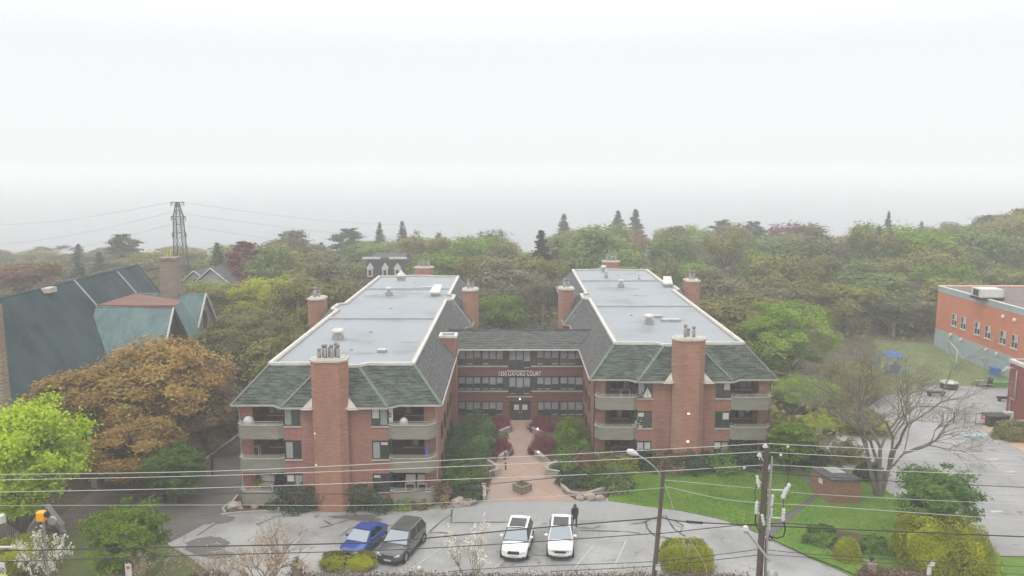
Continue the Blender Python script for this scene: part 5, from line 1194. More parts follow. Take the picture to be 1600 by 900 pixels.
# blue canopy
g = G(1393,585); cn = thing('play_canopy', 'bright blue square canopy on four thin posts at the edge of the play field', 'canopy', g)
c0 = AY(1394,552,g.y); roofm = MB(); w2 = 1.15; zc = c0.z-.25
vs_ = [(g.x-w2,g.y-1.2,zc),(g.x+w2,g.y-1.2,zc),(g.x+w2,g.y+1.2,zc),(g.x-w2,g.y+1.2,zc),(g.x,g.y,zc+.75)]
vs_ += [(x,y,z-.06) for x,y,z in vs_]; roofm.add(vs_, [(0,1,4),(1,2,4),(2,3,4),(3,0,4),(6,5,9),(7,6,9),(8,7,9),(5,8,9),(0,5,6,1),(1,6,7,2),(2,7,8,3),(3,8,5,0)])
M['blue'] = flat('blue_fabric', (.03,.15,.42), .7); roofm.build('canopy', M['blue'], cn)
for sx in (-1,1):
    for sy in (-1,1): MB().tube([(g.x+sx*1.2,g.y+sy*1.05,g.z),(g.x+sx*1.2,g.y+sy*1.05,zc)], .06, 6).build('post', M['blue'], cn)
MB().box(g.x-.7,g.x+.5,g.y-1.0,g.y-.9,g.z+.5,g.z+1.5).build('panel', M['blue'], cn)
# drum planter, benches, bins
g = G(1482,607); dr = thing('round_planter', 'round dark drum with white top on the play field edge', 'planter', g)
MB().lathe(g, [(.95,0),(.95,.75)], 22).build('drum', M['black'], dr); MB().lathe(g+Vector((0,0,.75)), [(.99,0),(.99,.1),(.4,.16)], 22).build('top', M['white'], dr)
g = G(1462,619); bn = thing('bench', 'dark solid bench block in front of the round drum', 'bench', g); MB().box(g.x-1,g.x+1,g.y-.25,g.y+.25,g.z+.35,g.z+.6).build('seat', M['black'], bn, bevel=.03); MB().box(g.x-.9,g.x-.6,g.y-.2,g.y+.2,g.z,g.z+.35).build('leg', M['black'], bn); MB().box(g.x+.6,g.x+.9,g.y-.2,g.y+.2,g.z,g.z+.35).build('leg', M['black'], bn)
def picnic(px, py, label):
    g = G(px, py); t = thing('picnic_table', label, 'table', g)
    MB().box(g.x-.9,g.x+.9,g.y-.35,g.y+.35,g.z+.7,g.z+.76).build('tabletop', M['steel'], t)
    for s in (-1,1):
        MB().box(g.x-.9,g.x+.9,g.y+s*.65-.13,g.y+s*.65+.13,g.z+.42,g.z+.47).build('seat', M['steel'], t)
        MB().tube([(g.x+s*.7,g.y-.65,g.z+.42),(g.x+s*.7,g.y-.1,g.z+.7)],.03,4).tube([(g.x+s*.7,g.y+.65,g.z+.42),(g.x+s*.7,g.y+.1,g.z+.7)],.03,4).tube([(g.x+s*.7,g.y,g.z),(g.x+s*.7,g.y,g.z+.7)],.04,4).tube([(g.x+s*.7,g.y-.65,g.z+.42),(g.x+s*.7,g.y+.65,g.z+.42)],.03,4).build('leg', M['black'], t)
picnic(1535,604,'grey picnic table between the round drum and the dark bin')
g = G(1546,605); t = thing('trash_bin', 'tall dark bin beside the grey picnic table', 'bin', g); MB().lathe(g, [(.28,0),(.32,1.05)], 12).build('body', M['black'], t); MB().lathe(g+Vector((0,0,1.05)), [(.34,0),(.3,.12),(.1,.2)], 12).build('lid', M['black'], t)
g = G(1563,604); t = thing('storage_bench', 'long bright green box bench at the foot of the school wall', 'bench', g); gm_ = flat('green_plastic',(.05,.30,.05)); MB().box(g.x-1.1,g.x+1.0,g.y-.3,g.y+.3,g.z,g.z+.5).build('box', gm_, t, bevel=.04); MB().box(g.x-1.15,g.x+1.05,g.y-.33,g.y+.33,g.z+.51,g.z+.58).build('lid', gm_, t)
for i,(px,py,lb) in enumerate(((1550,586,'left one of the two blue bins at the school wall'),(1557,588,'right one of the two blue bins at the school wall'))):
    g = G(px,py); t = thing('recycling_bin', lb, 'bin', g, 'blue bins at the school wall'); MB().prism([(g.x-.3,g.y-.3),(g.x+.3,g.y-.3),(g.x+.3,g.y+.3),(g.x-.3,g.y+.3)], g.z, g.z+.95).build('body', M['blue'], t, bevel=.04); MB().box(g.x-.33,g.x+.33,g.y-.33,g.y+.33,g.z+.96,g.z+1.05).build('lid', M['blue'], t)
g = G(1568,627); t = thing('bench', 'short dark bench at the base of the red annex wall', 'bench', g); MB().box(g.x-.7,g.x+.6,g.y-.2,g.y+.2,g.z+.3,g.z+.55).build('seat', M['black'], t); MB().box(g.x-.6,g.x-.4,g.y-.15,g.y+.15,g.z,g.z+.3).build('leg', M['black'], t)
g = G(1490,660); t = thing('basketball_hoop', 'white basketball backboard on a pole in the schoolyard', 'basketball hoop', g); MB().tube([g, g+Vector((0,0,1.4))], .07, 6).build('pole', M['black'], t); MB().box(g.x-.85,g.x+.85,g.y-.12,g.y-.07,g.z+1.0,g.z+2.1).build('backboard', M['white'], t, bevel=.02)

# ================================================================== PYLON, FAR HOUSES
def lattice(px, ytop, Y):
    tp = AY(px, ytop, Y); t = thing('transmission_tower', 'tall grey lattice power pylon fading into the fog above the church', 'pylon', (tp.x, Y, hgt(tp.x, Y)))
    z0 = hgt(tp.x, Y); H = tp.z-z0; sc = Y/FPX; m = MB()
    prof = [(0, 16*sc), (.30, 10.5*sc), (.42, 8.5*sc), (.72, 6.3*sc), (.80, 6.0*sc), (.87, 5.7*sc), (1.0, .2)]
    lev = [(z0+H*f, w) for f, w in prof]
    def cn(i): z, w = lev[i]; return [Vector((tp.x+sx*w, Y+sy*w, z)) for sx, sy in ((-1,-1),(1,-1),(1,1),(-1,1))]
    leg, br = MB(), MB()
    fine = []
    for i in range(len(lev)-1):
        k = 3 if i < 2 else 1 if i in (1,4,3) else 2
        for j in range(k): fine.append((lev[i][0]+(lev[i+1][0]-lev[i][0])*j/k, lev[i][1]+(lev[i+1][1]-lev[i][1])*j/k))
    fine.append(lev[-1])
    for i in range(len(fine)-1):
        a = [Vector((tp.x+sx*fine[i][1], Y+sy*fine[i][1], fine[i][0])) for sx, sy in ((-1,-1),(1,-1),(1,1),(-1,1))]; b = [Vector((tp.x+sx*fine[i+1][1], Y+sy*fine[i+1][1], fine[i+1][0])) for sx, sy in ((-1,-1),(1,-1),(1,1),(-1,1))]
        for q in range(4):
            leg.tube([a[q], b[q]], .11, 4); br.tube([a[q], b[(q+1)%4]], .05, 3); br.tube([a[(q+1)%4], b[q]], .05, 3); br.tube([a[q], a[(q+1)%4]], .06, 3)
    leg.build('leg', M['steel2'], t); br.build('bracing', M['steel2'], t)
    for f, w in ((1.0, 10),(.872, 11),(.72, 11)):
        z = z0+H*f; am = MB().tube([(tp.x-w*sc, Y, z), (tp.x+w*sc, Y, z)], .10, 4)
        for s in (-1, 1): am.tube([(tp.x+s*w*sc, Y, z), (tp.x+s*2*sc, Y, z-.9)], .07, 3)
        a_ = am.build('crossarm', M['steel2'], t)
        for s in (-1, 1): MB().tube([(tp.x+s*w*sc, Y, z), (tp.x+s*w*sc, Y, z-.8)], .08, 6).build('insulator', M['steel2'], a_)
    return tp, sc
M['steel2'] = flat('grey_galvanised', (.10,.105,.11), .7)
tp, sc = lattice(277, 316, 150)
M['line'] = flat('high_line', (.22,.22,.23), .7)
for i, (f, pl, pr, side, lb) in enumerate(((316,(-60,352),None,-1,'top left line'),(332,(-60,386),None,-1,'middle left line'),(351,(-60,410),None,-1,'lowest left line'),(316,None,(700,352),1,'top right line'),(334,None,(760,374),1,'middle right line'),(352,None,(700,392),1,'lowest right line'))):
    a = AY(277+side*10, f, 150); b = AY(*(pl or pr), 190); pts = []
    for j in range(15):
        s = j/14; p = a.lerp(b, s); p.z -= 2.2*math.sin(math.pi*s)*.6; pts.append(p)
    tag(MB().tube(pts, .026, 4).build('power_line', M['line']), lb+' leaving the foggy pylon', 'power line')
def house(px, ytop, Y, w, label, col, gable='front'):
    p = AY(px, ytop, Y); z0 = hgt(p.x, Y); t = thing('house', label, 'house', (p.x, Y, z0)); hw = w/2; he = p.z-hw*.85
    MB().box(p.x-hw, p.x+hw, Y, Y+9, z0, he).extr([(p.x-hw,Y,he),(p.x+hw,Y,he),(p.x,Y,p.z)], (0,.2,0)).build('wall', col, t)
    r = MB(); 
    for s in (-1,1): slab(r, Vector((p.x,Y-.4,p.z+.1)), Vector((p.x,Y+9,p.z+.1)), Vector((p.x+s*(hw+.4),Y+9,he-.25)), Vector((p.x+s*(hw+.4),Y-.4,he-.25)), .18)
    ro = r.build('roof', M['shin_side'], t); b = MB()
    for s in (-1,1): b.tube([(p.x,Y-.45,p.z+.12),(p.x+s*(hw+.4),Y-.45,he-.2)], .13, 4)
    b.build('bargeboard', M['white'], ro)
    for s in (-.35,.35): MB().box(p.x+s*hw-.35, p.x+s*hw+.35, Y-.06, Y, he-1.4, he-.2).build('window', M['white'], t)
    MB().box(p.x-.3, p.x+.3, Y-.06, Y, he+.1, he+.9).build('window', M['glass'], t)
M['greyside'] = pm('grey_siding', (.3,.31,.31), (.36,.37,.37), 1, .8)
house(330, 420, 140, 7.5, 'grey gabled house with white trim seen between the pylon and the maroon beech', M['greyside'])
house(304, 424, 146, 5.5, 'second small gabled house just right of the stone chimney', M['greyside'])
# house with mansard roof and dormers
p = AY(600, 402, 160); t = thing('mansard_house', 'dark mansard roofed house with white cornices and three white dormers', 'house', (p.x, 160, hgt(p.x,160)))
sc2 = 160*.99/FPX; L = p.x-32*sc2; Rr_ = p.x+34*sc2; zt_2 = AY(600,404,160).z; zb = zt_2-4.2
MB().box(L, Rr_, 160, 172, hgt(p.x,160), zb).build('wall', M['brick_dark'], t)
r = MB(); r.add([(L,160,zb),(Rr_,160,zb),(Rr_-.6,160.9,zt_2),(L+.6,160.9,zt_2),(L,172,zb),(Rr_,172,zb),(Rr_-.6,171,zt_2),(L+.6,171,zt_2)], [(0,1,2,3),(1,5,6,2),(5,4,7,6),(4,0,3,7),(3,2,6,7)]); ro = r.build('mansard_roof', flat('slate', (.035,.035,.045), .8), t)
mid_ = (L+Rr_)/2
for (a, b) in ((L-.3, mid_-.9), (mid_+.9, Rr_+.3)): MB().box(a, b, 159.7, 160.2, zt_2-.1, zt_2+.3).build('cornice', M['white'], ro)
for s in (-.72, 0, .6):
    xx = mid_+s*(Rr_-L)/2; d_ = MB().box(xx-.55, xx+.55, 159.8, 160.8, zb+.5, zb+2.2).extr([(xx-.75,159.8,zb+2.2),(xx+.75,159.8,zb+2.2),(xx,159.8,zb+3.3)], (0,1.2,0)); dd_ = d_.build('dormer', M['white'], ro); MB().box(xx-.28, xx+.28, 159.74, 159.8, zb+.8, zb+1.9).build('dormer_window', M['glass'], dd_)

# ================================================================== SHED, PLANTER, BOULDERS, GARDEN WALLS, LAMPS
g = G(1297,788); g2 = G(1281,776); g3 = G(1343,788)
f0, f1 = Vector((g.x,g.y)), Vector((g3.x,g3.y)); sd_ = Vector((g2.x,g2.y))-f0; dp = sd_.normalized()*2.6; hh = 1.95
shed = thing('brick_shed', 'small flat roofed brown brick shed at the corner of the lawn path', 'shed', g)
c4 = [f0, f1, f1+dp, f0+dp]; M['shedb'] = brick('brown_brick', (0.22,0.105,0.06), (0.27,0.13,0.08), (0.25,0.16,0.1), (0.2,0.11,0.07))
MB().prism(c4, g.z-.1, g.z+hh).build('wall', M['shedb'], shed)
cc = sum(c4, Vector((0,0)))/4; MB().prism([cc+(v-cc)*1.07 for v in c4], g.z+hh, g.z+hh+.16).build('roof', M['shin_side'], shed)
MB().prism([cc+(v-cc)*.5+dp*.1 for v in c4], g.z+hh+.16, g.z+hh+.34).build('skylight', M['steel'], shed)
n_ = Vector((-dp.y, dp.x)).normalized(); n_ = n_ if n_.x < 0 else -n_; m_ = f0+dp*.5; tt_ = dp.normalized()
MB().prism([m_-tt_*.25+n_*.03, m_+tt_*.25+n_*.03, m_+tt_*.25+n_*.06, m_-tt_*.25+n_*.06], g.z+1.25, g.z+1.65).build('sign', M['white'], shed)
# timber planter
g = G(816,771); pl = thing('timber_planter', 'square weathered timber planter set diagonally on the pink walkway', 'planter', g)
def sq(r_, c): return [(c.x, c.y-r_), (c.x+r_, c.y), (c.x, c.y+r_), (c.x-r_, c.y)]
c = g+Vector((0,.35,0)); mb = MB()
for k_ in range(4):
    a, b = [Vector(v) for v in (sq(.80,c)[k_], sq(.80,c)[(k_+1)%4])]; ai, bi = [Vector(v) for v in (sq(.64,c)[k_], sq(.64,c)[(k_+1)%4])]
    for zz in (0, .2, .4): mb.prism([a, b, bi, ai], g.z+zz+.04, g.z+zz+.228)
mb.build('side', M['timber'], pl); MB().prism(sq(.64,c), g.z+.04, g.z+.5).build('soil', M['mulch'], pl)
tp_ = MB()
for k_ in range(4):
    a, b = [Vector(v) for v in (sq(.86,c)[k_], sq(.86,c)[(k_+1)%4])]; ai, bi = [Vector(v) for v in (sq(.62,c)[k_], sq(.62,c)[(k_+1)%4])]; tp_.prism([a, b, bi, ai], g.z+.63, g.z+.69)
tp_.build('rim', M['timber'], pl)
def rock(px, py, r, label, seed, sq_=.7):
    g = G(px, py); bm = bmesh.new(); bmesh.ops.create_icosphere(bm, subdivisions=3, radius=1)
    for v in bm.verts:
        n = noise.noise(v.co*1.3+Vector((seed*7,0,0)))*.5+noise.noise(v.co*3+Vector((seed*3,5,0)))*.2; v.co *= 1+n; v.co = Vector((v.co.x*r, v.co.y*r*.8, v.co.z*r*sq_))
        v.co.x = round(v.co.x/(r*.22))*(r*.22)*.5+v.co.x*.5
    me = bpy.data.meshes.new('boulder'); bm.to_mesh(me); bm.free(); me.materials.append(M['rock']); o = bpy.data.objects.new('boulder', me); COL.objects.link(o); o.location = (g.x, g.y, g.z+r*sq_*.55)
    tag(o, label, 'boulder', 'pale boulders at the planting edges')
for i, (px, py, r, lb) in enumerate(((716,790,.62,'flat pale boulder left end of the rockery by the walkway'),(732,788,.6,'rounded pale boulder in front of the left rockery, nearest the lot'),(745,778,.55,'pale boulder against the left garden wall beside the walkway'),(756,768,.42,'small upper boulder at the end of the left garden wall'),
    (906,781,.35,'small pale stone at the right walkway corner'),(921,780,.5,'largest pale boulder at the edge of the lawn by the walkway'),(936,781,.42,'pale boulder touching the lawn, right of the largest one'),(912,775,.3,'little stone behind the pale stone at the right walkway corner'),
    (366,797,.6,'pale rounded boulder in the corner island at the lane'),(398,794,.35,'low brown stone under the lowest left balcony'),(448,795,.3,'low stone beside the juniper on the left bed'))): rock(px, py, r, lb, i+1)
M['copew'] = pm('weathered_coping', (.36,.32,.27), (.26,.23,.19), 2, .85)
def gwall(pts, h, label, w=.2, m='copew'):
    mb = MB(); kerb(mb, PX(*pts), w, h); t_ = mb.build('garden_wall', M['conc']); tag(t_, label, 'garden wall')
    cp_ = MB(); P_ = PX(*pts)
    for a, b in zip(P_[:-1], P_[1:]):
        a, b = Vector(a), Vector(b); k = max(1,int((b-a).length/1.0))
        for i in range(k):
            q, r = a.lerp(b, i/k), a.lerp(b, (i+1)/k); tt = (r-q).normalized(); nn = Vector((-tt.y, tt.x))*(w/2+.05); zq, zr = hgt(q.x,q.y)+h, hgt(r.x,r.y)+h
            cp_.add([(q.x-nn.x,q.y-nn.y,zq),(r.x-nn.x,r.y-nn.y,zr),(r.x+nn.x,r.y+nn.y,zr),(q.x+nn.x,q.y+nn.y,zq)]+[(q.x-nn.x,q.y-nn.y,zq+.05),(r.x-nn.x,r.y-nn.y,zr+.05),(r.x+nn.x,r.y+nn.y,zr+.05),(q.x+nn.x,q.y+nn.y,zq+.05)], [(4,5,6,7),(0,1,5,4),(2,3,7,6),(1,2,6,5),(3,0,4,7)])
    cp_.build('coping', M[m], t_)
gwall([(736,756),(777,744),(777,738),(762,729)], .6, 'pale capped angled wall of the left raised bed beside the walkway')
gwall([(871,730),(855,738),(855,744),(874,747)], .6, 'pale capped angled wall of the right raised bed beside the walkway')
gwall([(757,784),(756,764),(738,772)], .45, 'low wall along the left edge of the walkway above the rockery')
gwall([(876,748),(878,764),(890,775),(912,778),(945,768)], .35, 'low curved wall along the right edge of the walkway')
gwall([(968,760),(975,748),(970,738)], .4, 'short pale wall end in the right bed near the lawn', .2)
for i, (a, b, lb) in enumerate((((781,682),(797,675),'stone planter wall under the upper left maroon maple'),((781,722),(798,710),'stone planter wall under the lower left maroon maple'),((832,676),(846,684),'stone planter wall under the upper right maroon maple'),((836,712),(850,724),'stone planter wall under the lower right maroon maple'))): gwall([a, b], .55, lb, .3, 'rock')
def bollard(px, py, label, lit=True):
    g = G(px, py); t = thing('bollard_light', label, 'bollard light', g, 'walkway bollard lights'); MB().lathe(g, [(.06,0),(.06,.6)], 8).build('post', M['black'], t); MB().lathe(g+Vector((0,0,.6)), [(.08,0),(.09,.1),(.03,.14)], 10).build('lamp_head', M['lamp'] if lit else M['black'], t)
for a in ((840,680,'small lit lamp beside the upper right maroon maple'),(841,717,'small lit lamp beside the lower right maroon maple'),(789,719,'small lamp beside the lower left maroon maple', False),(790,735,'small lamp at the left raised bed wall', False)): bollard(*a)
# slim white lamp pole before the left chimney
g = G(518,790); t = thing('lamp_pole', 'slim white lamp post in front of the left wing chimney', 'lamp post', g); tz = AY(516,716,g.y).z
MB().tube([g, (g.x-.05,g.y,tz)], .045, 6).build('pole', M['cream'], t); MB().lathe((g.x-.05,g.y,tz), [(.1,0),(.16,.1),(.16,.28),(.06,.34)], 10).build('lamp_head', M['black'], t)
# dark pole at the back of the lane
g = G(332,742); t = thing('lane_bollard', 'dark upright post on the lane beside the left wing', 'post', g); MB().tube([g, g+Vector((0,0,1.7))], .12, 8).lathe(g+Vector((0,0,1.7)), [(.13,0),(.09,.1),(.01,.14)], 8).build('post', M['black'], t)
g = G(252,785); t = thing('gate_post', 'thick dark post at the left kerb of the lane entrance', 'post', g); MB().box(g.x-.3,g.x+.3,g.y-.25,g.y+.25,g.z-.05,g.z+2.3).build('post', M['black'], t); MB().box(g.x-.42,g.x+.2,g.y-.28,g.y-.26,g.z+1.6,g.z+2.2).build('panel', M['cap'], t)
for i, (a, b) in enumerate((((236,742),'pale low post behind the thick dark gate post'),((150,760),'pale low post beside the church path'))):
    g = G(*a); t = thing('stone_post', b, 'post', g); MB().box(g.x-.25,g.x+.25,g.y-.25,g.y+.25,g.z-.1,g.z+.9).build('post', M['conc'], t, bevel=.03)

# left frame edge: ramp with railing
g = G(66,812); a_, b_ = G(30,846), G(68,806)
mb = MB(); kerb(mb, [tuple(a_[:2]), tuple(b_[:2])], .5, .55); tag(mb.build('ramp_wall', M['conc']), 'sloping concrete ramp wall at the lower left corner', 'low wall')
railfence('metal_railing', 'silver metal railing above the concrete ramp at lower left', 'railing', PX((12,846),(62,806)), 1.3, M['steel'], .22, r=.022)
gwall([(98,832),(74,800)], .6, 'low brown wall beside the church path', .3, 'conc')

# street wall with vines along the bottom of the picture
wy = 47.6
wall_ = thing('street_wall', 'low stone street wall buried in brown leafless vines at the bottom edge', 'wall', (0, wy, 0))
x0w, x1w = AY(478,895,wy).x, AY(1172,895,wy).x
MB().box(x0w, x1w, wy-.25, wy+.15, -.2, .75).build('stone_wall', M['stone'], wall_)
P = np.stack([rs.uniform(x0w, x1w, 30000), wy-.05+rs.normal(size=30000)*.33, .2+np.abs(rs.normal(size=30000))*.38], 1); keep = P[:,2] < 1.15+.12*np.sin(P[:,0]*1.7)
me = leaf_mesh('vines', P[keep], .075, .5); me.materials.append(M['vine']); me.transform(Matrix.Translation((0,-wy,0))); o = bpy.data.objects.new('vines', me); COL.objects.link(o); o.parent = wall_
tw_ = MB(); rr = random.Random(9)
for _ in range(260):
    xx = rr.uniform(x0w, x1w); p = Vector((xx, wy+rr.uniform(-.3,.3), rr.uniform(.3,1.0))); pts = [p.copy()]
    for k_ in range(4): p += Vector((rr.uniform(-.5,.5), rr.uniform(-.2,.2), rr.uniform(-.15,.2))); pts.append(p.copy())
    tw_.tube(pts, .014, 3)
tw_.build('vine_stems', M['twig'], wall_)
def pier(px, ytop, label, Y=47.4, lamp='dark', vine_=True, w=.5):
    p = AY(px, ytop, Y); t = thing('gate_pier', label, 'pillar', (p.x, Y, 0)); zt = p.z-.45
    MB().box(p.x-w/2, p.x+w/2, Y-w/2, Y+w/2, -.1, zt).box(p.x-w/2-.06,p.x+w/2+.06,Y-w/2-.06,Y+w/2+.06,zt,zt+.1).build('pier', M['stone'], t)
    MB().lathe((p.x,Y,zt+.1), [(.05,0),(.05,.1),(.14,.14),(.16,.28),(.1,.36),(.02,.4)], 10).build('lantern', M['white'] if lamp == 'white' else M['black'], t)
    if vine_:
        q = rs.normal(size=(2600,3))*np.array([.36,.3,.38]); q[:,2] = np.abs(q[:,2])*1.0; q[:,2] *= zt*.9; me = leaf_mesh('vines', q, .075, .3); me.materials.append(M['vine']); o = bpy.data.objects.new('vines', me); COL.objects.link(o); o.parent = t
pier(463, 871, 'vine covered pillar with a dark lantern at the lot entrance, left of the clipped bush')
pier(655, 885, 'dark pillar with a white ball lamp in front of the grey car', lamp='white', vine_=False, w=.35)
pier(1362, 870, 'vine covered pillar with a lantern beside the small round bush', Y=48.5)
pier(379, 890, 'small dark pillar at the bottom left of the parking lot', vine_=False, w=.4)
w2_ = thing('street_wall', 'short vine covered street wall at the lower right, under the round bush', 'wall', (AY(1400,892,48.5).x, 48.5, 0)); xa, xb = AY(1346,895,48.5).x, AY(1470,895,48.5).x
MB().box(xa, xb, 48.3, 48.7, -.2, .7).build('stone_wall', M['stone'], w2_)
P = np.stack([rs.uniform(xa, xb, 5200), 48.5+rs.normal(size=5200)*.3, .15+np.abs(rs.normal(size=5200))*.36], 1); me = leaf_mesh('vines', P, .08, .5); me.materials.append(M['vine']); me.transform(Matrix.Translation(-w2_.location)); o = bpy.data.objects.new('vines', me); COL.objects.link(o); o.parent = w2_
P = np.stack([rs.uniform(AY(290,900,47.5).x, AY(345,900,47.5).x, 4200), 47.6+rs.normal(size=4200)*.7, np.abs(rs.normal(size=4200))*.35], 1); bb = thing('dry_shrub', 'dry brown shrub at the left corner of the parking lot', 'shrub', (P[:,0].mean(), 47.6, 0)); me = leaf_mesh('leaves', P, .09, .4); me.materials.append(M['vine']); me.transform(Matrix.Translation(-bb.location)); o = bpy.data.objects.new('foliage', me); COL.objects.link(o); o.parent = bb

# ---- signs
def letters(txt, x0, x1, y, z0, z1, mat, parent, name='lettering', org=None):
    cu = bpy.data.curves.new('t', 'FONT'); cu.body = txt; cu.size = 1; cu.extrude = .004; tmp = bpy.data.objects.new('t', cu); COL.objects.link(tmp); bpy.context.view_layer.update()
    me = bpy.data.meshes.new_from_object(tmp.evaluated_get(bpy.context.evaluated_depsgraph_get())); bpy.data.objects.remove(tmp)
    xs = [v.co.x for v in me.vertices]; ys = [v.co.y for v in me.vertices]; o_ = ORG[parent.name]
    for v in me.vertices: v.co = ((v.co.x-min(xs))/(max(xs)-min(xs))*(x1-x0)+x0-o_.x, y-v.co.z-o_.y, (v.co.y-min(ys))/(max(ys)-min(ys))*(z1-z0)+z0-o_.z)
    me.materials.append(mat); o = bpy.data.objects.new(name, me); COL.objects.link(o); o.parent = parent
Yp = 33.0
a = AY(2,874,Yp); b = AY(16,900,Yp); pole = thing('concrete_pole', 'grey concrete street pole with a pale cap at the left edge', 'pole', (AY(-3,900,Yp).x, Yp, 0)); cx_ = AY(-2,900,Yp).x
MB().tube([(cx_,Yp,-.2),(cx_-.05,Yp,AY(0,812,Yp).z)], [.24,.17], 10).build('pole', M['conc'], pole); ct = AY(2,812,Yp)
MB().box(ct.x-.2,ct.x+.12,Yp-.15,Yp+.15,ct.z-.15,ct.z+.22).build('cap', M['white'], pole, bevel=.04); ar = AY(20,855,Yp); MB().tube([(cx_,Yp,ar.z),(ar.x,Yp,ar.z)], .06, 6).build('arm', M['white'], pole)
sgn = thing('speed_sign', 'white speed limit 50 sign with yellow tab at the left edge', 'sign', (a.x+.2, Yp-.3, a.z-1)); 
MB().box(a.x+.02, b.x+.02, Yp-.32, Yp-.30, a.z-.78, a.z+.02).build('panel', M['white'], sgn); letters('50', a.x+.07, b.x-.02, Yp-.322, a.z-.5, a.z-.22, M['black'], sgn)
MB().box(a.x+.08, b.x+.1, Yp-.329, Yp-.323, a.z-1.1, a.z-.56).build('yellow_tab', flat('yellow_sign',(.75,.75,.03)), sgn); MB().tube([(a.x+.2,Yp-.28,0),(a.x+.2,Yp-.28,a.z)], .03, 5).build('post', M['steel'], sgn)
def street_sign(px, py, w, h, Y, label, txt=None, col='white', two=False):
    p = AY(px, py, Y); t = thing('street_sign', label, 'sign', (p.x, Y, 0)); MB().tube([(p.x,Y+.04,0),(p.x,Y+.04,p.z+.05)], .03, 5).build('post', M['steel'], t)
    MB().box(p.x-w/2,p.x+w/2,Y-.02,Y,p.z-h,p.z).build('panel', M[col], t)
    if txt: MB().lathe((p.x, Y-.022, p.z-h*.3), [(w*.3,0),(w*.3,-.006)], 14, axis='y').build('mark', flat('dull_red',(.45,.12,.12)) if 'dull_red' not in bpy.data.materials else bpy.data.materials['dull_red'], t)
street_sign(200, 881, .30, .62, 36, 'white parking sign on a post among the pale yellow shrubs', txt=True)
street_sign(637, 878, .22, .3, 47.0, 'small reddish tag sign on a post in front of the grey car', col='cap', txt=True)
street_sign(1457, 877, .25, .3, 44, 'small white sign in front of the large clipped bush, right one'); street_sign(1452, 883, .22, .6, 43.6, 'small white sign in front of the large clipped bush, left one')
# orange signal beside the ramp
p = AY(65, 806, 38); sg2 = thing('traffic_signal', 'orange yellow signal head on a pole at the lower left', 'traffic signal', (p.x, 38, 0))
MB().box(p.x-.2, p.x+.22, 37.8, 38.15, p.z-.25, p.z+.25).build('housing', flat('signal_orange',(.85,.36,.01),.4), sg2, bevel=.06); MB().tube([(p.x,38.1,0),(p.x,38.1,p.z-.2)], .06, 6).build('post', M['steel'], sg2)
for zz in (.1,): MB().lathe((p.x+.24,37.97,p.z+zz), [(.14,-.05),(.15,.1)], 10, axis='x').build('visor', M['black'], sg2)
MB().lathe((p.x+.55, 37.95, p.z-.25), [(.05,.12),(.2,.06),(.27,0),(.2,-.03)], 14, axis='y').build('mirror', M['steel'], sg2)
MB().tube([(p.x,38.1,p.z-.25),(p.x+.55,38.05,p.z-.25)], .03, 5).build('bracket', M['steel'], sg2)

# ================================================================== UTILITY POLE, STREET LAMP, WIRES
YU = 33.0
def U(px, py, Y=YU): return AY(px, py, Y)
up = thing('utility_pole', 'dark wooden utility pole crowded with white insulators and fused switches', 'utility pole', (U(1186,900).x, YU, 0))
M['wood'] = pm('creosoted_pole', (.075,.056,.046), (.13,.10,.08), 2, .9, .3, stretch=(4,4,.3))
M['porc'] = pm('grey_porcelain', (.62,.62,.62), (.50,.50,.50), 4, .35)
b0_ = U(1185,900); t0 = U(1198,698); MB().tube([(b0_.x,YU,-.3),(b0_.x,YU,b0_.z*.5),(t0.x,YU,t0.z)], [.165,.155,.125], 12).build('pole', M['wood'], up)
MB().tube([(U(1196,900).x,YU-.12,0),(U(1200,780).x,YU-.16,U(1200,780).z),(U(1205,712).x,YU-.13,U(1205,712).z)], .045, 6).build('conduit', M['conc'], up)
def pin(px, py, Y=YU, s=1.0):
    p = U(px, py, Y); return MB().lathe(p-Vector((0,0,.16*s)), [(.035*s,-.12*s),(.035*s,0),(.11*s,.02*s),(.13*s,.06*s),(.07*s,.09*s),(.10*s,.12*s),(.04*s,.17*s)], 12).build('insulator', M['porc'], up)
for q in ((1196,694),(1187,708),(1201,727)): pin(*q)
MB().tube([U(1198,700), U(1196,696)], .04, 5).build('bracket', M['porc'], up); MB().tube([U(1194,722), U(1188,712)], .035, 5).build('bracket', M['porc'], up)
def arm(a, b, r=.035, ya=YU, yb=YU): MB().tube([U(*a, ya), U(*b, yb)], r, 5).build('bracket', M['porc'], up)
arm((1197,765),(1226,766)); arm((1198,808),(1222,810)); arm((1196,770),(1208,784)); arm((1194,815),(1202,824)); arm((1196,760),(1184,750)); arm((1193,806),(1182,800))
def cutout(px, py, tilt=0, s=1.0):
    p = U(px, py, YU-.1); a = Vector((math.sin(tilt),0,math.cos(tilt)))*.27*s; m = MB()
    pr = [(.05,.0),(.09,.04),(.05,.07),(.09,.11),(.05,.14),(.09,.18),(.05,.21),(.085,.25),(.04,.29)]
    pts = []; rr_ = []
    for r_, h in pr: pts.append(p-a+a*2*h/.29); rr_.append(r_*s)
    m.tube(pts, rr_, 8); m.build('fuse_switch', M['porc'], up)
for q in ((1184,752,-.2,1),(1182,793,0,1.1),(1206,782,.1,1),(1228,767,.4,1.35),(1224,804,0,1.1),(1192,812,-.2,1),(1201,818,0,1.1),(1205,801,0,.8)): cutout(*q)
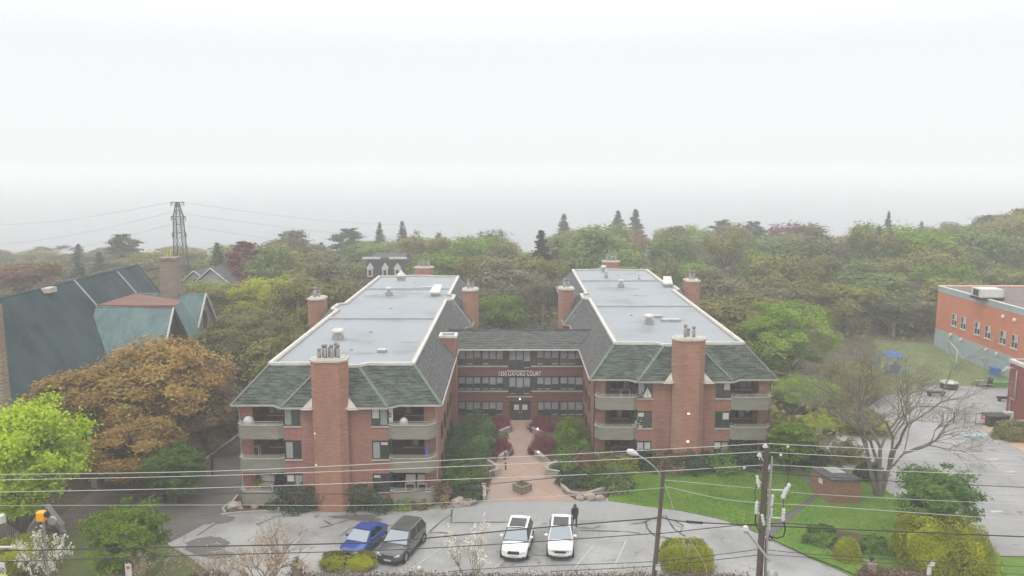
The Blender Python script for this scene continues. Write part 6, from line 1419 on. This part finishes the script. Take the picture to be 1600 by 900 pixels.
# white steel arm carried toward the street
aa, ab = U(1164,826,YU-2.2), U(1202,876,YU-.25); MB().tube([aa, ab], .06, 6).build('crossarm', M['porc'], up); pin(1165,822,YU-2.2,1.3)
tr2 = U(1205,900,YU-.5); MB().lathe((tr2.x+.02, YU-.55, tr2.z-.6), [(.22,0),(.22,.75),(.15,.85)], 14).build('transformer', M['steel'], up)
def loop(pts, r=.03): MB().tube([U(*q[:2], q[2] if len(q) > 2 else YU-.12) for q in pts], r, 6).build('jumper_cable', M['black'], up)
loop([(1224,812),(1227,828),(1224,838),(1214,841),(1203,838),(1197,842),(1196,860),(1195,900)], .035); loop([(1201,826),(1198,836),(1203,845),(1207,842),(1202,836)], .03); loop([(1181,800),(1180,815),(1184,826),(1190,832)], .03)
loop([(1183,757),(1179,768),(1181,786)], .015); loop([(1228,772),(1224,780),(1224,796)], .015); loop([(1165,731),(1172,738),(1184,750)], .012); loop([(1232,700),(1234,720),(1232,745),(1228,760)], .012)
for q in ((1163,731),(1231,698),(1220,711)): 
    p = U(*q); t = MB().lathe(p, [(.04,-.05),(.07,0),(.04,.05)], 8).build('line_clamp', M['porc'], up)
# street lamp
YL = 36.0; L_ = lambda a, b: AY(a, b, YL)
sl = thing('street_lamp', 'dark leaning street lamp pole with a curved arm and white lamp head', 'street lamp', (L_(1023,900).x, YL, 0))
lb_, lt = L_(1022,900), L_(1039,716); MB().tube([(lb_.x-.1,YL,-.2),(lb_.x,YL,lb_.z),(lt.x,YL,lt.z)], [.14,.125,.085], 10).build('pole', M['wood'], sl)
MB().tube([L_(1033,745), L_(1026,733), L_(1014,722), L_(999,712), L_(992,708)], .035, 7).build('arm', M['steel'], sl)
hp = L_(985,706); hd_ = MB(); hd_.tube([L_(997,711), L_(992,708.5), L_(987,706.5), L_(981,705), L_(979,704.6)], [.05,.12,.16,.12,.03], 10); hd_.build('lamp_head', M['porc'], sl)
MB().box(L_(1024,884).x-.02, L_(1024,884).x+.2, YL-.2, YL-.14, L_(1024,888).z, L_(1024,880).z).build('tag_plate', M['white'], sl)
# wires: each run is an object
M['wire_l'] = flat('pale_conductor', (.50,.49,.47), .5, .2); M['wire_d'] = flat('black_cable', (.03,.03,.03), .6)
def wire(pts, r, label, light=True, Y=YU, name='power_line'):
    P = [U(*q[:2], q[2] if len(q) > 2 else Y) for q in pts]; Q = []
    for i in range(len(P)-1):
        p0, p1, p2, p3 = P[max(i-1,0)], P[i], P[i+1], P[min(i+2,len(P)-1)]
        for j in range(6):
            s = j/6; Q.append(.5*((2*p1)+(p2-p0)*s+(2*p0-5*p1+4*p2-p3)*s*s+(3*p1-p0-3*p2+p3)*s**3))
    Q.append(P[-1]); tag(MB().tube(Q, r, 5).build(name, M['wire_l' if light else 'wire_d']), label, 'cable')
wire([(-60,742),(340,736),(740,717),(1000,704),(1196,693)], .0145, 'highest pale overhead wire left of the utility pole'); wire([(1196,693),(1400,703),(1680,717)], .0145, 'highest pale overhead wire right of the utility pole')
wire([(-60,751),(340,743),(740,728),(1000,716),(1187,706)], .0145, 'second pale overhead wire left of the utility pole'); wire([(1187,706),(1400,717),(1680,731)], .0145, 'second pale overhead wire right of the utility pole')
wire([(-60,770),(340,762),(740,748),(1000,738),(1201,726)], .0145, 'third pale overhead wire left of the utility pole'); wire([(1201,726),(1400,736),(1680,745)], .0145, 'third pale overhead wire right of the utility pole')
wire([(-60,777),(340,771),(600,771),(757,757),(872,746),(1038,730)], .016, 'thin dark cable passing in front of the left wing to the lamp pole', False)
wire([(-60,790),(340,789),(600,789),(860,776),(1038,762)], .009, 'very thin pale wire low across the left wing', True)
wire([(-60,862),(260,855),(540,849),(640,843),(860,823),(1033,809)], .028, 'thick black cable above the parked cars, left of the street lamp', False); wire([(1033,808),(1070,815),(1190,821),(1300,826),(1680,842)], .028, 'thick black cable right of the street lamp', False)
wire([(-60,880),(300,868),(660,857),(1033,833)], .02, 'second black cable above the parked cars, left of the street lamp', False); wire([(1030,834),(1190,818),(1300,822)], .02, 'second black cable between the street lamp and the right edge', False)
wire([(700,893),(820,885),(1026,877),(1188,858)], .0145, 'lower black cable running up to the utility pole', False); wire([(1190,858),(1300,868),(1680,890)], .014, 'lower thin black cable right of the utility pole', False)
wire([(860,893),(1026,884),(1188,867)], .016, 'lowest black cable left of the utility pole', False); wire([(1190,866),(1360,878),(1680,905)], .012, 'lowest thin cable right of the utility pole', False)
wire([(1036,724),(1190,738),(1400,752),(1680,765)], .016, 'dark cable from the lamp pole crossing over the brick shed', False)
wire([(1038,750),(1180,763),(1260,771),(1400,779),(1680,792)], .010, 'thin pale wire from the lamp pole over the lawn', True)
wire([(1040,760),(1120,778),(1180,785),(1300,792),(1500,806),(1680,818)], .012, 'pale dashed guard wire over the lawn', True)
wire([(1038,756),(1046,776),(1060,815),(1100,880),(1104,905)], .010, 'thin pale stay wire falling from the lamp pole', True)
MB_sp = MB().tube([U(1072,815), U(1098,817)], .06, 8).build('cable_splice', M['black']); tag(MB_sp, 'thick black splice case on the cable right of the street lamp', 'cable splice')

# ================================================================== CARS
M['tyre'] = flat('tyre_rubber', (.018,.018,.018), .85); M['rim'] = flat('alloy_rim', (.35,.35,.36), .35, .8); M['hl'] = flat('headlight_lens', (.62,.64,.66), .15); M['plast'] = flat('black_plastic', (.02,.02,.02), .6); M['chrome'] = flat('chrome', (.6,.6,.6), .15, .9)
def cglass():
    m, nt, b = NT('sky_pale_car_glass'); b.inputs['Base Color'].default_value = (.24,.28,.30,1); b.inputs['Roughness'].default_value = .08; b.inputs['Specular IOR Level'].default_value = 1.0; return m  # base colour paled to stand in for sky reflected in the windshields
M['cglass'] = cglass(); M['cglassd'] = flat('dark_car_glass', (.012,.012,.014), .08)
def car(label, cat, loc, rz, L, Wd, Hh, col, kind, roofcol=None, windcol='cglass', grille='chrome', zdrop=0.0):
    """nose toward local -y; stations along the length, cross-section half rings mirrored"""
    t = thing('parked_car', label, cat, loc, rz=rz); ORG[t.name] = Vector((0,0,0)); hw = Wd/2
    suv = kind != 'sedan'; belt = .62*Hh if suv else .64*Hh; hood = (.60 if suv else .60)*Hh; gc = .18 if suv else .14
    paint = pm('paint_'+kind+str(round(L*100)), col, tuple(min(1,c*1.12) for c in col), 1.2, .25, coat=.8)
    # body shell: stations (y, half width, bottom z, shoulder z, centre z)
    ya, yb = -L/2, L/2
    st = [(ya, .62, gc+.22, hood*.62, hood*.66), (ya+.06, .78, gc+.08, hood*.74, hood*.80), (ya+.22, .90, gc, hood*.84, hood*.92), (ya+.55, .96, gc-.02, hood*.92, hood*1.0), (ya+1.1, .985, gc-.02, hood*.97, hood*1.06),
          (ya+1.35, .99, gc, belt*.99, belt*1.03), (0, 1.0, gc, belt*1.02, belt*1.03), (yb-1.2, 1.0, gc, belt*1.05, belt*1.06), (yb-.75, .985, gc, belt*1.07, belt*1.08), (yb-.3, .93, gc+.02, belt*(1.05 if suv else 1.02), belt*1.07), (yb-.08, .85, gc+.1, belt*.95, belt*.99), (yb, .72, gc+.25, belt*.82, belt*.86)]
    vs, fs = [], []; K = 11
    for (y, w, zb, zs, zc) in st:
        w *= hw; ring = [(w*.86, zb), (w*.985, zb+(zs-zb)*.25), (w, zb+(zs-zb)*.55), (w*.985, zb+(zs-zb)*.82), (w*.93, zs), (0, zc)]
        full = ring + [(-a, b) for a, b in ring[-2::-1]]
        vs += [(a, y, b) for a, b in full]
    for i in range(len(st)-1):
        for j in range(K-1): fs.append((i*K+j, (i+1)*K+j, (i+1)*K+j+1, i*K+j+1))
        fs.append((i*K+K-1, (i+1)*K+K-1, (i+1)*K, i*K))
    fs.append(tuple(range(K))); fs.append(tuple(range((len(st)-1)*K+K-1, (len(st)-1)*K-1, -1)))
    mb = MB(); mb.add(vs, fs, 0, True); body = mb.build('body', paint, t, local=True)
    m_ = body.modifiers.new('sub', 'SUBSURF'); m_.levels = m_.render_levels = 1
    # greenhouse
    if suv: y0, y1, y2, y3 = ya+1.12, ya+1.95, yb-.55, yb-.16
    else: y0, y1, y2, y3 = ya+1.15, ya+2.05, yb-1.45, yb-.62
    zb_, zt = belt*1.0, Hh; wb, wt = hw*.93, hw*.74
    if kind == 'coupe': zt = Hh
    gv = [(-wb,y0,zb_),(wb,y0,zb_),(wb,y3,zb_+.04),(-wb,y3,zb_+.04),(-wt,y1,zt-.05),(wt,y1,zt-.05),(wt,y2,zt-.06),(-wt,y2,zt-.06)]
    def lerp(a, b, s): return tuple(a[k]+(b[k]-a[k])*s for k in range(3))
    def panel(a, b, c, d, ins, off, name, m, parent=t):
        A = [Vector(q) for q in (a, b, c, d)]; n = (A[1]-A[0]).cross(A[3]-A[0]).normalized(); cen = sum(A, Vector())/4
        if n.dot(cen-Vector((0,(y1+y2)/2,(zb_+zt)/2))) < 0: n = -n
        A = [q+(cen-q)*ins+n*off for q in A]; return MB().extr(A, -n*.03).build(name, m, parent, local=True)
    cab = MB().add(gv, [(0,1,5,4),(1,2,6,5),(2,3,7,6),(3,0,4,7),(4,5,6,7)]); co = cab.build('cabin', paint if col[0] < .5 or kind == 'suv_w2' else M['plast'], t, local=True); co.modifiers.new('b','BEVEL').width = .05
    panel(gv[0],gv[1],gv[5],gv[4],.07,.012,'windshield',M[windcol]); panel(gv[2],gv[3],gv[7],gv[6],.12,.012,'rear_window',M['cglassd'])
    for s, (a, b, c, d) in ((1,(gv[1],gv[2],gv[6],gv[5])),(-1,(gv[3],gv[0],gv[4],gv[7]))):
        if s == 1: f = [(a,b,c,d)]
        else: f = [(b,a,d,c)]
        a, b, c, d = f[0]
        for u0, u1 in ((.10,.47),(.50,.80),(.82,.95)) if suv else ((.14,.5),(.53,.84)):
            panel(lerp(a,b,u0), lerp(a,b,u1), lerp(d,c,u1), lerp(d,c,u0), .08, .012, 'side_window', M['cglassd'])
        if kind != 'sedan' and col[0] < .5:
            MB().tube([(s*wt*1.02,y1+.2,zt+.03),(s*wt*1.02,y2-.1,zt+.03)], .022, 5).build('roof_rail', M['chrome'], t, local=True)
    rp = MB(); ny = 6; V_ = []
    for i in range(ny+1):
        y = y1-.04+(y2-y1+.08)*i/ny; cz = math.sin(math.pi*(.12+.8*i/ny))*.05
        for j in range(5): u = -1+.5*j; V_.append((u*wt*.99, y, zt-.05+cz+.045*(1-u*u)))
    rp.add(V_, [(i*5+j, i*5+j+1, (i+1)*5+j+1, (i+1)*5+j) for i in range(ny) for j in range(4)], 0, True)
    rp.build('roof', paint, t, local=True)
    if roofcol:   # panoramic glass panel
        MB().prism([(-wt*.78,y1+.05),(wt*.78,y1+.05),(wt*.78,y1+(y2-y1)*.72),(-wt*.78,y1+(y2-y1)*.72)], zt, zt+.055).build('sunroof', M['cglassd'], t, local=True, bevel=.02)
    # nose
    zg = hood*.62; MB().box(-hw*.42, hw*.42, ya-.03, ya+.12, zg-.02, zg+.17).build('grille', M['plast'], t, local=True, bevel=.02)
    if grille == 'chrome': MB().box(-hw*.62, hw*.62, ya-.035, ya+.1, zg+.14, zg+.19).build('grille_bar', M['chrome'], t, local=True)
    MB().box(-hw*.72, hw*.72, ya-.04, ya+.12, gc+.02, gc+.2).build('bumper', M['plast'], t, local=True, bevel=.03)
    MB().box(-.26, .26, ya-.055, ya-.041, gc+.2, gc+.31).build('licence_plate', M['white'], t, local=True)
    for s in (-1, 1):
        MB().extr([(s*hw*.48,ya+.03,zg+.02),(s*hw*.80,ya+.12,zg+.07),(s*hw*.84,ya+.16,zg+.21),(s*hw*.5,ya+.05,zg+.15)], (0,-.05,0)).build('headlight', M['hl'], t, local=True)
        MB().box(s*hw*.7-.09, s*hw*.7+.09, ya-.02, ya+.1, gc+.16, gc+.26).build('fog_lamp', M['plast'], t, local=True)
        MB().box(s*hw*.62-.14, s*hw*.62+.14, yb-.14, yb-.01, belt*.68, belt*.84).build('tail_light', flat('tail_red',(.35,.02,.02),.3) if 'tail_red' not in bpy.data.materials else bpy.data.materials['tail_red'], t, local=True)
        MB().box(min(s*hw*.96,s*(hw+.2)), max(s*hw*.96,s*(hw+.2)), y0+.42, y0+.56, belt+.03, belt+.17).build('mirror', paint, t, local=True, bevel=.03)
        MB().box(min(s*(hw-.02),s*(hw+.015)), max(s*(hw-.02),s*(hw+.015)), ya+.9, yb-.9, gc-.03, gc+.08).build('side_sill', M['plast'], t, local=True)
        for yy in (ya+.85, yb-.9):
            r = .36 if suv else .33; x = s*(hw-.13); w = MB().lathe((x,yy,r), [(r*.62,-.12),(r*.94,-.12),(r,-.08),(r,.08),(r*.94,.12),(r*.62,.12)], 24, axis='x').build('wheel', M['tyre'], t, local=True)
            rm = MB().lathe((x+s*.115,yy,r), [(r*.63,0),(r*.6,.01*s),(.06,.02*s),(.0,.02*s)], 24, axis='x')
            for q in range(5):
                an = q*1.2566; rm.tube([(x+s*.135,yy,r),(x+s*.135,yy+math.cos(an)*r*.58,r+math.sin(an)*r*.58)], .03, 4)
            rm.build('rim', M['rim'], w, local=True)
            MB().lathe((s*(hw-.03),yy,r), [(r*1.02,0),(r*1.16,.0),(r*1.16,.045*s),(r*1.02,.045*s),(r*1.02,0)], 24, axis='x').build('wheel_arch', M['plast'] if suv else paint, t, local=True)
    return t
def put(fpx, fpy, ang, L):       # foot of the front bumper in the photo, heading angle from -y
    g = G(fpx, fpy); d = Vector((math.sin(ang), math.cos(ang))); return (g.x+d.x*L/2, g.y+d.y*L/2, .02)
# ang: the tail lies to the right of the nose by this angle
def place(label, cat, fpx, fpy, angd, L, *a, **k):
    ang = R(angd); return car(label, cat, put(fpx, fpy, ang, L), -ang, L, *a, **k)
place('glossy blue sedan parked behind the low clipped bush', 'car', 543, 877, 19, 4.55, 1.82, 1.42, (.006,.045,.24), 'sedan')
place('dark grey suv with silver roof rails beside the blue sedan', 'car', 606, 885, 17, 4.75, 1.98, 1.74, (.075,.075,.078), 'suv', roofcol=None)
place('white suv with black sunroof, left one of the two white cars', 'car', 802, 880, 8, 4.35, 1.92, 1.70, (.78,.78,.77), 'suv_w', roofcol=1, grille='dark')
place('white suv with grey windshield beside the walking person, right one of the two white cars', 'car', 875, 878, 4.5, 4.4, 1.86, 1.68, (.74,.74,.73), 'suv_w2', roofcol=1)

# ================================================================== PERSON
def skin_chain(name, verts, edges, rad, mat, parent, sub=2, root=0):
    me = bpy.data.meshes.new(name); me.from_pydata(verts, edges, []); me.materials.append(mat) if not isinstance(mat, list) else [me.materials.append(m) for m in mat]
    o = bpy.data.objects.new(name, me); COL.objects.link(o); o.parent = parent
    o.modifiers.new('skin', 'SKIN'); 
    for i, r in enumerate(rad): me.skin_vertices[0].data[i].radius = (r, r) if not isinstance(r, tuple) else r
    for i in range(len(verts)): me.skin_vertices[0].data[i].use_root = (i == root)
    s = o.modifiers.new('sub', 'SUBSURF'); s.levels = s.render_levels = sub
    for p in me.polygons: p.use_smooth = True
    return o
g = G(898,822)
per = thing('person', 'person in a long black coat with shoulder length brown hair walking behind the white cars', 'person', (g.x, g.y, g.z+.025), rz=R(8))
skinm = flat('skin', (.50,.30,.22), .6); coatm = flat('black_coat', (.012,.012,.014), .85); trm = flat('dark_trousers', (.02,.02,.025), .85); hairm = flat('brown_hair', (.07,.035,.02), .8)
V = [(0,0,.90),(0,0,1.08),(0,-.01,1.28),(0,0,1.42),(0,-.01,1.50),(0,-.03,1.60),
     (.17,0,1.38),(.21,.05,1.12),(.22,-.03,.90),(.22,-.06,.82),(-.17,0,1.38),(-.22,-.04,1.13),(-.20,-.13,.92),(-.20,-.17,.85),
     (.09,0,.85),(.10,-.12,.48),(.09,-.10,.09),(.09,-.24,.03),(-.09,0,.85),(-.10,.06,.48),(-.09,.22,.12),(-.09,.12,.03)]
E = [(0,1),(1,2),(2,3),(3,4),(4,5),(2,6),(6,7),(7,8),(8,9),(2,10),(10,11),(11,12),(12,13),(0,14),(14,15),(15,16),(16,17),(0,18),(18,19),(19,20),(20,21)]
Rr2 = [.13,.11,.13,.06,.05,.095,.055,.045,.035,.03,.055,.045,.035,.03,.085,.06,.045,.035,.085,.06,.045,.035]
bodyo = skin_chain('body', V, E, Rr2, skinm, per)
def shell(name, prof, m, n=18, parent=per):   # closed garment from rings: (z, rx, ry, cx, cy)
    vs = []
    for (z, rx, ry, cx_, cy_) in prof:
        for j in range(n):
            a = 2*math.pi*j/n; k = 1+.05*math.sin(3*a+z*9); vs.append((cx_+rx*math.cos(a)*k, cy_+ry*math.sin(a)*k, z))
    k = len(prof); fs = [(i*n+j, i*n+(j+1)%n, (i+1)*n+(j+1)%n, (i+1)*n+j) for i in range(k-1) for j in range(n)]+[tuple(range(n-1,-1,-1)), tuple(range((k-1)*n, k*n))]
    return MB().add(vs, fs, 0, True).build(name, m, parent, local=True)
shell('coat', [(.66,.21,.19,0,-.01),(.80,.205,.18,0,0),(1.0,.18,.145,0,0),(1.12,.175,.14,0,0),(1.28,.215,.15,0,0),(1.38,.215,.135,0,0),(1.44,.13,.10,0,0),(1.50,.075,.07,0,-.01)], coatm)
for pts, r in (([(.19,0,1.38),(.225,.05,1.12),(.23,-.03,.90)],[.08,.068,.055]),([(-.19,0,1.38),(-.235,-.04,1.13),(-.215,-.13,.92)],[.08,.068,.055])): MB().tube(pts, r, 10).build('coat_sleeve', coatm, per, local=True)
for pts in ([(.09,0,.80),(.10,-.12,.48),(.09,-.10,.10)], [(-.09,0,.80),(-.10,.06,.48),(-.09,.22,.14)]): MB().tube(pts, [.10,.075,.062], 10).build('trouser_leg', trm, per, local=True)
for c_ in ((.09,-.17,.05),(-.09,.17,.06)): MB().lathe(c_, [(.0,-.14),(.045,-.11),(.055,-.02),(.05,.08),(.02,.12)], 10, axis='y').build('shoe', M['black'], per, local=True)
MB().lathe((0,.015,1.30), [(.05,0),(.11,.05),(.125,.2),(.12,.32),(.085,.40),(.02,.43)], 16).build('hair', hairm, per, local=True)
for s in (-1,1): MB().lathe((s*.036,-.118,1.615), [(.0,-.008),(.012,0),(.0,.008)], 8, axis='y').build('eye', M['black'], per, local=True)
MB().extr([(-.014,-.12,1.575),(.014,-.12,1.575),(0,-.125,1.61)], (0,-.022,0)).build('nose', skinm, per, local=True); MB().box(-.025,.025,-.126,-.118,1.543,1.552).build('mouth', flat('lips',(.4,.12,.1)), per, local=True)
for s, c_ in ((1,(.22,-.06,.82)),(-1,(-.20,-.17,.85))):
    for k_ in range(4): MB().tube([(c_[0]+s*.0+(k_-1.5)*.014,c_[1]-.005*k_,c_[2]-.01),(c_[0]+(k_-1.5)*.016,c_[1]-.012,c_[2]-.05),(c_[0]+(k_-1.5)*.014,c_[1]-.03,c_[2]-.075+.006*abs(k_-1.5))], [.010,.009,.007], 6).build('finger', skinm, per, local=True)
    MB().tube([(c_[0],c_[1]-.02,c_[2]+.0),(c_[0]-s*.02,c_[1]-.045,c_[2]-.03)], [.011,.009], 6).build('thumb', skinm, per, local=True)

# ================================================================== THINGS ON THE BALCONIES
def balc(px, pyb, Y, z): p = AY(px, pyb, Y); return Vector((p.x, Y, z))
FL = [l+.12 for l in LV]; yl, yr = 60.15, 67.85
def grill(px, Yb, z, label, tall):
    p = balc(px, 660, Yb, z); t = thing('covered_grill', label, 'grill', p); h = 1.35 if tall else 1.25; w = .42 if tall else .34
    MB().lathe(p+Vector((0,0,.15)), [(w*.95,0),(w,.3),(w*1.0,.7),(w*.85,h*.75),(w*.4,h*.86),(.02,h*.88)], 14).build('cover', pm('silver_cover',(.36,.36,.38),(.48,.48,.5),3,.4) if 'silver_cover' not in bpy.data.materials else bpy.data.materials['silver_cover'], t)
    for s in (-1,1): MB().tube([p+Vector((s*.2,0,0)), p+Vector((s*.2,0,.2))], .03, 6).build('leg', M['black'], t)
grill(388.5, yl+.1, FL[2], 'tall silver covered grill on the top left balcony of the left wing', True); grill(631, yl, FL[2], 'small white covered grill on the top right balcony of the left wing', False)
def table(px, Yb, z, w, h, label, col='cap', slats=False, name='balcony_table', cat='table'):
    p = balc(px, 700, Yb, z); t = thing(name, label, cat, p); MB().box(p.x-w/2,p.x+w/2,p.y-.3,p.y+.3,p.z+h-.05,p.z+h).build('tabletop' if cat == 'table' else 'seat', M[col], t)
    for sx in (-1,1):
        for sy in (-1,1): MB().box(p.x+sx*(w/2-.05)-.03,p.x+sx*(w/2-.05)+.03,p.y+sy*.25-.03,p.y+sy*.25+.03,p.z,p.z+h-.051).build('leg', M[col], t)
    if cat == 'bench': MB().box(p.x-w/2,p.x+w/2,p.y+.27,p.y+.33,p.z+h+.05,p.z+h+.55).build('backrest', M[col], t)
    return t
table(397, yl+1.0, FL[1], 1.0, 1.35, 'pale timber side table on the middle left balcony of the left wing'); table(414, yl+.6, FL[0], 1.1, 1.05, 'white slatted bench on the lowest left balcony of the left wing', 'white', name='balcony_bench', cat='bench')
table(640, yl+.9, FL[0], .8, 1.0, 'white chair on the lowest right balcony of the left wing, left one', 'white', name='balcony_chair', cat='bench'); table(659, yl+.9, FL[0], .8, 1.0, 'white chair on the lowest right balcony of the left wing, right one', 'white', name='balcony_chair', cat='bench')
table(975, yr+.9, FL[2], .9, 1.15, 'dark table on the top left balcony of the right wing', 'steel')
p = balc(667, 700, yl+.2, FL[1]); t = thing('folded_parasol', 'blue folded parasol on the middle right balcony of the left wing', 'parasol', p); MB().tube([p, p+Vector((0,0,1.9))], .03, 6).build('pole', M['steel'], t); MB().lathe(p+Vector((0,0,.9)), [(.12,0),(.1,.5),(.03,.95)], 10).build('canopy', M['blue'], t)
for px, Yb, lv, lb, m_ in ((996,yr+.1,1,'white flowering potted plant on the middle left balcony of the right wing','petal'),(990,yr+.3,1,'dark potted plant beside the white one on the middle left balcony','leaf_dark'),(1200,yr+.2,1,'pink green potted plant on the middle right balcony of the right wing','leaf_russet'),(1000,yr+.1,2,'green potted plant on the top left balcony of the right wing','leaf_green'),(402,yl+.5,0,'small yellow potted plant on the lowest left balcony of the left wing','leaf_yellow')):
    p = balc(px, 700, Yb, FL[lv]); t = thing('potted_plant', lb, 'plant', p); MB().lathe(p, [(.14,0),(.2,.4)], 12).build('pot', M['conc'], t); q = rs.normal(size=(260,3))*np.array([.2,.2,.3])+np.array([0,0,.95]); me = leaf_mesh('leaves', q, .08, .3); me.materials.append(M[m_]); o = bpy.data.objects.new('foliage', me); COL.objects.link(o); o.parent = t
# model sailboat in the right wing's top window, patterned hanging in the left wing
yb_ = 68.0-.35-.06; p = AY(1012,621,yb_); t = thing('model_sailboat', 'white model sailboat in the top left bay window of the right wing', 'ornament', (p.x, yb_, p.z))
MB().extr([(p.x-.02,yb_,p.z+.12),(p.x-.02,yb_,p.z+.95),(p.x-.35,yb_,p.z+.12)], (0,-.03,0)).build('sail', M['white'], t); MB().extr([(p.x+.03,yb_,p.z+.12),(p.x+.03,yb_,p.z+.8),(p.x+.33,yb_,p.z+.12)], (0,-.03,0)).build('sail', M['white'], t); MB().extr([(p.x-.4,yb_,p.z+.1),(p.x+.38,yb_,p.z+.1),(p.x+.25,yb_,p.z),(p.x-.28,yb_,p.z)], (0,-.05,0)).build('hull', M['white'], t)
yy = 60.1; a, b = AY(602,638,yy), AY(614,658,yy); t = thing('wall_hanging', 'white hanging with a dark maze pattern on the top right balcony of the left wing', 'hanging', (a.x, yy, b.z)); MB().box(a.x, b.x, yy, yy+.04, b.z-.1, a.z-.05).build('panel', M['white'], t)
u = (b.x-a.x); fr_ = MB()
for (x0_,x1_,z0_,z1_) in ((.2,.3,.3,.75),(.7,.8,.3,.75),(.3,.7,.3,.38),(.3,.5,.67,.75),(.45,.55,.45,.67),(.55,.7,.5,.57)): fr_.box(a.x+u*x0_, a.x+u*x1_, yy-.012, yy-.002, b.z+(a.z-b.z)*z0_, b.z+(a.z-b.z)*z1_)
fr_.build('pattern', M['black'], t)
